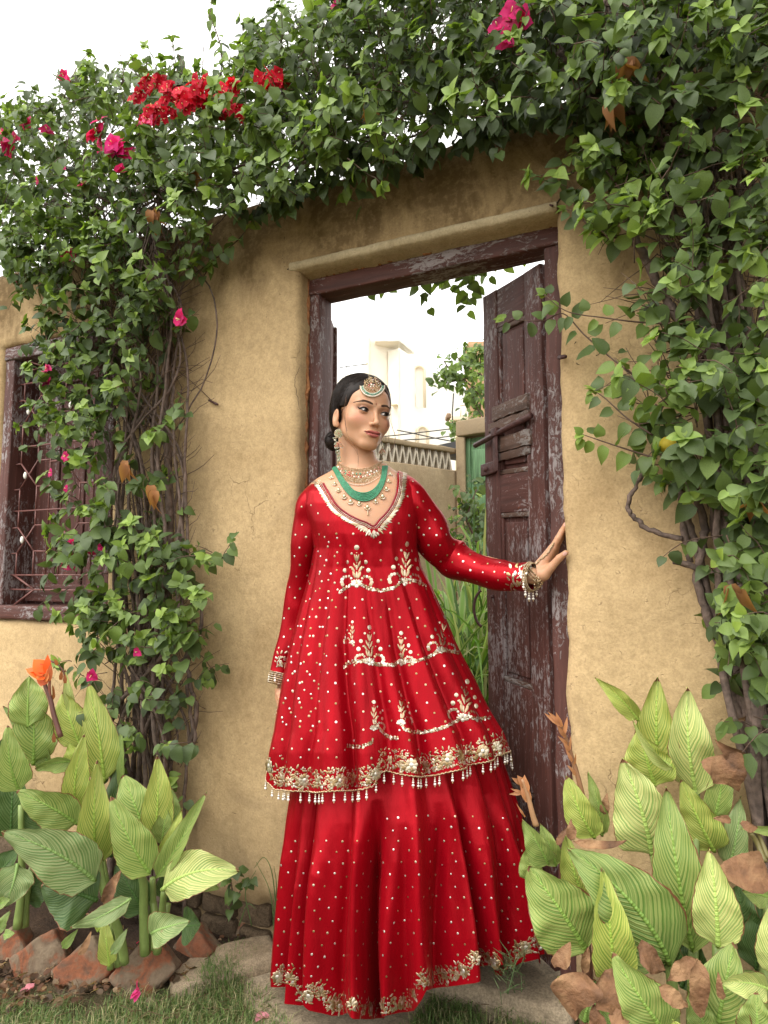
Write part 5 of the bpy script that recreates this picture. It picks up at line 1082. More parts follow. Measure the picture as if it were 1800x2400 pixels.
for (x, y, z, lab) in ((325, 2322, .09, 'bright pink fallen bougainvillea petal on the large orange brick'), (62, 2318, .03, 'pale pink fallen petals on the soil left of the second brick'), (45, 2170, .03, 'dull pink fallen petal among the canna stems at far left'), (152, 2225, .03, 'small crimson fallen petal between two tilted bricks'), (318, 2220, .03, 'dark crimson fallen petal behind the orange brick'), (612, 2385, .02, 'pale pink petal lying on the path edge')):
    a = Acc(); p = G(x, y, z)
    for i in range(4): t_ = nrm(rv()); R = frames(np.array([p]), np.array([t_]), np.array([rv(.5) + [0, -.6, 1]]), 1)[0]; a.add((LT[1][0] * [1.1, 1, 1] * .024) @ R.T + p, LT[1][1], np.array((.60, .05, .22) if 'bright' in lab or 'crimson' in lab else (.55, .22, .26)) * U(.8, 1.2))
    prop(a.build('fallen_petal', M_bract), lab, 'petal')
# ------------------------------------------------------------------ reeds and shrubs in the yard
M_reed = vcol('reed_leaf', .5, .3, .4)
rb = P(1090, 1600, 2.9); reed = empty('reed_clump', (rb[0], rb[1], 0), 'clump of tall striped reed grass growing behind the open doorway', 'reeds')
def blade(acc, p, d, L, wd, droop, col, stripe=True):
    q = [np.array(p, float)]; d = nrm(d); n = 9
    for i in range(n): d = nrm(d + np.array([0, 0, -droop * (i / n) * .5])); q.append(q[-1] + d * L / n)
    q = np.array(q)
    if min(Zof(x_) for x_ in q) < 2.38 or min((x_ - CAM) @ RGT / Zof(x_) for x_ in q) < .02: return
    s = nrm(np.cross(d, [0, 0, 1.0]) + rv(.25)); wds = wd * np.sin(np.linspace(.35, math.pi, n + 1)) ** .8
    V = np.stack([q - s * wds[:, None], q - s * wds[:, None] * .3 - [0, 0, wd * .3], q + s * wds[:, None] * .3 - [0, 0, wd * .3], q + s * wds[:, None]], 1)
    C = np.zeros((n + 1, 4, 3)); C[:] = col
    if stripe: C[:, 0] = C[:, 3] = np.array(col) * .4 + np.array((.45, .48, .28)) * .6
    acc.add(V.reshape(-1, 3), grid_faces(n + 1, 4), C.reshape(-1, 3))
RC = [(.14, .27, .045), (.23, .38, .065), (.10, .20, .04), (.29, .42, .10), (.42, .47, .24), (.48, .48, .28), (.08, .16, .04)]
def reed_root(): return P(U(1000, 1190), 1600, U(2.65, 4.0)) * [1, 1, 0]
for k in range(300):
    p = reed_root(); h0 = U(0, .5); p = p + [0, 0, h0]; a = Acc(); L = U(.75, 1.5) * (1 if h0 < .3 else .8); blade(a, p, rv(.5) + [0, 0, .9], L, U(.008, .020), U(.8, 2.4), np.array(random.choice(RC)) * U(.8, 1.2), rnd() < .5)
    if a.v: a.build('blade', M_reed, reed)
a = Acc()
for k in range(2600):
    p = reed_root() + [0, 0, U(0, .6)]; blade(a, p, rv(.6) + [0, 0, .9], U(.45, 1.1), U(.005, .015), U(.5, 1.8), np.array(random.choice(RC)) * U(.6, 1.1), rnd() < .35)
o = a.build('blade_mass', M_reed, reed); o['kind'] = 'stuff'
a = Acc()
for k in range(26):   # the bright broad blades at the top and front
    p = P(U(1060, 1150), 1600, U(2.65, 3.0)) * [1, 1, 0] + [0, 0, .25]; blade(a, p, [U(-.25, .25), U(-.2, .2), 1.0], U(1.0, 1.35), U(.014, .024), U(.9, 1.7), (.20, .36, .06))
o = a.build('broad_blade_mass', M_reed, reed); o['kind'] = 'stuff'
def shrub(px, y0, y1, wpx, Z, n, lab, tone, sz, name='shrub', skw=None):
    b = P(px, 1345, Z); o = empty(name, (b[0], b[1], 0), lab, 'shrub'); lv = Leaves(); tw = Acc()
    zt_, zb_ = P(px, y0, Z)[2], P(px, y1, Z)[2]; w_ = wpx / FOC * Z / 2
    trunk = [b * [1, 1, 0]] + [np.array([b[0] + rv(.02)[0], b[1], z]) for z in np.linspace(max(.1, zb_ * .6), zt_ * .96, 6)]; tube(tw, trunk, np.linspace(.02, .005, len(trunk)), 6)
    for _ in range(n):
        z = U(zb_, zt_); an = U(0, 6.28); f = 1 - .5 * ((z - zb_) / (zt_ - zb_)) ** 2; r = w_ * f * math.sqrt(rnd()) * (1 + .4 * noise.noise(Vector((z * 6, an, px)))); p = np.array([b[0] + r * math.cos(an), b[1] + r * math.sin(an), z]); spray(lv, tw, p - [0, 0, .04], np.array([math.cos(an), math.sin(an), .7]), U(.06, .16), 6, U(*sz), tone, rnd() < .4, .5)
    tw.build('branches', M_twig, o); lv.emit(o, 40); return o
shrub(1118, 1120, 1290, 80, 4.0, 38, 'loose green shrub in front of the green yard door', (1, 3), (.035, .06))
shrub(1132, 800, 1010, 58, 6.5, 70, 'creeper covered small tree against the pale sky behind the door leaf', (2, 4), (.05, .09), 'creeper_tree')
lv = Leaves(); tw = Acc(); ct = P(1130, 1340, 6.0); o = empty('fig_branch', (ct[0], ct[1], P(1100, 1340, 6)[2]), 'airy leafy branches reaching left toward the cream house', 'branches')
for pts in ([(1150, 960), (1100, 900), (1060, 875), (1035, 880)], [(1140, 920), (1080, 890), (1050, 860), (1040, 845)], [(1150, 1000), (1120, 960), (1110, 930)], [(1150, 1040), (1110, 1000), (1075, 1005), (1060, 1010)], [(1130, 880), (1095, 860), (1070, 835)], [(1150, 985), (1090, 1000), (1070, 1000)], [(1100, 885), (1035, 900), (1020, 895)]):
    q = smooth_path(np.array([P(x, y, 6.0) for x, y in pts]), 5); tube(tw, q, .006, 4)
    for i in range(2, len(q)):
        for _ in range(3): t, n_ = leaf_dir(rv(), .5); lv.add(q[i] + rv(.05), t, n_, U(.05, .085), random.randint(2, 4), 0)
tw.build('twigs', M_twig, o); lv.emit(o, 60)
# ------------------------------------------------------------------ the woman in red
# modelled in a frame with X to the right, Y away from the camera, z up; origin below her neck on the ground
PZ = 1.90
PORG = np.array([CAM[0], CAM[1], 0]) + FWD * PZ
def c2w(V): V = np.asarray(V, float).reshape(-1, 3); return PORG + V[:, :1] * RGT + V[:, 1:2] * FWD + V[:, 2:3] * UPV
def w2c(V): V = np.asarray(V, float).reshape(-1, 3) - PORG; return np.stack([V @ RGT, V @ FWD, V[:, 2]], 1)
def lp(px, py, Z=PZ): return w2c(P(px, py, Z))[0]
person = empty('person', tuple(PORG), 'woman in red embroidered tunic and skirt standing in the doorway, hand on the frame', 'person')

# ---- signed distance helpers
def smin(a, b, k): h = np.clip(.5 + .5 * (b - a) / k, 0, 1); return b * (1 - h) + a * h - k * h * (1 - h)
def smax(a, b, k): return -smin(-a, -b, k)
def sph(Q, c, r): return np.sqrt((Q[0] - c[0]) ** 2 + (Q[1] - c[1]) ** 2 + (Q[2] - c[2]) ** 2) - r
def ell(Q, c, R):
    x, y, z = (Q[0] - c[0]) / R[0], (Q[1] - c[1]) / R[1], (Q[2] - c[2]) / R[2]; k0 = np.sqrt(x * x + y * y + z * z); k1 = np.sqrt((x / R[0]) ** 2 + (y / R[1]) ** 2 + (z / R[2]) ** 2) + 1e-9
    return k0 * (k0 - 1) / k1
def cap(Q, a, b, ra, rb):
    a = np.asarray(a, float); b = np.asarray(b, float); ab = b - a; L2 = ab @ ab; px, py, pz = Q[0] - a[0], Q[1] - a[1], Q[2] - a[2]
    h = np.clip((px * ab[0] + py * ab[1] + pz * ab[2]) / L2, 0, 1)
    return np.sqrt((px - ab[0] * h) ** 2 + (py - ab[1] * h) ** 2 + (pz - ab[2] * h) ** 2) - (ra + (rb - ra) * h)
def surfnet(D, xs, ys, zs):
    """surface nets on a rectilinear grid"""
    S = D < 0; nx_, ny_, nz_ = D.shape
    cnt = np.zeros((nx_ - 1, ny_ - 1, nz_ - 1), np.int8)
    for i in (0, 1):
        for j in (0, 1):
            for k in (0, 1): cnt += S[i:nx_ - 1 + i, j:ny_ - 1 + j, k:nz_ - 1 + k]
    act = (cnt > 0) & (cnt < 8); I, J, K = np.nonzero(act); idx = np.full(act.shape, -1, np.int64); idx[I, J, K] = np.arange(len(I))
    acc = np.zeros((len(I), 3)); n = np.zeros(len(I)); co = [xs, ys, zs]
    cor = [(i, j, k) for i in (0, 1) for j in (0, 1) for k in (0, 1)]
    for a in cor:
        for ax in range(3):
            if a[ax]: continue
            b = list(a); b[ax] = 1
            da = D[I + a[0], J + a[1], K + a[2]]; db = D[I + b[0], J + b[1], K + b[2]]; m = (da < 0) != (db < 0)
            t = np.where(m, da / np.where(m, da - db, 1), 0)
            pa = np.stack([xs[I + a[0]], ys[J + a[1]], zs[K + a[2]]], 1); pb = np.stack([xs[I + b[0]], ys[J + b[1]], zs[K + b[2]]], 1)
            acc += np.where(m[:, None], pa + (pb - pa) * t[:, None], 0); n += m
    V = acc / n[:, None]; F = []
    for ax in range(3):
        sl0 = [slice(None)] * 3; sl1 = [slice(None)] * 3; sl0[ax] = slice(0, -1); sl1[ax] = slice(1, None)
        A_s, B_s = S[tuple(sl0)], S[tuple(sl1)]; ch = A_s != B_s; e_ = np.argwhere(ch); u, v = [q for q in range(3) if q != ax]
        ok = (e_[:, u] > 0) & (e_[:, v] > 0) & (e_[:, u] < D.shape[u] - 1) & (e_[:, v] < D.shape[v] - 1); e_ = e_[ok]
        q = []
        for (du, dv) in ((-1, -1), (0, -1), (0, 0), (-1, 0)): c_ = e_.copy(); c_[:, u] += du; c_[:, v] += dv; q.append(idx[c_[:, 0], c_[:, 1], c_[:, 2]])
        q = np.stack(q, 1); inn = A_s[tuple(e_.T)]; fl = inn ^ (ax == 1); q[~fl] = q[~fl][:, ::-1]; F.append(q)
    return V, np.concatenate(F)
def axis_steps(segs):
    out = []
    for (a, b, s) in segs: out.append(np.arange(a, b, s))
    return np.concatenate(out + [[segs[-1][1]]])

# ---- head placement: local millimetres -> person frame
HY, HP, HRr = math.radians(30), math.radians(-4), math.radians(5)
HC = lp(848, 974, 1.895)
f0 = np.array([math.sin(HY), -math.cos(HY), 0]); x0_ = np.array([math.cos(HY), math.sin(HY), 0]); z0_ = np.array([0, 0, 1.0])
hf = f0 * math.cos(HP) + z0_ * math.sin(HP); hz_ = z0_ * math.cos(HP) - f0 * math.sin(HP)       # pitched down a little
hx = x0_ * math.cos(HRr) - hz_ * math.sin(HRr); hz_ = hz_ * math.cos(HRr) + x0_ * math.sin(HRr)
HR = np.stack([hx * 1.045, hf, hz_], 1) * .00099                          # columns: millimetre axes
HRi = np.linalg.inv(HR)
def h2c(V): return np.asarray(V, float).reshape(-1, 3) @ HR.T + HC
def c2h(V): return (np.asarray(V, float).reshape(-1, 3) - HC) @ HRi.T
# ---- torso loft table: y px, left px, right px, depth centre, half depth (outside of the cloth)
TT = np.array([(1092, 806, 892, .018, .052), (1106, 768, 922, .018, .062), (1117, 742, 946, .015, .074), (1129, 724, 970, .012, .086), (1146, 709, 988, .010, .096), (1175, 706, 993, .005, .106), (1220, 722, 986, .000, .118), (1250, 730, 980, .000, .120), (1285, 735, 978, 0, .116), (1330, 728, 988, 0, .112),
               (1370, 718, 1010, 0, .116), (1440, 697, 1041, 0, .126), (1514, 678, 1073, 0, .140), (1590, 662, 1112, 0, .156), (1659, 650, 1146, 0, .172), (1716, 641, 1180, 0, .186), (1765, 630, 1197, 0, .196), (1862, 618, 1222, 0, .206)], float)
def tab_xz(T, k=4):
    T = smooth_path(np.asarray(T, float), k) if k else T
    o = []
    for (y, xl, xr, yc, b) in T: L, R = lp(xl, y), lp(xr, y); o.append((L[2], (L[0] + R[0]) / 2, (R[0] - L[0]) / 2, yc, b))
    return np.array(o)[::-1]
TZ = tab_xz(TT)
def ti(z, k): return np.interp(z, TZ[:, 0], TZ[:, k])
SHL, ELL, WRL = lp(955, 1172, 1.90), lp(1062, 1312, 1.95), lp(1250, 1350, 1.795)      # arm reaching to the frame
SHR, ELR, WRR = lp(742, 1182, 1.91), lp(708, 1400, 1.97), lp(656, 1588, 1.93)         # arm hanging
def body_sdf(xs, ys, zs):
    Q = [xs[:, None, None], ys[None, :, None], zs[None, None, :]]; z = Q[2]
    cut = .012; a = np.maximum(ti(np.clip(z, lp(0, 1360)[2], 9), 2) - cut, .03); b = np.maximum(ti(np.clip(z, lp(0, 1360)[2], 9), 4) - cut, .02); cx = ti(z, 1); cy = ti(z, 3)
    x = (Q[0] - cx) / a; y = (Q[1] - cy) / b; d = (np.sqrt(x * x + y * y) - 1) * np.minimum(a, b) * 1.0
    d = smax(d, z - lp(0, 1096)[2], .03); d = smax(d, lp(0, 1560)[2] - z, .03)
    D = d
    nk0, nk1 = h2c([0, -26, -62])[0], lp(846, 1125, 1.925)
    D = smin(D, cap(Q, nk0, nk1, .0480, .055), .030)
    D = smin(D, cap(Q, lp(800, 1114, 1.93), lp(748, 1158, 1.92), .028, .022), .03); D = smin(D, cap(Q, lp(895, 1108, 1.93), lp(946, 1142, 1.92), .028, .024), .03)
    for (s, e_, w_) in ((SHL, ELL, WRL), (SHR, ELR, WRR)): D = smin(D, smin(cap(Q, s, e_, .034, .032), cap(Q, e_, w_, .034, .0235), .01), .02)
    hipz = lp(0, 1620)[2]
    for sx in (-.10, .07): D = smin(D, cap(Q, (sx, .01, hipz + .12), (sx * 1.2, .0, .48), .075, .050), .04); D = smin(D, cap(Q, (sx * 1.2, 0, .48), (sx * 1.3, .02, .12), .048, .032), .02); D = smin(D, cap(Q, (sx * 1.3, .03, .13), (sx * 1.35, -.04, .11), .03, .026), .02)
    return D
def head_sdf(Q):
    """Q: head-local millimetre coordinates"""
    X, Y, Z = Q; A = np.abs(X); QA = (A, Y, Z)
    D = ell(Q, (0, -14, 34), (73, 90, 74))
    D = smin(D, ell(Q, (0, 26, -30), (60, 57, 66)), 22)
    D = smin(D, ell(Q, (0, 34, 34), (56, 50, 46)), 22)                 # forehead
    D = smin(D, cap(QA, (53, -4, -46), (15, 58, -91), 10, 12), 26)     # jaw
    D = smin(D, ell(Q, (0, 65, -91), (15, 14, 14)), 19)                # chin
    D = smin(D, ell(QA, (41, 48, -24), (21, 20, 19)), 24)              # cheekbones
    D = smin(D, cap(QA, (12, 79, 15), (42, 66, 18), 4, 5), 16)         # brow
    D = smax(D, -ell(QA, (31, 94, -1), (19, 15, 12)), 11)              # sockets
    D = smin(D, cap(Q, (0, 81, 8), (0, 94.5, -30), 5.0, 5.8), 9)         # nose bridge
    D = smin(D, sph(Q, (0, 96, -34.5), 7.2), 6); D = smin(D, ell(QA, (9.6, 87.5, -38), (5.6, 7.5, 5.4)), 4)
    D = smax(D, -ell(QA, (5.6, 93, -44.5), (2.9, 5, 3.0)), 1.5)
    D = smin(D, ell(Q, (0, 71, -64), (25, 14, 15)), 16)                # muzzle
    Zs_ = Z - .0065 * A * A; QL = (A, Y, Zs_); D = smin(D, ell(QL, (6.5, 86.0, -60.3), (13, 6.4, 4.4)), 2.6); D = smin(D, ell(QL, (15, 80, -62.3), (10, 5, 2.6)), 2.6)
    D = smin(D, ell((X, Y, Zs_), (0, 85.6, -70), (16.5, 7.0, 5.6)), 2.4)
    D = smax(D, -ell((X, Y, Zs_), (0, 93, -64.6), (23, 6.0, .9)), 1.2)
    D = smax(D, -ell(Q, (0, 93, -79), (13, 7, 3.5)), 5); D = smax(D, -ell(Q, (0, 93, -52), (2.4, 5, 5)), 3)
    E = sph(QA, (31, 69, -1), 13.8)                                   # lids over the eyeballs
    D = smin(D, E, 3.0)
    lx = (A - 31) / 14.5; up = 6.0 * (1 - lx * lx) + 1.2 * lx; lo = -4.0 * (1 - lx * lx) + 1.2 * lx
    slit = np.maximum(np.maximum((Z + 1) - up, lo - (Z + 1)), np.abs(A - 31) - 14.3)
    slit = np.maximum(slit, 76 - Y)
    D = smax(D, -slit, .8)
    crease = ell(QA, (31, 84.5, 8.2), (15, 2.5, .9)); D = smax(D, -crease, 1.5)
    QA = (A + 7.0 * (X > 0), Y, Z)
    Er = ell(QA, (77, -4, -22), (6, 15, 27)); Er = smax(Er, -ell(QA, (84, 1, -17), (6.5, 9, 17)), 2); Er = smin(Er, ell(QA, (73, 3, -42), (5, 7, 9)), 4); D = smin(D, Er, 3)
    return D
bx0, bx1 = HC[0] - .088, HC[0] + .098; by0, by1 = HC[1] - .118, HC[1] + .115; bz0, bz1 = HC[2] - .125, HC[2] + .120
XS = axis_steps([(-.34, bx0, .009), (bx0, bx1, .0017), (bx1, .42, .009)]); YS = axis_steps([(-.20, by0, .009), (by0, by1, .0017), (by1, .24, .009)])
ZS = axis_steps([(0.02, 1.15, .016), (1.15, lp(0, 1262)[2], .012), (lp(0, 1262)[2], bz0, .006), (bz0, bz1, .0017), (bz1, bz1 + .02, .01)])
D = body_sdf(XS, YS, ZS)
ix = np.where((XS >= bx0 - .012) & (XS <= bx1 + .012))[0]; iy = np.where((YS >= by0 - .012) & (YS <= by1 + .012))[0]; iz = np.where(ZS >= bz0 - .012)[0]
sx, sy, sz = slice(ix[0], ix[-1] + 1), slice(iy[0], iy[-1] + 1), slice(iz[0], iz[-1] + 1)
gx_, gy_, gz_ = [q.astype(np.float32) for q in np.meshgrid(XS[sx] - HC[0], YS[sy] - HC[1], ZS[sz] - HC[2], indexing='ij')]
Q = [HRi[i, 0] * gx_ + HRi[i, 1] * gy_ + HRi[i, 2] * gz_ for i in range(3)]
Dh = head_sdf(Q) * .00099; D[sx, sy, sz] = smin(D[sx, sy, sz], Dh, .012)
Vb, Fb = surfnet(D, XS, YS, ZS)
def relax(V, F, n=2, w_=.5):
    e_ = np.concatenate([F[:, [0, 1]], F[:, [1, 2]], F[:, [2, 3]], F[:, [3, 0]]]); e_ = np.concatenate([e_, e_[:, ::-1]])
    for _ in range(n):
        s = np.zeros_like(V); c = np.zeros(len(V)); np.add.at(s, e_[:, 0], V[e_[:, 1]]); np.add.at(c, e_[:, 0], 1); V = V * (1 - w_) + w_ * s / np.maximum(c, 1)[:, None]
    return V
Vb = relax(Vb, Fb, 1, .4)
# ---- hands
def hand_mesh(prims, palm, pad=.02, st=.0016):
    pts = np.array([p for pr in prims for p in pr[:2]]); lo, hi = pts.min(0) - pad, pts.max(0) + pad
    xs, ys, zs = [np.arange(lo[i], hi[i], st) for i in range(3)]; Q = [xs[:, None, None], ys[None, :, None], zs[None, None, :]]
    Dm = None
    for (a, b, ra, rb) in palm: c = cap(Q, a, b, ra, rb); Dm = c if Dm is None else smin(Dm, c, .009)
    groups = {}
    for (a, b, ra, rb, g_) in prims:
        c = cap(Q, a, b, ra, rb); groups[g_] = c if g_ not in groups else smin(groups[g_], c, .0028)
    for g_ in groups: Dm = smin(Dm, groups[g_], .0045)
    V, F = surfnet(Dm, xs, ys, zs); return relax(V, F, 1, .35), F
prims, palm = [], []
# left hand, resting on the door frame: photo pixels + depth
def hp(x, y, Z): return lp(x, y, Z)
wr = hp(1256, 1345, 1.795); cm = [hp(1268, 1322, 1.80), hp(1272, 1327, 1.79), hp(1276, 1335, 1.782), hp(1278, 1342, 1.774)]
MC = {'i': hp(1295, 1284, 1.780), 'm': hp(1300, 1281, 1.792), 'r': hp(1303, 1284, 1.806), 'p': hp(1303, 1292, 1.818)}
FN = {'i': [MC['i'], hp(1308, 1261, 1.776), hp(1317, 1245, 1.776), hp(1324, 1232, 1.782)], 'm': [MC['m'], hp(1312, 1257, 1.790), hp(1320, 1241, 1.792), hp(1325, 1229, 1.797)],
      'r': [MC['r'], hp(1314, 1263, 1.804), hp(1321, 1249, 1.808), hp(1325, 1238, 1.812)], 'p': [MC['p'], hp(1312, 1276, 1.816), hp(1318, 1266, 1.820), hp(1322, 1257, 1.823)]}
for g_, r in (('i', .0083), ('m', .0085), ('r', .0080), ('p', .0070)):
    q = FN[g_]
    for k in range(3): prims.append((q[k], q[k + 1], r * (1.08, .98, .9)[k], r * (.98, .9, .72)[k], g_))
th_ = [hp(1274, 1346, 1.776), hp(1293, 1328, 1.760), hp(1311, 1308, 1.744), hp(1326, 1296, 1.728)]
for k in range(3): prims.append((th_[k], th_[k + 1], (.0150, .0108, .0094)[k], (.0112, .0096, .0074)[k], 't'))
palm.append((WRL, wr, .0235, .0225))
for g_, dz in (('i', 0), ('m', 0), ('r', 0), ('p', 0)): palm.append((wr + (MC[g_] - wr) * .12, MC[g_] - (MC[g_] - wr) * .03, .0175, .0108))
palm.append((wr, th_[0], .021, .017)); palm.append((hp(1268, 1350, 1.785), hp(1287, 1334, 1.776), .015, .013))
VhL, FhL = hand_mesh(prims, palm)
# right hand hanging behind the edge of the tunic
prims2, palm2 = [], []; wr2 = hp(656, 1612, 1.935)
base2 = hp(662, 1668, 1.945)
for k, (dx, dZ, dl) in enumerate(((-3, -.030, 0), (0, -.010, 6), (3, .010, 3), (6, .028, -8))):
    m_ = hp(664 + dx * .5, 1668, 1.945 + dZ); q = [m_, hp(661 + dx, 1706, 1.935 + dZ), hp(667 + dx, 1732 + dl * .6, 1.930 + dZ), hp(674 + dx, 1752 + dl, 1.93 + dZ)]
    palm2.append((wr2, m_, .0185, .0112))
    for j in range(3): prims2.append((q[j], q[j + 1], .0086 * (1.05, .97, .9)[j], .0086 * (.97, .9, .72)[j], k))
t2 = [hp(660, 1628, 1.915), hp(664, 1660, 1.895), hp(668, 1688, 1.885), hp(673, 1708, 1.885)]
for j in range(3): prims2.append((t2[j], t2[j + 1], (.014, .0105, .0092)[j], (.0108, .0095, .0072)[j], 't'))
palm2.append((WRR, wr2, .0235, .0215)); VhR, FhR = hand_mesh(prims2, palm2)
# ---- one body mesh with skin colours
nb_ = len(Vb); Vall = np.concatenate([Vb, VhL, VhR]); Fall = np.concatenate([Fb, FhL + nb_, FhR + nb_ + len(VhL)])
SK = np.array((.55, .30, .175)); Cc = np.tile(SK, (len(Vall), 1)); hl = c2h(Vall)
def blend(mask, col): global Cc; Cc = Cc * (1 - mask[:, None]) + np.array(col) * mask[:, None]
ax_ = np.abs(hl[:, 0]); onhead = (np.arange(len(Vall)) < nb_) & (hl[:, 2] > -110) & (hl[:, 1] > 0)
g3 = lambda c, r: np.exp(-(((ax_ - c[0]) / r[0]) ** 2 + ((hl[:, 1] - c[1]) / r[1]) ** 2 + ((hl[:, 2] - c[2]) / r[2]) ** 2)) * onhead
blend(np.clip(g3((44, 62, -26), (20, 30, 15)) * .36, 0, 1), (.62, .17, .13))
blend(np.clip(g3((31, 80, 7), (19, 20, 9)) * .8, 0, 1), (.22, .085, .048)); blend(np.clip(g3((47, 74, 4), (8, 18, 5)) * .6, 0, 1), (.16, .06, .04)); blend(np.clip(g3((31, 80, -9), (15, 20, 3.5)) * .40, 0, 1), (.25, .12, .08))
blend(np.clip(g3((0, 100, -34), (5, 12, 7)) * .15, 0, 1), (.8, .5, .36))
hz2 = hl[:, 2] - .0065 * ax_ ** 2; xq = np.clip(ax_ / 25.5, 0, 1); zt_l = -64.6 + 8.8 * (1 - xq ** 1.7) - 1.6 * np.exp(-(ax_ / 4) ** 2) + 1.2 * np.exp(-((ax_ - 8) / 5) ** 2); zb_l = -64.6 - 11 * (1 - xq ** 1.9)
lip = onhead & (ax_ < 25) & (hl[:, 1] > 68) & (hz2 < zt_l) & (hz2 > zb_l); blend(lip * .92, (.38, .085, .075))
blend((lip & (np.abs(hz2 + 64.6) < 1.1)) * .8, (.12, .02, .02))
ish = np.arange(len(Vall)) >= nb_; blend(ish * .35, (.50, .25, .14))
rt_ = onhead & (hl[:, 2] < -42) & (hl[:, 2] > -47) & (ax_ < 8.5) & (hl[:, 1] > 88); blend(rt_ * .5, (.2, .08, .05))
M_skin = vcol('skin', .46, 0, .42, sss=.2)
_t = M_skin.node_tree; _v = coords(_t); _n = noi(_t, _v, 420, 4, .6); bump(_t, _t.nodes['Principled BSDF'], _n, .18, .002); _t.links.new(ramp(_t, noi(_t, _v, 60, 3, .5), [(.3, .38), (.7, .56)]), _t.nodes['Principled BSDF'].inputs['Roughness'])
body = link('body', rawmesh('body', c2w(Vall), Fall, M_skin, True, Cc), person)
bvh_body = BVHTree.FromPolygons([Vector(v) for v in c2w(Vb)], [tuple(int(i) for i in f) for f in Fb])
bvh_hand = BVHTree.FromPolygons([Vector(v) for v in c2w(VhL)], [tuple(int(i) for i in f) for f in FhL])
def hit(bvh, px, py):
    d = Vector(ray(px, py)).normalized(); loc, n, i, dist = bvh.ray_cast(Vector(CAM), d)
    if loc is None: return None, None
    if n.dot(d) > 0: n = -n
    return np.array(loc), np.array(n)
# fingernail on the thumb and index
a = Acc()
for q in (th_, FN['i']):
    d_ = nrm(c2w(q[3]) - c2w(q[2]))[0] if False else nrm((c2w(q[3]) - c2w(q[2]))[0]); p = c2w(q[3])[0]; vw = nrm(CAM - p); n_ = nrm(vw - d_ * (vw @ d_)); s_ = np.cross(d_, n_)
    V = [p + n_ * .0078 + d_ * (.007 * math.cos(t)) * 1.0 + s_ * (.0048 * math.sin(t)) - n_ * .0014 * math.sin(t) ** 2 for t in np.linspace(0, 2 * math.pi, 14, endpoint=False)]; V.append(p + n_ * .0084)
    a.add(V, [(k, (k + 1) % 14, 14) for k in range(14)], (.66, .38, .32))
a.build('fingernail', vcol('nail', .3, 0, .5), person)
# ---- eyes
def eye(sx):
    c = np.array([31.0 * sx, 69, -1]); gz = nrm([.30, 1, -.02]); e1 = nrm(np.cross(gz, [0, 0, 1])); e2 = np.cross(e1, gz); R = 12.6
    ts = np.concatenate([np.linspace(0, .2, 5), np.linspace(.24, .53, 8), np.linspace(.56, math.pi, 14)]); ph = np.linspace(0, 2 * math.pi, 28, endpoint=False); V, C = [], []
    for t in ts:
        for f in ph:
            rr = R * (1.0 + (.035 if t < .5 else 0)); V.append(c + rr * (gz * math.cos(t) + math.sin(t) * (e1 * math.cos(f) + e2 * math.sin(f))))
            C.append((.006, .005, .005) if t < .21 else ((.030, .013, .007) if t < .49 else ((.012, .008, .007) if t < .545 else (.66, .60, .56))))
    a = Acc(); a.add(c2w(h2c(V)), grid_faces(len(ts), 28, True), np.array(C)); a.build('eye', vcol('eyeball', .08, 0, .6), person)
eye(-1); eye(1)
M_hair = simple('black_hair', (.018, .010, .008), .38, 0, 0); M_lash = simple('kohl', (.012, .008, .007), .6)
for s in (-1, 1):
    a = Acc(); up, lo = [], []
    for t in np.linspace(-1, 1.0, 15):
        X = 31 + 14.3 * t
        for lst, hgt in ((up, 6.0 * (1 - t * t) + 1.2 * t), (lo, -4.1 * (1 - t * t) + 1.2 * t)):
            zz = hgt - 1; yy = 69 + math.sqrt(max(14.2 ** 2 - (X - 31) ** 2 - hgt ** 2, 4)); lst.append((s * X, yy, zz))
    wing = [(s * 48.5, 75.5, 2.2), (s * 52.5, 71.5, 4.2)]
    tube(a, c2w(h2c(up + wing)), np.array([.8] * 3 + [1.4] * 6 + [2.0] * 6 + [1.3, .35]) * .0012, 6); tube(a, c2w(h2c(lo)), np.array([.6] * 5 + [1.1] * 10) * .0009, 5)
    for t in np.linspace(-.6, 1.15, 0):
        X = 31 + 14.3 * min(t, 1.05); hgt = 5.9 * (1 - min(t, 1) ** 2) + 1.2 * t; p0_ = np.array([s * X, 69 + math.sqrt(max(14.2 ** 2 - (X - 31) ** 2 - hgt ** 2, 4)), hgt - 1]); out_ = np.array([s * (.25 + .5 * t), 1, .55]); tube(a, c2w(h2c([p0_, p0_ + out_ * 1.6, p0_ + out_ * 2.6 + [0, 0, 1.0]])), (.0005, .0004, .0002), 4)
    a.build('eyelash', M_lash, person)
    # brow: many short hairs on an arch, laid on the skin
    a = Acc()
    for k in range(420):
        t = rnd(); X = 13 + 38 * t; base = 18.4 + 5.2 * math.sin(min(t, .68) / .68 * math.pi / 2) - (t > .68) * (t - .68) * 12; half = 3.0 * (1 - t) ** .55 * (.7 + .3 * min(1, t * 6)) + .35
        zz = base + U(-1, 1) * half; pq = h2c([[s * X, 120, zz], [s * (X + 5.0), 120, zz + (1.6 if t < .6 else -1.4)]]); out_ = []
        for q in c2w(pq):
            loc, n, i, d = bvh_body.ray_cast(Vector(q), Vector(c2w(HC - hf)[0] - c2w(HC)[0]))
            if loc is not None: out_.append(np.array(loc) + np.array(c2w(HC + hf)[0] - c2w(HC)[0]) * .0006)
        if len(out_) == 2: tube(a, out_, (.00042, .00025), 4)
    a.build('eyebrow', simple('brow_hair', (.075, .038, .022), .9), person)
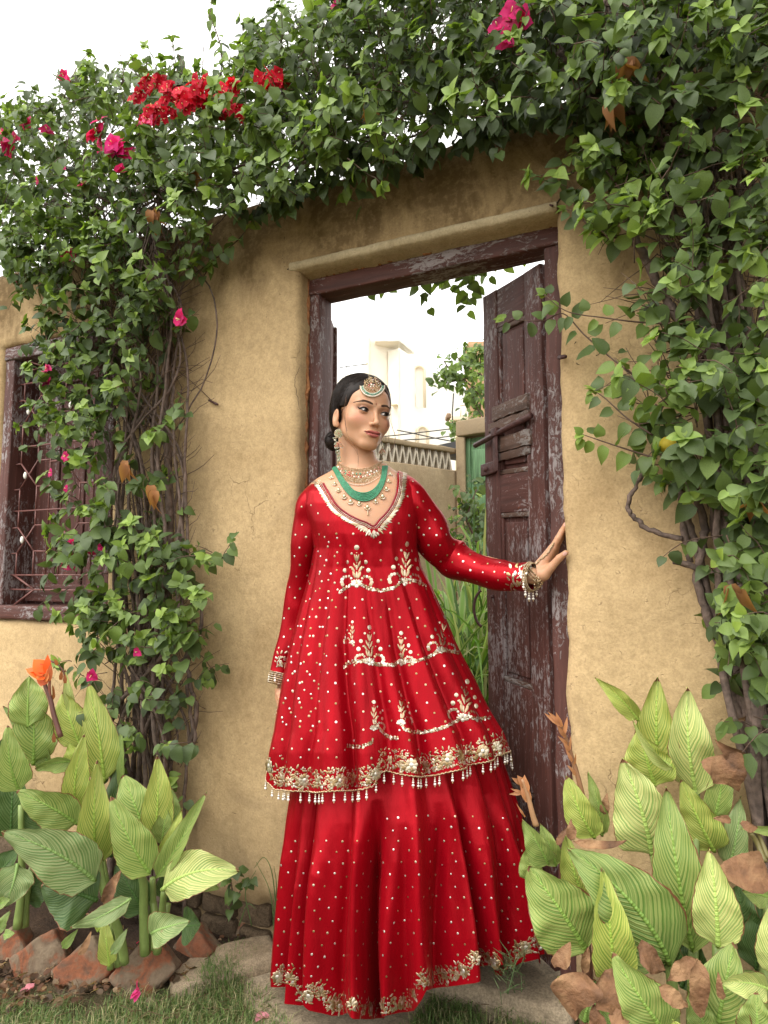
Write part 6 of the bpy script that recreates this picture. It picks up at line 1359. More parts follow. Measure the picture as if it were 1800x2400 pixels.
# ---- hair: swept back from the middle parting into a low bun
def hair_sdf(Q):
    X, Y, Z = Q; A = np.abs(X); QA = (A, Y, Z)
    D = ell(Q, (0, -16, 41), (84, 95, 85)); D = smin(D, ell(QA, (54, -28, -6), (27, 44, 46)), 18); D = smin(D, ell(Q, (0, -62, -30), (58, 48, 52)), 22)
    cutp = (Y - 4) * .80 - (Z - 4) * .60 - 5.5 - .19 * np.minimum(A, 60) + 1.6 * np.sin(X * .16 + Z * .11) + 9 * np.exp(-((A - 0) / 9) ** 2) * 0
    D = smax(D, cutp, 7); D = smax(D, ((Y + 2) * 1.0 + (-(Z) - 2) * .35) * (Z < 8) + (Z >= 8) * -50, 3)
    D = D + 2.6 * np.exp(-(X / 2.6) ** 2) * (Z > 40)
    return D
hx_, hy_, hz3 = np.arange(-98, 98, 2.2), np.arange(-132, 92, 2.2), np.arange(-100, 138, 2.2)
Vh, Fh = surfnet(hair_sdf([hx_[:, None, None], hy_[None, :, None], hz3[None, None, :]]), hx_, hy_, hz3); Vh = relax(Vh, Fh, 2, .5)
M_hairs = None
def hair_mat():
    m, t, b = mat('dark_hair'); v = coords(t, (1, 1, 1)); n1 = noi(t, v, 120, 4, .6); t.links.new(ramp(t, n1, [(.3, (.006, .0035, .0028)), (.7, (.016, .009, .006))]), b.inputs['Base Color']); b.inputs['Roughness'].default_value = .48; b.inputs['Specular IOR Level'].default_value = .22; bump(t, b, n1, .4, .002); return m
M_hairs = hair_mat()
hair = link('hair', rawmesh('hair', c2w(h2c(Vh)), Fh, M_hairs), person)
bvh_hair = BVHTree.FromPolygons([Vector(v) for v in Vh], [tuple(int(i) for i in f) for f in Fh])
def on_hair(p, lift=.8):
    loc, n, i, d = bvh_hair.find_nearest(Vector(p)); c = Vector((0, -15, 20)); n = n if n.dot(loc - c) > 0 else -n; return np.array(loc + n * lift)
a = Acc(); bun = np.array([-30, -104, -70.])
for k in range(700):
    s = -1 if k % 2 else 1; st_y = U(-60, 62); start = np.array([s * U(1, 4), st_y, 118 - abs(st_y) * .3]); g_ = rnd(); low = 60 - 115 * g_
    mid = np.array([s * 84, -8 - 25 * rnd() + 18 * (1 - g_), low]); endp = np.array([-8 + U(-14, 14), -108, -48 + U(-22, 22)])
    q = smooth_path(np.array([start, start * .55 + mid * .45 + [0, 6, 26], mid, mid * .5 + endp * .5 + [0, -22, 0], endp]), 6); q = np.array([on_hair(p, U(-.1, .8)) for p in q]); q = smooth_path(q[::2], 2); tube(a, c2w(h2c(q)), U(.0003, .0008), 4)
for k in range(420):   # the low bun
    c = bun; ax = nrm(np.array([.5, -.6, .5]) + rv(.4)); e1 = nrm(np.cross(ax, [0, 0, 1])); e2 = np.cross(ax, e1); r = 26 * math.sqrt(U(.35, 1)); t0 = U(0, 6.28)
    q = [c + ax * U(-12, 12) + (e1 * math.cos(t0 + u) + e2 * math.sin(t0 + u)) * r * [1, 1, 1.15] for u in np.linspace(0, U(2, 4.5), 10)]; tube(a, c2w(h2c(q)), U(.0006, .0012), 4)
a.build('hair_strands', M_hairs, hair)
bn = Acc(); t_, f_ = np.linspace(0, math.pi, 14), np.linspace(0, 2 * math.pi, 20, endpoint=False); bn.add(c2w(h2c([bun + np.array([27, 24, 30]) * [math.sin(x) * math.cos(y), math.sin(x) * math.sin(y), math.cos(x)] for x in t_ for y in f_])), grid_faces(14, 20, True)); bn.build('bun', M_hairs, hair)
# loose wavy strands beside the face (photo pixels, on planes near the head)
a = Acc(); M_loose = simple('loose_hair', (.10, .045, .022), .5)
for pts, r in (([(812, 925), (811, 960), (809, 990), (815, 1020), (826, 1036), (838, 1058), (839, 1085)], .0005), ([(810, 930), (808, 970), (811, 1000), (812, 1025), (822, 1042), (834, 1056), (840, 1072), (839, 1095)], .0005), ([(811, 935), (806, 965), (810, 995), (814, 1010)], .0008)):
    q = [lp(x, y, 1.806 + .00018 * (y - 925)) for x, y in pts]; tube(a, c2w(smooth_path(np.array(q), 5)), r * .62, 5)
for pts, r in (([(912, 925), (919, 950), (917, 975), (923, 1000), (930, 1020), (927, 1045), (918, 1060)], .0009), ([(914, 930), (921, 955), (916, 985), (914, 1005), (915, 1030), (922, 1050), (914, 1065), (917, 1085)], .0007), ([(908, 915), (918, 940), (920, 970), (925, 1005), (931, 1030), (921, 1052)], .0005), ([(905, 900), (914, 925), (918, 950), (915, 975), (913, 1000)], .0012), ([(911, 1010), (908, 1030), (913, 1045)], .0006)):
    q = [lp(x - 4, y, 1.85) for x, y in pts]; tube(a, c2w(smooth_path(np.array(q), 5)), r * .62, 5)
a.build('loose_strands', M_loose, hair)
# ------------------------------------------------------------------ red silk clothes
def silk_mat():
    m, t, b = mat('red_silk'); v = coords(t, (14, 14, 3.0)); n1 = noi(t, v, 1.0, 5, .55, .6); v2 = coords(t, (70, 70, 22)); n2 = noi(t, v2, 1.0, 4, .6); v3 = coords(t); n3 = noi(t, v3, 900, 2, .5)
    c = ramp(t, n1, [(.3, (.25, .0008, .006)), (.55, (.315, .0012, .008)), (.75, (.37, .0018, .010))]); t.links.new(c, b.inputs['Base Color'])
    b.inputs['Roughness'].default_value = .33; b.inputs['Specular IOR Level'].default_value = .45; b.inputs['Metallic'].default_value = .38; b.inputs['Specular Tint'].default_value = (1, .35, .32, 1); b.inputs['Sheen Weight'].default_value = .03; b.inputs['Sheen Tint'].default_value = (1, .25, .2, 1)
    b.inputs['Anisotropic'].default_value = .4
    bump(t, b, math_(t, 'ADD', math_(t, 'MULTIPLY', n1, 1.0), math_(t, 'ADD', math_(t, 'MULTIPLY', n2, .16), math_(t, 'MULTIPLY', n3, .02))), .42, .010); return m
M_silk = silk_mat(); M_lining = simple('dark_red_binding', (.20, .006, .018), .6)
M_gold = vcol('gold_thread', .30, 0, .6, .85, nz=500); M_pearl = vcol('pearl', .28, 0, .6, .25)
def foldnoise(s, z, sd, f=1.0): return noise.noise(Vector((s * f, z, sd)))
def garment(T, bot, folds, amp, nth=420, nz=190, wr=.0, topy=None, sd=0.0, lift=0.0, tilt=0.0):
    """rings fitted to the table of silhouettes; the hem follows bot(x px); folds(s, v) -> radial push in metres, s in -1..1 across the front"""
    Ty = T[:, 0]; th = np.linspace(0, 2 * math.pi, nth, endpoint=False); V = np.zeros((nz, nth, 3)); y0 = Ty[0]
    ymax = Ty[-1]
    for j, t in enumerate(th):
        ct, st = math.cos(t), math.sin(t); xr_ = None
        # hem row for this angle: estimate the pixel column at the hem
        xm = (T[-1, 1] + T[-1, 2]) / 2 + (T[-1, 2] - T[-1, 1]) / 2 * ct; yb = bot(xm) if st > 0 else bot(xm) * .5 + .5 * (max(bot(T[-1, 1]), bot(T[-1, 2]))) - 14 * (-st)
        for i in range(nz):
            v = i / (nz - 1); y = y0 + (yb - y0) * v; xl, xr, yc, b = [np.interp(y, Ty, T[:, k]) for k in (1, 2, 3, 4)]
            Z = PZ + yc; L = (xl - 900) / FOC; R = (xr - 900) / FOC; vv = (y - 1200) / FOC; den = SC_C + vv * SC_S
            cx = (L + R) / 2 * Z / den; a = (R - L) / 2 * Z / den + lift; bb = b + lift
            s_ang = (math.atan2(-ct, st) / (math.pi / 2)) if st > 0 else (math.copysign(1, -ct) * (1 + (1 - abs(math.atan2(-ct, -st)) / (math.pi / 2))))
            s_ang = -s_ang if False else s_ang
            d = folds(s_ang, v) * amp(v)
            edge = 1 - .75 * abs(ct) ** 6
            rad = 1 + d * edge / max(a, bb) ; X = cx + a * ct * rad; Y = yc - bb * st * rad - d * edge * .35 * st
            if tilt:
                y_ = y - tilt * ct * max(0, 1 - (y - 1092) / 170); vv = (y_ - 1200) / FOC; den = SC_C + vv * SC_S
            zz = CZ + (SC_S - vv * SC_C) / den * (PZ + (Y if st > 0 else yc))
            V[i, j] = (X, Y, zz)
    if wr:
        sh = V.shape; q = V.reshape(-1, 3); n_ = np.array([noise.noise(Vector((p[0] * 26, p[1] * 16, p[2] * 4.5 + sd))) + .4 * noise.noise(Vector((p[0] * 46 + p[2] * 16, p[1] * 20, p[2] * 13 + sd))) for p in q]).reshape(sh[:2])
        V[..., 1] -= wr * n_; V[..., 0] += wr * .3 * n_
    return V
SC_C, SC_S = math.cos(PITCH), math.sin(PITCH)
def mesh_rings(name, V, mt, parent, keepf=None):
    nz, nth = V.shape[:2]; F = grid_faces(nz, nth, True)[:, ::-1]; W_ = c2w(V.reshape(-1, 3))
    if keepf is not None: F = F[keepf(W_, F)]
    o = link(name, rawmesh(name, W_, F, mt), parent); b = BVHTree.FromPolygons([Vector(v) for v in W_], [tuple(int(i) for i in f) for f in F]); return o, b, W_, F
def fold_fn(seeds, base=0.0):
    def f(s, v):
        r = 0.0
        for i_, (c0, w0, h0) in enumerate(seeds):
            c1 = c0 + .035 * math.sin(v * 3.1 + i_ * 1.9) * (1 - v * .3); st_ = .25 + .75 * (.5 + .5 * math.sin(i_ * 2.7)); k_ = min(1, max(0, (v - .45 * (1 - st_)) * 4)) ; r += h0 * k_ * math.exp(-((s - c1) / w0) ** 2)
        return r + base * noise.noise(Vector((s * 5, v * .8, 3))) + base * .5 * noise.noise(Vector((s * 12, v * 1.2, 8)))
    return f
# ---- tunic
def hem_t(x): return float(np.interp(x, [600, 622, 636, 652, 760, 860, 880, 893, 908, 940, 990, 1060, 1110, 1160, 1195, 1240], [1800, 1806, 1830, 1850, 1857, 1850, 1842, 1812, 1806, 1815, 1822, 1804, 1792, 1778, 1765, 1750]))
sT = [(-.92, .05, -.6), (-.80, .05, .5), (-.66, .04, -.7), (-.54, .06, .5), (-.40, .035, -.7), (-.30, .05, .6), (-.18, .03, -.9), (-.08, .05, .5), (.02, .03, -.8), (.10, .05, .8), (.19, .028, -1.3), (.30, .06, .6), (.42, .035, -.6), (.52, .06, .5), (.66, .04, -.6), (.78, .05, .5), (.9, .05, -.5), (1.2, .1, .6), (-1.2, .1, .6), (1.6, .1, -.6), (-1.6, .1, -.6)]
fT = fold_fn(sT, .5)
VT = garment(TT, hem_t, lambda s, v: fT(s, v), lambda v: .0022 + .040 * max(0, v - .22) ** 1.1, 440, 200, .0036, sd=2, tilt=10.0)
NECK = [(752, 1095), (753, 1122), (763, 1141), (776, 1163), (787, 1180), (801, 1194), (820, 1207), (840, 1217), (859, 1224), (876, 1232), (890, 1217), (904, 1203), (915, 1188), (923, 1172), (929, 1155), (932, 1132), (932, 1106), (931, 1090)]
def keepT(W_, F):
    c = W_[F].mean(1); ok = np.ones(len(F), bool); pj = [proj(q) for q in c]
    for i in range(len(F)):
        x, y = pj[i]; front = (c[i] - PORG) @ FWD < .0
        if y < 1250 and inpoly(x, y, NECK + [(931, 900), (752, 900)]) and front: ok[i] = False
        elif y < 1127 - .105 * (x - 745) and 750 < x < 934: ok[i] = False
    return ok
tunic, bvT, WT, FT_ = mesh_rings('tunic', VT, M_silk, person, keepT)
# ---- sleeves
def sleeve(name, ctr, rads, seed, wrin=.05, nth=44, flat=1.0):
    q = smooth_path(np.concatenate([np.array(ctr), np.array(rads)[:, None]], 1), 16); pts, r = q[:, :3], q[:, 3]; n = len(pts)
    T = np.gradient(pts, axis=0); T /= np.linalg.norm(T, axis=1, keepdims=True); N = nrm(np.cross(T[0], [0, 1.0, 0])); V = np.zeros((n, nth, 3)); kap = np.convolve(np.pad(np.linalg.norm(np.gradient(T, axis=0), axis=1), 6, 'edge'), np.ones(13) / 13, 'valid')
    for i in range(n):
        N = nrm(N - T[i] * (N @ T[i])); B = np.cross(T[i], N); t = i / (n - 1)
        for j in range(nth):
            a = 2 * math.pi * j / nth; ph = t * 20 + math.sin(a + seed) * 1.6
            wv = math.sin(ph * 1.35 + 1.5 * noise.noise(Vector((t * 4, a * .6, seed)))) * (.55 + 9 * kap[i]) + 1.3 * noise.noise(Vector((t * 9, math.cos(a) * 1.4, math.sin(a) * 1.4 + seed)))
            rr = r[i] * (1 + wrin * wv); V[i, j] = pts[i] + rr * (math.cos(a) * N + math.sin(a) * B * flat)
    return V
cL = [lp(940, 1156, 1.905), lp(966, 1172, 1.90), lp(996, 1222, 1.905), lp(1022, 1272, 1.92), lp(1058, 1308, 1.935), lp(1105, 1330, 1.90), lp(1168, 1347, 1.85), lp(1212, 1351, 1.815), lp(1242, 1352, 1.793)]
VL_ = sleeve('sleeve', cL, [.042, .050, .053, .053, .053, .047, .042, .040, .039], 3.0, .085)
slL, bvL, _, _ = (lambda V: (lambda W_, F: (link('sleeve', rawmesh('sleeve', W_, F, M_silk), person), BVHTree.FromPolygons([Vector(v) for v in W_], [tuple(int(i) for i in f) for f in F]), W_, F))(c2w(V.reshape(-1, 3)), grid_faces(V.shape[0], V.shape[1], True)))(VL_)
cR = [lp(762, 1165, 1.905), lp(738, 1180, 1.905), lp(724, 1225, 1.91), lp(716, 1300, 1.925), lp(707, 1370, 1.945), lp(696, 1430, 1.955), lp(678, 1500, 1.945), lp(660, 1550, 1.935), lp(654, 1577, 1.93)]
VR_ = sleeve('sleeve', cR, [.040, .046, .045, .042, .041, .038, .033, .027, .0245], 9.0, .08)
slR, bvR, _, _ = (lambda V: (lambda W_, F: (link('sleeve', rawmesh('sleeve', W_, F, M_silk), person), BVHTree.FromPolygons([Vector(v) for v in W_], [tuple(int(i) for i in f) for f in F]), W_, F))(c2w(V.reshape(-1, 3)), grid_faces(V.shape[0], V.shape[1], True)))(VR_)
# ---- skirt
TS = np.array([(1700, 700, 1150, .0, .135), (1760, 697, 1172, .0, .15), (1860, 681, 1203, .0, .166), (1930, 673, 1222, -.005, .176), (2020, 664, 1236, -.01, .184), (2100, 656, 1246, -.012, .190), (2200, 648, 1258, -.015, .196), (2290, 642, 1270, -.015, .20), (2390, 640, 1276, -.015, .205)], float)
def hem_s(x): return float(np.interp(x, [636, 646, 664, 690, 700, 722, 740, 765, 790, 812, 830, 856, 900, 935, 962, 978, 984, 1000, 1050, 1090, 1105, 1125, 1140, 1155, 1170, 1188, 1205, 1225, 1250, 1285],
                                     [2285, 2312, 2314, 2312, 2352, 2358, 2338, 2368, 2380, 2378, 2374, 2390, 2382, 2374, 2368, 2340, 2322, 2318, 2310, 2298, 2275, 2262, 2262, 2280, 2288, 2278, 2256, 2246, 2238, 2222]))
sS = [(-.95, .04, .8), (-.86, .03, -1.2), (-.78, .04, .9), (-.70, .026, -1.5), (-.60, .05, .9), (-.50, .03, -.9), (-.40, .05, .9), (-.315, .03, -1.6), (-.24, .045, 1.0), (-.15, .03, -.8), (-.06, .05, 1.1), (.03, .028, -.7), (.085, .04, .5), (.145, .03, -2.6), (.22, .05, 1.1), (.32, .03, -.6), (.42, .06, .8), (.52, .028, -1.2), (.60, .045, .8), (.69, .028, -1.2), (.78, .05, .9), (.88, .03, -1.2), (.96, .04, .6), (1.2, .1, .8), (-1.2, .1, .8), (1.6, .1, -.8), (-1.6, .1, -.8)]
fS = fold_fn(sS, .7)
def fS2(s, v): return fS(s + .010 * math.sin(v * 5 + s * 4), v)
VS = garment(TS, hem_s, fS2, lambda v: .014 + .036 * v ** .9, 520, 170, .0034, sd=5)
skirt, bvS, WS, FS = mesh_rings('skirt', VS, M_silk, person)
# ---- embroidery kit
GOLD = [(.50, .36, .19), (.60, .45, .27), (.68, .55, .38), (.42, .28, .13), (.78, .68, .52)]; SILV = [(.70, .62, .50), (.82, .77, .68), (.58, .48, .35)]
icoV = None
def bead_geo():
    V = [(0, 0, 1)]; 
    for z, k in ((.55, 6), (-.35, 6)):
        for i in range(k): a = i * 2 * math.pi / k + (z < 0) * .5; r = math.sqrt(1 - z * z); V.append((r * math.cos(a), r * math.sin(a), z))
    V.append((0, 0, -1)); F = [(0, 1 + i, 1 + (i + 1) % 6) for i in range(6)]
    for i in range(6): F += [(1 + i, 7 + i, 1 + (i + 1) % 6), (1 + (i + 1) % 6, 7 + i, 7 + (i + 1) % 6)]
    F += [(13, 7 + (i + 1) % 6, 7 + i) for i in range(6)]; return np.array(V, float), np.array(F)
BV, BF = bead_geo()
def bead(acc, p, r, col, sc_=(1, 1, 1)): acc.add(BV * r * np.array(sc_) + p, BF, col)
def onframe(n, up=None):
    n = nrm(n); up = np.array([0, 0, 1.0]) if up is None else up; y = nrm(up - n * (up @ n)); x = np.cross(y, n); return x, y, n
def disc(acc, p, n, r, col, k=7, dome=.35):
    x, y, n = onframe(n); n = nrm(n + rv(.22)); a = np.arange(k) * 2 * math.pi / k; V = p + r * (np.cos(a)[:, None] * x + np.sin(a)[:, None] * y) + n * .0006; V = np.concatenate([V, [p + n * (.0006 + r * dome)]]); acc.add(V, [(i, (i + 1) % k, k) for i in range(k)], col)
def petalg(acc, p, n, d, L, w_, col, ridge=.3):
    x, y, n = onframe(n, d); ts = [0, .25, .6, .85, 1]; ws = [.05, .8, 1, .55, 0]; V = []
    for t, w__ in zip(ts, ws): V += [p + y * L * t - x * w_ * w__ * .5 + n * .0006, p + y * L * t + n * (.0008 + w_ * ridge * .45 * w__), p + y * L * t + x * w_ * w__ * .5 + n * .0006]
    acc.add(V, grid_faces(5, 3), np.array(col) * U(.8, 1.15))
BV_ALL = [bvT, bvL, bvR]
def nearest_hit(px, py, bvs):
    best = None
    for b in bvs:
        p, n = hit(b, px, py)
        if p is not None and (best is None or np.linalg.norm(p - CAM) < best[2]): best = (p, n, np.linalg.norm(p - CAM), b)
    return best
def pxs(px, p): return px / FOC * Zof(p)
def dotsprinkle(bv, cand, others, r, acc):
    for (x, y) in cand:
        h = nearest_hit(x, y, [bv] + others)
        if h is None or h[3] is not bv: continue
        if abs(nrm(h[1]) @ nrm(CAM - h[0])) < .25: continue
        disc(acc, h[0], h[1], pxs(r * U(.8, 1.15), h[0]), random.choice(GOLD[1:] + [(.9, .86, .8)] * 2), 7, .3)
blocked = []
def mot(acc, bv, x, y, s, half=0, tilt=0.0):
    """tree shaped booti: fan base, scrolls, stem leaves and round sequins; base at x, y; s = height in px; half -1/+1 keeps one side"""
    ct, st = math.cos(tilt), math.sin(tilt)
    def at(u, v): X = u * s; Y = -v * s; return x + X * ct - Y * st, y + X * st + Y * ct
    def put(u, v, f):
        if half and u * half < -.02: return
        h = nearest_hit(*at(u, v), [bv])
        if h is not None: f(h[0], h[1])
    def dirn(h0, h1):
        a = nearest_hit(*at(*h0), [bv]); b = nearest_hit(*at(*h1), [bv]); return (b[0] - a[0]) if a and b else np.array([0, 0, 1.0])
    for k in range(7): an = math.radians(-78 + 26 * k); put(0, .04, lambda p, n, an=an: petalg(acc, p, n, dirn((0, .0), (math.sin(an) * .2, math.cos(an) * .2)), pxs(s * .16, p), pxs(s * .07, p), random.choice(SILV)))
    put(0, .03, lambda p, n: disc(acc, p, n, pxs(s * .05, p), SILV[1]))
    for sd in (-1, 1):
        for t in np.linspace(0, 1, 9):     # scroll
            an = math.pi * (1.15 - 1.35 * t); u = sd * (.235 + .125 * math.cos(an)); v = .13 + .16 * math.sin(an) * (.9 if t < .5 else .75); put(u, v, lambda p, n, t=t: disc(acc, p, n, pxs(s * (.026 + .024 * t), p), random.choice(SILV + GOLD[1:3]), 6, .15))
        for (u, v, u2, v2, w_) in ((.03, .2, .10, .42, .045), (.04, .34, .14, .50, .04), (.02, .45, .09, .62, .035), (.01, .6, .05, .76, .03)):
            put(sd * u, v, lambda p, n, u=u, v=v, u2=u2, v2=v2, w_=w_: petalg(acc, p, n, dirn((sd * u, v), (sd * u2, v2)), pxs(s * .20, p), pxs(s * w_ * 1.5, p), GOLD[1]))
        for (u, v, r) in ((.28, .40, .055), (.22, .60, .050), (.12, .80, .03), (.16, .47, .02)): put(sd * u, v, lambda p, n, r=r: disc(acc, p, n, pxs(s * r, p), (.78, .68, .52), 9, .22))
    for v in np.linspace(.18, .82, 9): put(0, v, lambda p, n: disc(acc, p, n, pxs(s * .016, p), GOLD[1]))
    for k in range(3): put(0, .2 + k * .2, lambda p, n, k=k: petalg(acc, p, n, np.array([0, 0, 1.0]), pxs(s * .18, p), pxs(s * .05, p), GOLD[2]))
    put(0, .95, lambda p, n: disc(acc, p, n, pxs(s * .062, p), (.80, .72, .58), 9, .22))
def swag(acc, bv, pts, w_=8):
    q = smooth_path(np.array(pts, float), 14); L = np.concatenate([[0], np.cumsum(np.linalg.norm(np.diff(q, axis=0), axis=1))])
    for s in np.arange(0, L[-1], 3.6):
        x, y = np.interp(s, L, q[:, 0]), np.interp(s, L, q[:, 1])
        for k in range(2):
            h = nearest_hit(x + U(-1, 1), y + (-1, 1)[k] * w_ * .25 + U(-1.2, 1.2), [bv])
            if h is not None: disc(acc, h[0] + h[1] * U(0, .0006), h[1] + rv(.25), pxs(U(2.0, 3.1), h[0]), random.choice(SILV + GOLD[2:]), 6, .25)
E = Acc()
for (x, y, s, hf_, tl) in ((836, 1376, 98, 0, 0), (948, 1372, 102, 0, .06), (866, 1558, 92, 0, .0), (826, 1510, 55, -1, 0), (1034, 1530, 88, 0, .10), (940, 1560, 80, 1, 0), (1084, 1690, 98, 0, .12), (876, 1712, 70, 1, 0), (940, 1700, 74, 1, 0)): mot(E, bvT, x, y, s, hf_, tl)
for pts in ([(797, 1387), (812, 1377), (836, 1366), (862, 1378), (895, 1384), (925, 1376), (948, 1360), (975, 1362), (1001, 1374)], [(806, 1563), (822, 1552), (858, 1549), (880, 1556), (920, 1558), (935, 1550)], [(938, 1546), (965, 1550), (1000, 1542), (1034, 1524), (1055, 1527), (1076, 1530)],
            [(878, 1690), (892, 1712), (915, 1728), (936, 1730)], [(940, 1695), (952, 1710), (985, 1716), (1030, 1708), (1070, 1690), (1088, 1677), (1115, 1684), (1150, 1682)], [(814, 1748), (845, 1750), (876, 1738)]): swag(E, bvT, pts)
def band(acc, bv, hem, x0, x1, hgt, dens=1.0, off=3):
    """floral border above a hem: flowers, leaves, paisleys and sequins"""
    x = x0; k = 0
    for _ in range(int((x1 - x0) * .9 * dens)):
        xx = U(x0, x1); h = nearest_hit(xx, hem(xx) - off - U(.02, 1) ** 1.3 * hgt, [bv])
        if h is not None:
            if rnd() < .55: petalg(acc, h[0], h[1], onframe(h[1])[0] * U(-1, 1) + onframe(h[1])[1] * U(-.4, 1), pxs(U(7, 12), h[0]), pxs(U(3, 5), h[0]), random.choice(GOLD))
            else: disc(acc, h[0], h[1], pxs(U(1.2, 2.2), h[0]), random.choice(SILV + GOLD), 6)
    while x < x1:
        yb = hem(x) - off; r = hgt * .34
        def put(px, py, f):
            h = nearest_hit(px, py, [bv])
            if h is not None: f(h[0], h[1])
        cy = yb - hgt * (.42 + .10 * math.sin(k * 2.1)); kind = k % 3
        if kind == 0:
            for a_ in range(8): an = a_ * math.pi / 4 + U(-.1, .1); put(x, cy, lambda p, n, an=an: petalg(acc, p, n, np.array(onframe(n)[0]) * math.cos(an) + onframe(n)[1] * math.sin(an), pxs(r * 1.0, p), pxs(r * .75, p), random.choice(GOLD[1:]), .2))
            put(x, cy, lambda p, n: disc(acc, p + n * .001, n, pxs(r * .35, p), SILV[1], 8, .4)); x += r * 2.1
        elif kind == 1:
            for (an, L_) in ((1.9, 1.1), (1.2, 1.25), (2.6, 1.0), (.5, 1.1), (3.4, .7), (-.2, .8)): put(x, cy + r * .5, lambda p, n, an=an, L_=L_: petalg(acc, p, n, np.array(onframe(n)[0]) * math.cos(an) + onframe(n)[1] * math.sin(an), pxs(r * L_, p), pxs(r * .48, p), random.choice(GOLD), .25))
            put(x + r * .5, cy + r * 1.15, lambda p, n: disc(acc, p, n, pxs(r * .3, p), (.9, .87, .8), 7)); x += r * 1.7
        else:
            for t in np.linspace(0, 1, 8): an = 2.8 - 3.8 * t; put(x + r * .62 * math.cos(an), cy - r * .62 * math.sin(an) * (1 - .2 * t), lambda p, n, t=t: disc(acc, p, n, pxs(r * (.16 + .20 * t), p), random.choice(GOLD[1:4]), 6, .3))
            for q_ in range(5): an = q_ * 1.26; put(x + r * .15 + r * .26 * math.cos(an), yb - hgt * .14 + r * .26 * math.sin(an), lambda p, n: disc(acc, p, n, pxs(r * .16, p), SILV[1], 6))
            x += r * 1.55
        for _ in range(int(3 * dens)): put(x + U(-r, r), yb - U(.05, 1.0) * hgt, lambda p, n: disc(acc, p, n, pxs(U(1, 1.8), p), random.choice(SILV), 6))
        k += 1
band(E, bvT, lambda x: hem_t(x) - 3, 630, 1194, 46, 2)
# neckline: pearl rows on a dark binding and a fringe of metallic leaves
NK = smooth_path(np.array(NECK[1:-1], float), 14); cen = np.array([850, 1110.]); Lk = np.concatenate([[0], np.cumsum(np.linalg.norm(np.diff(NK, axis=0), axis=1))])
def nk(s): return np.array([np.interp(s, Lk, NK[:, 0]), np.interp(s, Lk, NK[:, 1])])
Bd = Acc(); bpts = []
def hitT(x, y):
    h = nearest_hit(x, y, [bvT, bvL, bvR])
    if h is None: hb = hit(bvh_body, x, y); return (hb[0], hb[1]) if hb[0] is not None else None
    return h[0], h[1]
for s in np.arange(0, Lk[-1], 2.2):
    p2 = nk(s); t2 = nrm(nk(s + 1) - nk(s - 1)); n2 = np.array([-t2[1], t2[0]]); n2 = n2 if (cen - p2) @ n2 < 0 else -n2
    h0 = hitT(*(p2 + n2 * 5)); 
    if h0 is None: continue
    bpts.append(hitT(*(p2 + n2 * 1.0))[0] if False else h0[0] - h0[1] * .001 - (RGT * n2[0] - UPV * n2[1]) * pxs(4.5, h0[0]))
    for k, off in enumerate((4.2, 7.6)): bead(E, h0[0] + h0[1] * .0015 + (RGT * n2[0] - UPV * n2[1]) * pxs(off - 5, h0[0]), pxs(1.35, h0[0]), random.choice(SILV))
tube(Bd, np.array(bpts), .0024, 6); Bd.build('neck_binding', M_lining, tunic)
for s in np.arange(1, Lk[-1], 4.6):
    p2 = nk(s); t2 = nrm(nk(min(s + 1, Lk[-1])) - nk(s - 1)); n2 = np.array([-t2[1], t2[0]]); n2 = n2 if (cen - p2) @ n2 < 0 else -n2
    lean = nrm(n2 * .8 - np.array([0, 1]) * .75 * min(1, abs(p2[0] - 876) / 30)); h0 = hitT(*(p2 + n2 * 10))
    if h0 is None: continue
    d3 = RGT * lean[0] - UPV * lean[1]
    for (dd_, L_, w_) in ((0, 17, 5.2), (.45, 12, 4), (-.5, 12, 4)): petalg(E, h0[0] + h0[1] * .001, h0[1], d3 + (RGT * t2[0] - UPV * t2[1]) * dd_ * (1 if p2[0] < 876 else -1), pxs(L_ * U(.85, 1.2), h0[0]), pxs(w_ * .85, h0[0]), random.choice([SILV[0], SILV[2], GOLD[1], GOLD[2]]), .35)
for k in range(5): h0 = hitT(876 + (k - 2) * 3.5, 1243 + 9 - abs(k - 2) * 3); petalg(E, h0[0], h0[1], -UPV + RGT * (k - 2) * .25, pxs(11, h0[0]), pxs(5, h0[0]), SILV[0])
emb = E.build('gold_embroidery', M_gold, tunic); emb['kind'] = 'stuff'
# sprinkled sequin dots
D1 = Acc(); cand = []
for r_, y in enumerate(range(1140, 1840, 22)):
    for c_, x in enumerate(range(600, 1230, 42)): cand.append((x + (21 if r_ % 2 else 0) + U(-3, 3), y + U(-3, 3)))
for r_, y in enumerate(range(1260, 1720, 21)):       # denser on the side panel
    for c_, x in enumerate(range(650, 800, 30)): cand.append((x + (12 if r_ % 2 else 0) - (y - 1260) * .16 + 20 + U(-2, 2), y + U(-3, 3)))
def clear(x, y):
    for (mx, my, s) in ((836, 1376, 98), (948, 1372, 102), (866, 1558, 92), (1034, 1530, 88), (1084, 1690, 98)):
        if abs(x - mx) < s * .38 and my - s * 1.1 < y < my + 14: return False
    if inpoly(x, y, NECK) or y > hem_t(x) - 52: return False
    return not (y < 1300 and any((x - q[0]) ** 2 + (y - q[1]) ** 2 < 26 ** 2 for q in NECK))
cand = [c for c in cand if clear(*c)]
dotsprinkle(bvT, cand, [bvL, bvR], 2.7, D1); o = D1.build('sequin_dots', M_gold, tunic); o['kind'] = 'stuff'
D2 = Acc(); cd2 = [(x + (13 if ((y - 1130) // 21) % 2 else 0) + U(-3, 3), y + U(-4, 4)) for y in range(1130, 1400, 21) for x in range(940, 1215, 27)]
dotsprinkle(bvL, cd2, [bvT, bvh_hand], 2.5, D2)
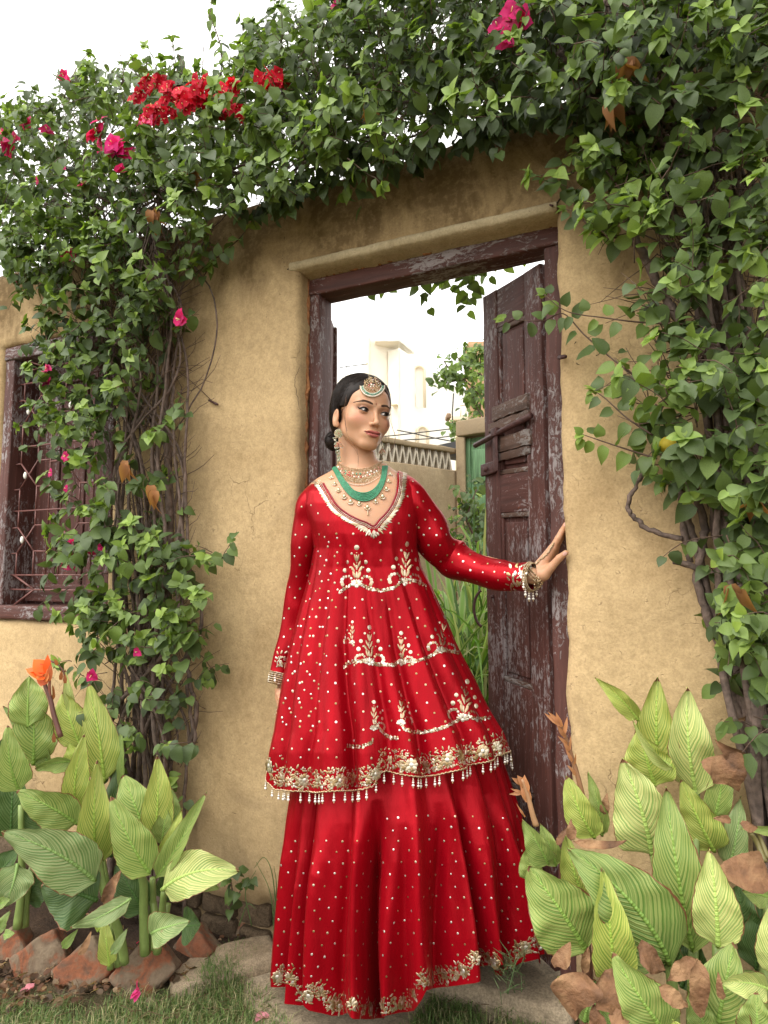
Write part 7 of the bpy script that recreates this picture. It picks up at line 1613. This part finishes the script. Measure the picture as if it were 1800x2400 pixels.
def cuff_emb(acc, bv, cx, cy, s, others):
    for (u, v, L_, w_, an) in ((-.5, -.5, .5, .22, 2.0), (-.2, -.6, .5, .2, 1.2), (.25, -.7, .45, .2, .6), (-.5, .0, .45, .24, 2.6), (-.1, .3, .5, .25, -1.2), (-.3, .55, .4, .22, -2.2), (.2, .6, .5, .25, -.4), (-.2, .0, .4, .2, 1.5), (.1, -.2, .3, .2, .2)):
        h = nearest_hit(cx + u * s, cy + v * s, [bv])
        if h is not None: x_, y_, _ = onframe(h[1]); petalg(acc, h[0], h[1], x_ * math.cos(an) + y_ * math.sin(an), pxs(L_ * s, h[0]), pxs(w_ * s, h[0]), random.choice(SILV + GOLD))
    for q_ in range(6): an = q_ * 1.05; h = nearest_hit(cx + s * .3 + s * .13 * math.cos(an), cy + s * .13 * math.sin(an), [bv]); disc(acc, h[0], h[1], pxs(s * .08, h[0]), SILV[1]) if h else None
    for t in np.linspace(0, 1, 12): an = 2.6 + 3.0 * t; h = nearest_hit(cx - s * .05 + s * .38 * math.cos(an) * .8, cy + s * .15 - s * .5 * math.sin(an), [bv]); disc(acc, h[0], h[1], pxs(s * .09, h[0]), SILV[0]) if h else None
cuff_emb(D2, bvL, 1214, 1350, 33, []); cuff_emb(D2, bvL, 1225, 1330, 20, []); cuff_emb(D2, bvL, 1205, 1372, 22, [])
o = D2.build('sleeve_embroidery', M_gold, slL); o['kind'] = 'stuff'
D2 = Acc(); cd2 = [(x + (12 if (y // 24) % 2 else 0) + U(-4, 4), y + U(-4, 4)) for y in range(1160, 1530, 24) for x in range(640, 750, 27)]
dotsprinkle(bvR, cd2, [bvT], 2.5, D2); cuff_emb(D2, bvR, 662, 1545, 20, []); cuff_emb(D2, bvR, 655, 1552, 14, []); o = D2.build('sleeve_embroidery', M_gold, slR); o['kind'] = 'stuff'
D3 = Acc(); cd3 = []
for r_, y in enumerate(range(1915, 2330, 27)):
    for x in range(630, 1290, 34): cd3.append((x + (17 if r_ % 2 else 0) + U(-6, 6), y + U(-5, 5)))
cd3 = [c for c in cd3 if c[1] < hem_s(c[0]) - 50 and (c[1] > 1960 or c[0] > 900)]
dotsprinkle(bvS, cd3, [bvT], 2.4, D3); band(D3, bvS, lambda x: hem_s(x) - 3, 650, 1272, 40, 1.5); o = D3.build('hem_embroidery', M_gold, skirt); o['kind'] = 'stuff'
# trims: beaded cord and pearl tassels round the tunic hem
hemring = c2w(VT[-1]); n_h = len(hemring); a = Acc()
for i in range(0, n_h):
    p = hemring[i]; q = hemring[(i + 1) % n_h]; m_ = int(np.linalg.norm(q - p) / .0038) + 1
    for k in range(m_): pp_ = p + (q - p) * k / m_; bead(a, pp_ + [0, 0, -.001 + .0012 * ((i + k) % 2)], .0023, random.choice(GOLD[:3]))
o = a.build('beaded_cord', M_gold, tunic); o['kind'] = 'stuff'
acc_L = 0; nxt = .01
for i in range(n_h):
    p = hemring[i]; q = hemring[(i + 1) % n_h]; acc_L += np.linalg.norm(q - p)
    if acc_L < nxt or w2c(p)[0][1] > .09: continue
    nxt = acc_L + random.choice((.021, .024, .028, .028, .012)); t_ = Acc(); z = -.004
    for (r_, c_) in ((.0019, GOLD[1]), (.0024, SILV[0]), (.0032, (.86, .80, .72)), (.0040, (.9, .86, .78)), (.0019, GOLD[0])): z -= r_; bead(t_, p + [0, 0, z], r_, c_); z -= r_ * .9
    t_.build('tassel', M_pearl, tunic)
# cuffs: bead cord, tassels, stacked bracelets, hand chain
def ringpts(c, ax, r, n=26, flat=1.0):
    ax = nrm(ax); e1 = nrm(np.cross(ax, [0, 1, 0])); e2 = np.cross(ax, e1); return [c + r * (math.cos(t) * e1 + math.sin(t) * e2 * flat) for t in np.linspace(0, 2 * math.pi, n, endpoint=False)]
a = Acc(); axL = VL_[-1].mean(0) - VL_[-4].mean(0); cLw = VL_[-1].mean(0)
for k, (dd_, r_, br) in enumerate(((.001, .0395, .0022), (.006, .0375, .0022), (.010, .036, .0020))):
    for j, p in enumerate(ringpts(cLw + nrm(axL) * dd_, axL, r_, 70 - 4 * k)): bead(a, c2w(p)[0], br, random.choice(GOLD[:3]))
o = a.build('cuff_beads', M_gold, slL)
for k, t in enumerate(np.linspace(0, 2 * math.pi, 11, endpoint=False)):
    p = c2w(ringpts(cLw + nrm(axL) * .003, axL, .038, 11)[k])[0]; ta_ = Acc(); z = -.002 - (.0 if p[2] < c2w(cLw)[0][2] else 0)
    for (r_, c_) in ((.002, GOLD[1]), (.0028, SILV[0]), (.0034, (.86, .80, .72)), (.0042, (.9, .86, .78)), (.002, GOLD[0])): z -= r_; bead(ta_, p + [0, 0, z], r_, c_); z -= r_ * .9
    ta_.build('tassel', M_pearl, slL)
bang = Acc()
for k, (px_, py_, Z_, r_) in enumerate(((1250, 1350, 1.795, .031), (1254, 1346, 1.795, .029), (1257, 1342, 1.797, .0275))):
    c = lp(px_, py_, Z_)
    for p in ringpts(c, wr - WRL + [.01, -.01, .012], r_, 42): bead(bang, c2w(p)[0], U(.0018, .0028), random.choice(GOLD[:4]))
for k in range(60): p = c2w(lp(U(1252, 1272), U(1352, 1378), U(1.75, 1.80)))[0]; bead(bang, p, U(.0018, .0026), random.choice(GOLD[:4]))
bang.build('bracelet', M_gold, person)
ch = Acc(); cpts = smooth_path(np.array([(1254, 1322), (1266, 1310), (1280, 1298), (1290, 1284), (1297, 1272)], float), 7)
for (x, y) in cpts:
    p, n = hit(bvh_hand, x + 1.5, y + 1.5)
    if p is None: p, n = hit(bvh_hand, x + 5, y + 4)
    if p is None: continue
    for _ in range(2): bead(ch, p + n * .0015 + rv(.0010), U(.0017, .0026), random.choice(GOLD[1:3]))
ch.build('hand_chain', M_gold, person)
# right wrist
a = Acc(); axR = VR_[-1].mean(0) - VR_[-4].mean(0); cRw = VR_[-1].mean(0)
for k, (dd_, r_) in enumerate(((.001, .0245), (.006, .0245), (.012, .025), (.018, .025), (.024, .0245), (.030, .0235))):
    for p in ringpts(cRw + nrm(axR) * dd_, axR, r_, 40): bead(a, c2w(p)[0], U(.0018, .0027), random.choice(GOLD[:3] + SILV[:1]))
a.build('bracelet', M_gold, person)
for k in range(7):
    p = c2w(ringpts(cRw + nrm(axR) * .006, axR, .0285, 7)[k])[0]; ta_ = Acc(); z = 0
    for (r_, c_) in ((.002, GOLD[1]), (.0026, SILV[0]), (.0032, (.86, .80, .72)), (.0042, (.9, .86, .78))): z -= r_; bead(ta_, p + [0, 0, z], r_, c_); z -= r_ * .9
    ta_.build('tassel', M_pearl, slR)
rg = Acc(); c = lp(650, 1668, 1.915)
for k in range(26): bead(rg, c2w(c)[0] + rv(.0042) * [1, 1, 1.5], .002, random.choice(GOLD[:3]))
rg.build('ring', M_gold, person)
# ------------------------------------------------------------------ jewellery
M_green_bead = simple('green_bead', (.045, .22, .115), .35, 0, 160, .35, .2); M_gem = vcol('gem', .2, 0, .7, .35)
GEM = [(.85, .80, .72), (.85, .80, .72), (.55, .10, .08), (.65, .30, .22), (.10, .30, .18)]
def bodyhit(x, y): p, n = hit(bvh_body, x, y); return (p, n) if p is not None else (None, None)
choker = Acc()
def chy(x, f):   # choker curve: upper edge y for photo column x, f 0..1 down to the lower edge
    t = (x - 842) / 50; top = 1100 - 16 * min(1, t * t) - (x - 842) * .02; return top + f * (30 + 6 * (1 - t * t))
for f, r_, st in ((0, 1.3, 2.6), (.09, 1.3, 2.3), (.17, 1.3, 2.5), (.34, 2.9, 8.4), (.34, 1.5, 3.1), (.26, 1.4, 2.7), (.44, 1.5, 2.7), (.54, 2.5, 5.2), (.62, 1.4, 2.6), (.70, 1.7, 3.1), (.79, 1.4, 2.7), (.86, 1.6, 3.3)):
    for x in np.arange(794, 893, st):
        p, n = bodyhit(x, chy(x, f))
        if p is None: continue
        big = r_ > 2.5; c = random.choice(GEM) if r_ > 2 else random.choice(GOLD[:4]); bead(choker, p + n * .002, pxs(r_ * U(.85, 1.1), p), c, (1, 1, 1.1))
        if big:
            for k in range(6): an = k * 1.05; x_, y_, _ = onframe(n); bead(choker, p + n * .0025 + (x_ * math.cos(an) + y_ * math.sin(an)) * pxs(4.0, p), pxs(1.2, p), random.choice(GOLD[:2] + [(.6, .2, .15)]))
for x in np.arange(797, 891, 3.7):
    for k in range(3):
        p, n = bodyhit(x, chy(x, .92) + k * 2.6)
        if p is not None: bead(choker, p + n * .003, pxs((.9, 1.1, 1.5)[k], p), random.choice(GOLD[:3]) if k < 2 else (.85, .72, .6))
o = choker.build('choker', M_gem, person)
# five strands of green beads
for k in range(6):
    f = k / 5; pts = [(783 + 9 * f * 1.0 - 3, 1098 - f * 2), (790 + 11 * f, 1118 + 0 * f), (806 + 9 * f, 1145 - 9 * f), (826 + 5 * f, 1166 - 14 * f), (852 + 1 * f, 1175 - 18 * f), (876 - 4 * f, 1168 - 17 * f), (893 - 7 * f, 1148 - 11 * f), (903 - 9 * f, 1122 - 4 * f), (907 - 11 * f, 1094)]
    q = smooth_path(np.array(pts), 14); q3 = []
    for (x, y) in q:
        p, n = bodyhit(x, y)
        if p is not None: q3.append(p + n * .0035)
    q3 = np.array(q3); L = np.concatenate([[0], np.cumsum(np.linalg.norm(np.diff(q3, axis=0), axis=1))]); ss = np.arange(0, L[-1], .0011); qq = np.stack([np.interp(ss, L, q3[:, i]) for i in range(3)], 1)
    a = Acc(); tube(a, qq, .0017 + .0007 * np.abs(np.sin(ss / .0044 * math.pi)), 6); a.build('green_bead_strand', M_green_bead, person)
def pend(acc, x, y, s):
    p, n = bodyhit(x, y)
    if p is None: h = hitT(x, y); p, n = h if h else (None, None)
    if p is None: return
    x_, y_, _ = onframe(n)
    bead(acc, p + n * .003, pxs(s * .42, p), (.72, .72, .50), (1, 1, 1.3)); bead(acc, p + n * .003 + y_ * pxs(s * .9, p), pxs(s * .18, p), GOLD[0])
    for an in np.linspace(-2.7, -.4, 6): bead(acc, p + n * .003 + (x_ * math.cos(an) + y_ * math.sin(an)) * pxs(s * .8, p), pxs(s * .21, p), random.choice([(.88, .78, .66), GOLD[1]]))
    for an in np.linspace(0, 6.28, 8): bead(acc, p + n * .003 + (x_ * math.cos(an) + y_ * math.sin(an) * 1.3) * pxs(s * .5, p), pxs(s * .11, p), GOLD[0])
a = Acc()
for (x, y, s) in ((778, 1120, 7), (785, 1134, 7), (794, 1149, 7.5), (807, 1164, 8.5), (822, 1176, 9), (842, 1180, 7.5), (861, 1189, 9), (880, 1175, 7.5), (896, 1164, 9), (905, 1146, 8), (910, 1128, 7), (914, 1113, 7)): a = Acc(); pend(a, x, y, s); (a.build('pendant', M_gem, person) if a.v else None)
a = Acc()
for k in range(4): p, n = bodyhit(862, 1198 + k * 3); bead(a, p + n * .003, pxs(1.4 + .3 * k, p), random.choice(GOLD[:3] + SILV[:1]))
a.build('pendant_drop', M_gem, person)
# forehead ornament
def headpt(x, y, lift=.003):
    p1, n1 = hit(bvh_body, x, y); return (p1 + n1 * lift, n1) if p1 is not None else (None, None)
bvh_hw = BVHTree.FromPolygons([Vector(v) for v in c2w(h2c(Vh))], [tuple(int(i) for i in f) for f in Fh])
def hp2(x, y, lift=.004):
    h = nearest_hit(x, y, [bvh_hw, bvh_body]); return (h[0] + h[1] * lift, h[1]) if h else (None, None)
a = Acc(); oc = np.array([870, 905.])
def orb(x, y, r, c, lift=.004, mt_=a):
    p, n = hp2(x, y, lift)
    if p is not None: bead(mt_, p, pxs(r, p), c)
for k in range(9): orb(864 + k * .6, 884 + k * 1.9, 1.3, GOLD[0])
for rr_, n_, r_, cols in ((0, 1, 3.2, [GEM[0]]), (6, 7, 2.1, GEM), (11, 13, 1.9, GOLD[:3] + [GEM[3]]), (15, 18, 1.5, GOLD[:2] + [GEM[0]])):
    for k in range(n_):
        an = k * 2 * math.pi / n_; x, y = oc[0] + rr_ * math.cos(an) * 1.12, oc[1] + rr_ * .78 * math.sin(an)
        orb(x, y, r_, random.choice(cols), .005)
for k in range(330): an = U(0, 6.28); rr_ = 19 * math.sqrt(rnd()); orb(oc[0] + 1 + rr_ * math.cos(an) * 1.05, oc[1] - 1 + rr_ * .95 * math.sin(an), U(.9, 1.5), random.choice(GOLD[:4] + [(.6, .32, .22)]), .0035)
for rr_, r_, st, cols, ls in ((20.5, 1.1, .075, [(.85, .78, .66)], .005), (22.5, 1.8, .085, [(.12, .30, .20), (.30, .48, .38)], .0045), (24.5, 1.2, .075, [(.20, .38, .28), GOLD[2]], .004), (27, 1.9, .09, [(.88, .80, .70)], .004), (29, 1.0, .07, GOLD[:2], .004)):
    for an in np.arange(.08, math.pi - .02, st): orb(oc[0] + rr_ * math.cos(an) * 1.0 + 2, oc[1] + rr_ * math.sin(an) * .92, r_, random.choice(cols), ls)
a.build('forehead_ornament', M_gem, person)
bd = Acc(); p, n = headpt(881, 947, .0006); disc(bd, p, n, pxs(1.4, p), (.20, .02, .03), 10, .3); bd.build('bindi', M_bract, person)
# earrings
def earring(cx, cy, Z, s, full=True):
    a = Acc(); c = P(cx, cy, Z); x_, y_, n = onframe(CAM - c)
    if full:
        disc(a, c - n * .003, n, pxs(10.5 * s, c), (.5, .44, .24), 20, .1)
        for rr_, n_, r_, cols in ((0, 1, 2.0, [GEM[3]]), (3.5, 7, 1.5, [(.62, .60, .38)]), (7, 13, 1.8, [(.62, .62, .40), (.75, .70, .5)]), (10, 18, 1.4, [(.85, .80, .7), GOLD[1]])):
            for k in range(n_): an = k * 6.283 / n_; bead(a, c + (x_ * math.cos(an) + y_ * math.sin(an)) * pxs(rr_ * s, c) + n * (.002 if rr_ < 5 else 0), pxs(r_ * s, c), random.choice(cols))
    for k in range(3): bead(a, c - y_ * pxs((12 + 2.4 * k) * s, c), pxs(1.3 * s, c), GOLD[1])
    b0 = c - y_ * pxs(20 * s, c)          # bell
    for row in range(7):
        f = row / 6; r_ = (2 + 7.5 * f ** .7) * s
        for k in range(14): an = k * 6.283 / 14; bead(a, b0 + (x_ * math.cos(an) + n * math.sin(an)) * pxs(r_, c) - y_ * pxs(f * 11 * s, c), pxs(1.25 * s, c), random.choice(GOLD[:3] + [GEM[3], GEM[2]]))
    for k in range(11): an = k * .57; bead(a, b0 + (x_ * math.cos(an) + n * math.sin(an)) * pxs(9.5 * s, c) - y_ * pxs(13.5 * s, c), pxs(1.5 * s, c), (.80, .74, .62))
    for k in range(70):
        t = rnd(); bead(a, c + x_ * pxs((-10 + 12 * t + U(-4, 4)) * s * (1 if full else -.3), c) - y_ * pxs((8 + 58 * t + U(-3, 3)) * s, c) - n * U(-.004, .008), pxs(U(1.2, 2.1) * s, c), random.choice([(.42, .52, .38), (.55, .60, .46), (.30, .42, .30), GOLD[1], (.8, .76, .65)]))
    a.build('earring', M_gem, person)
earring(794, 1016, 1.86, 1.0); earring(896, 1036, 1.90, .85, False)
# sandal-clad feet are hidden by the skirt hem
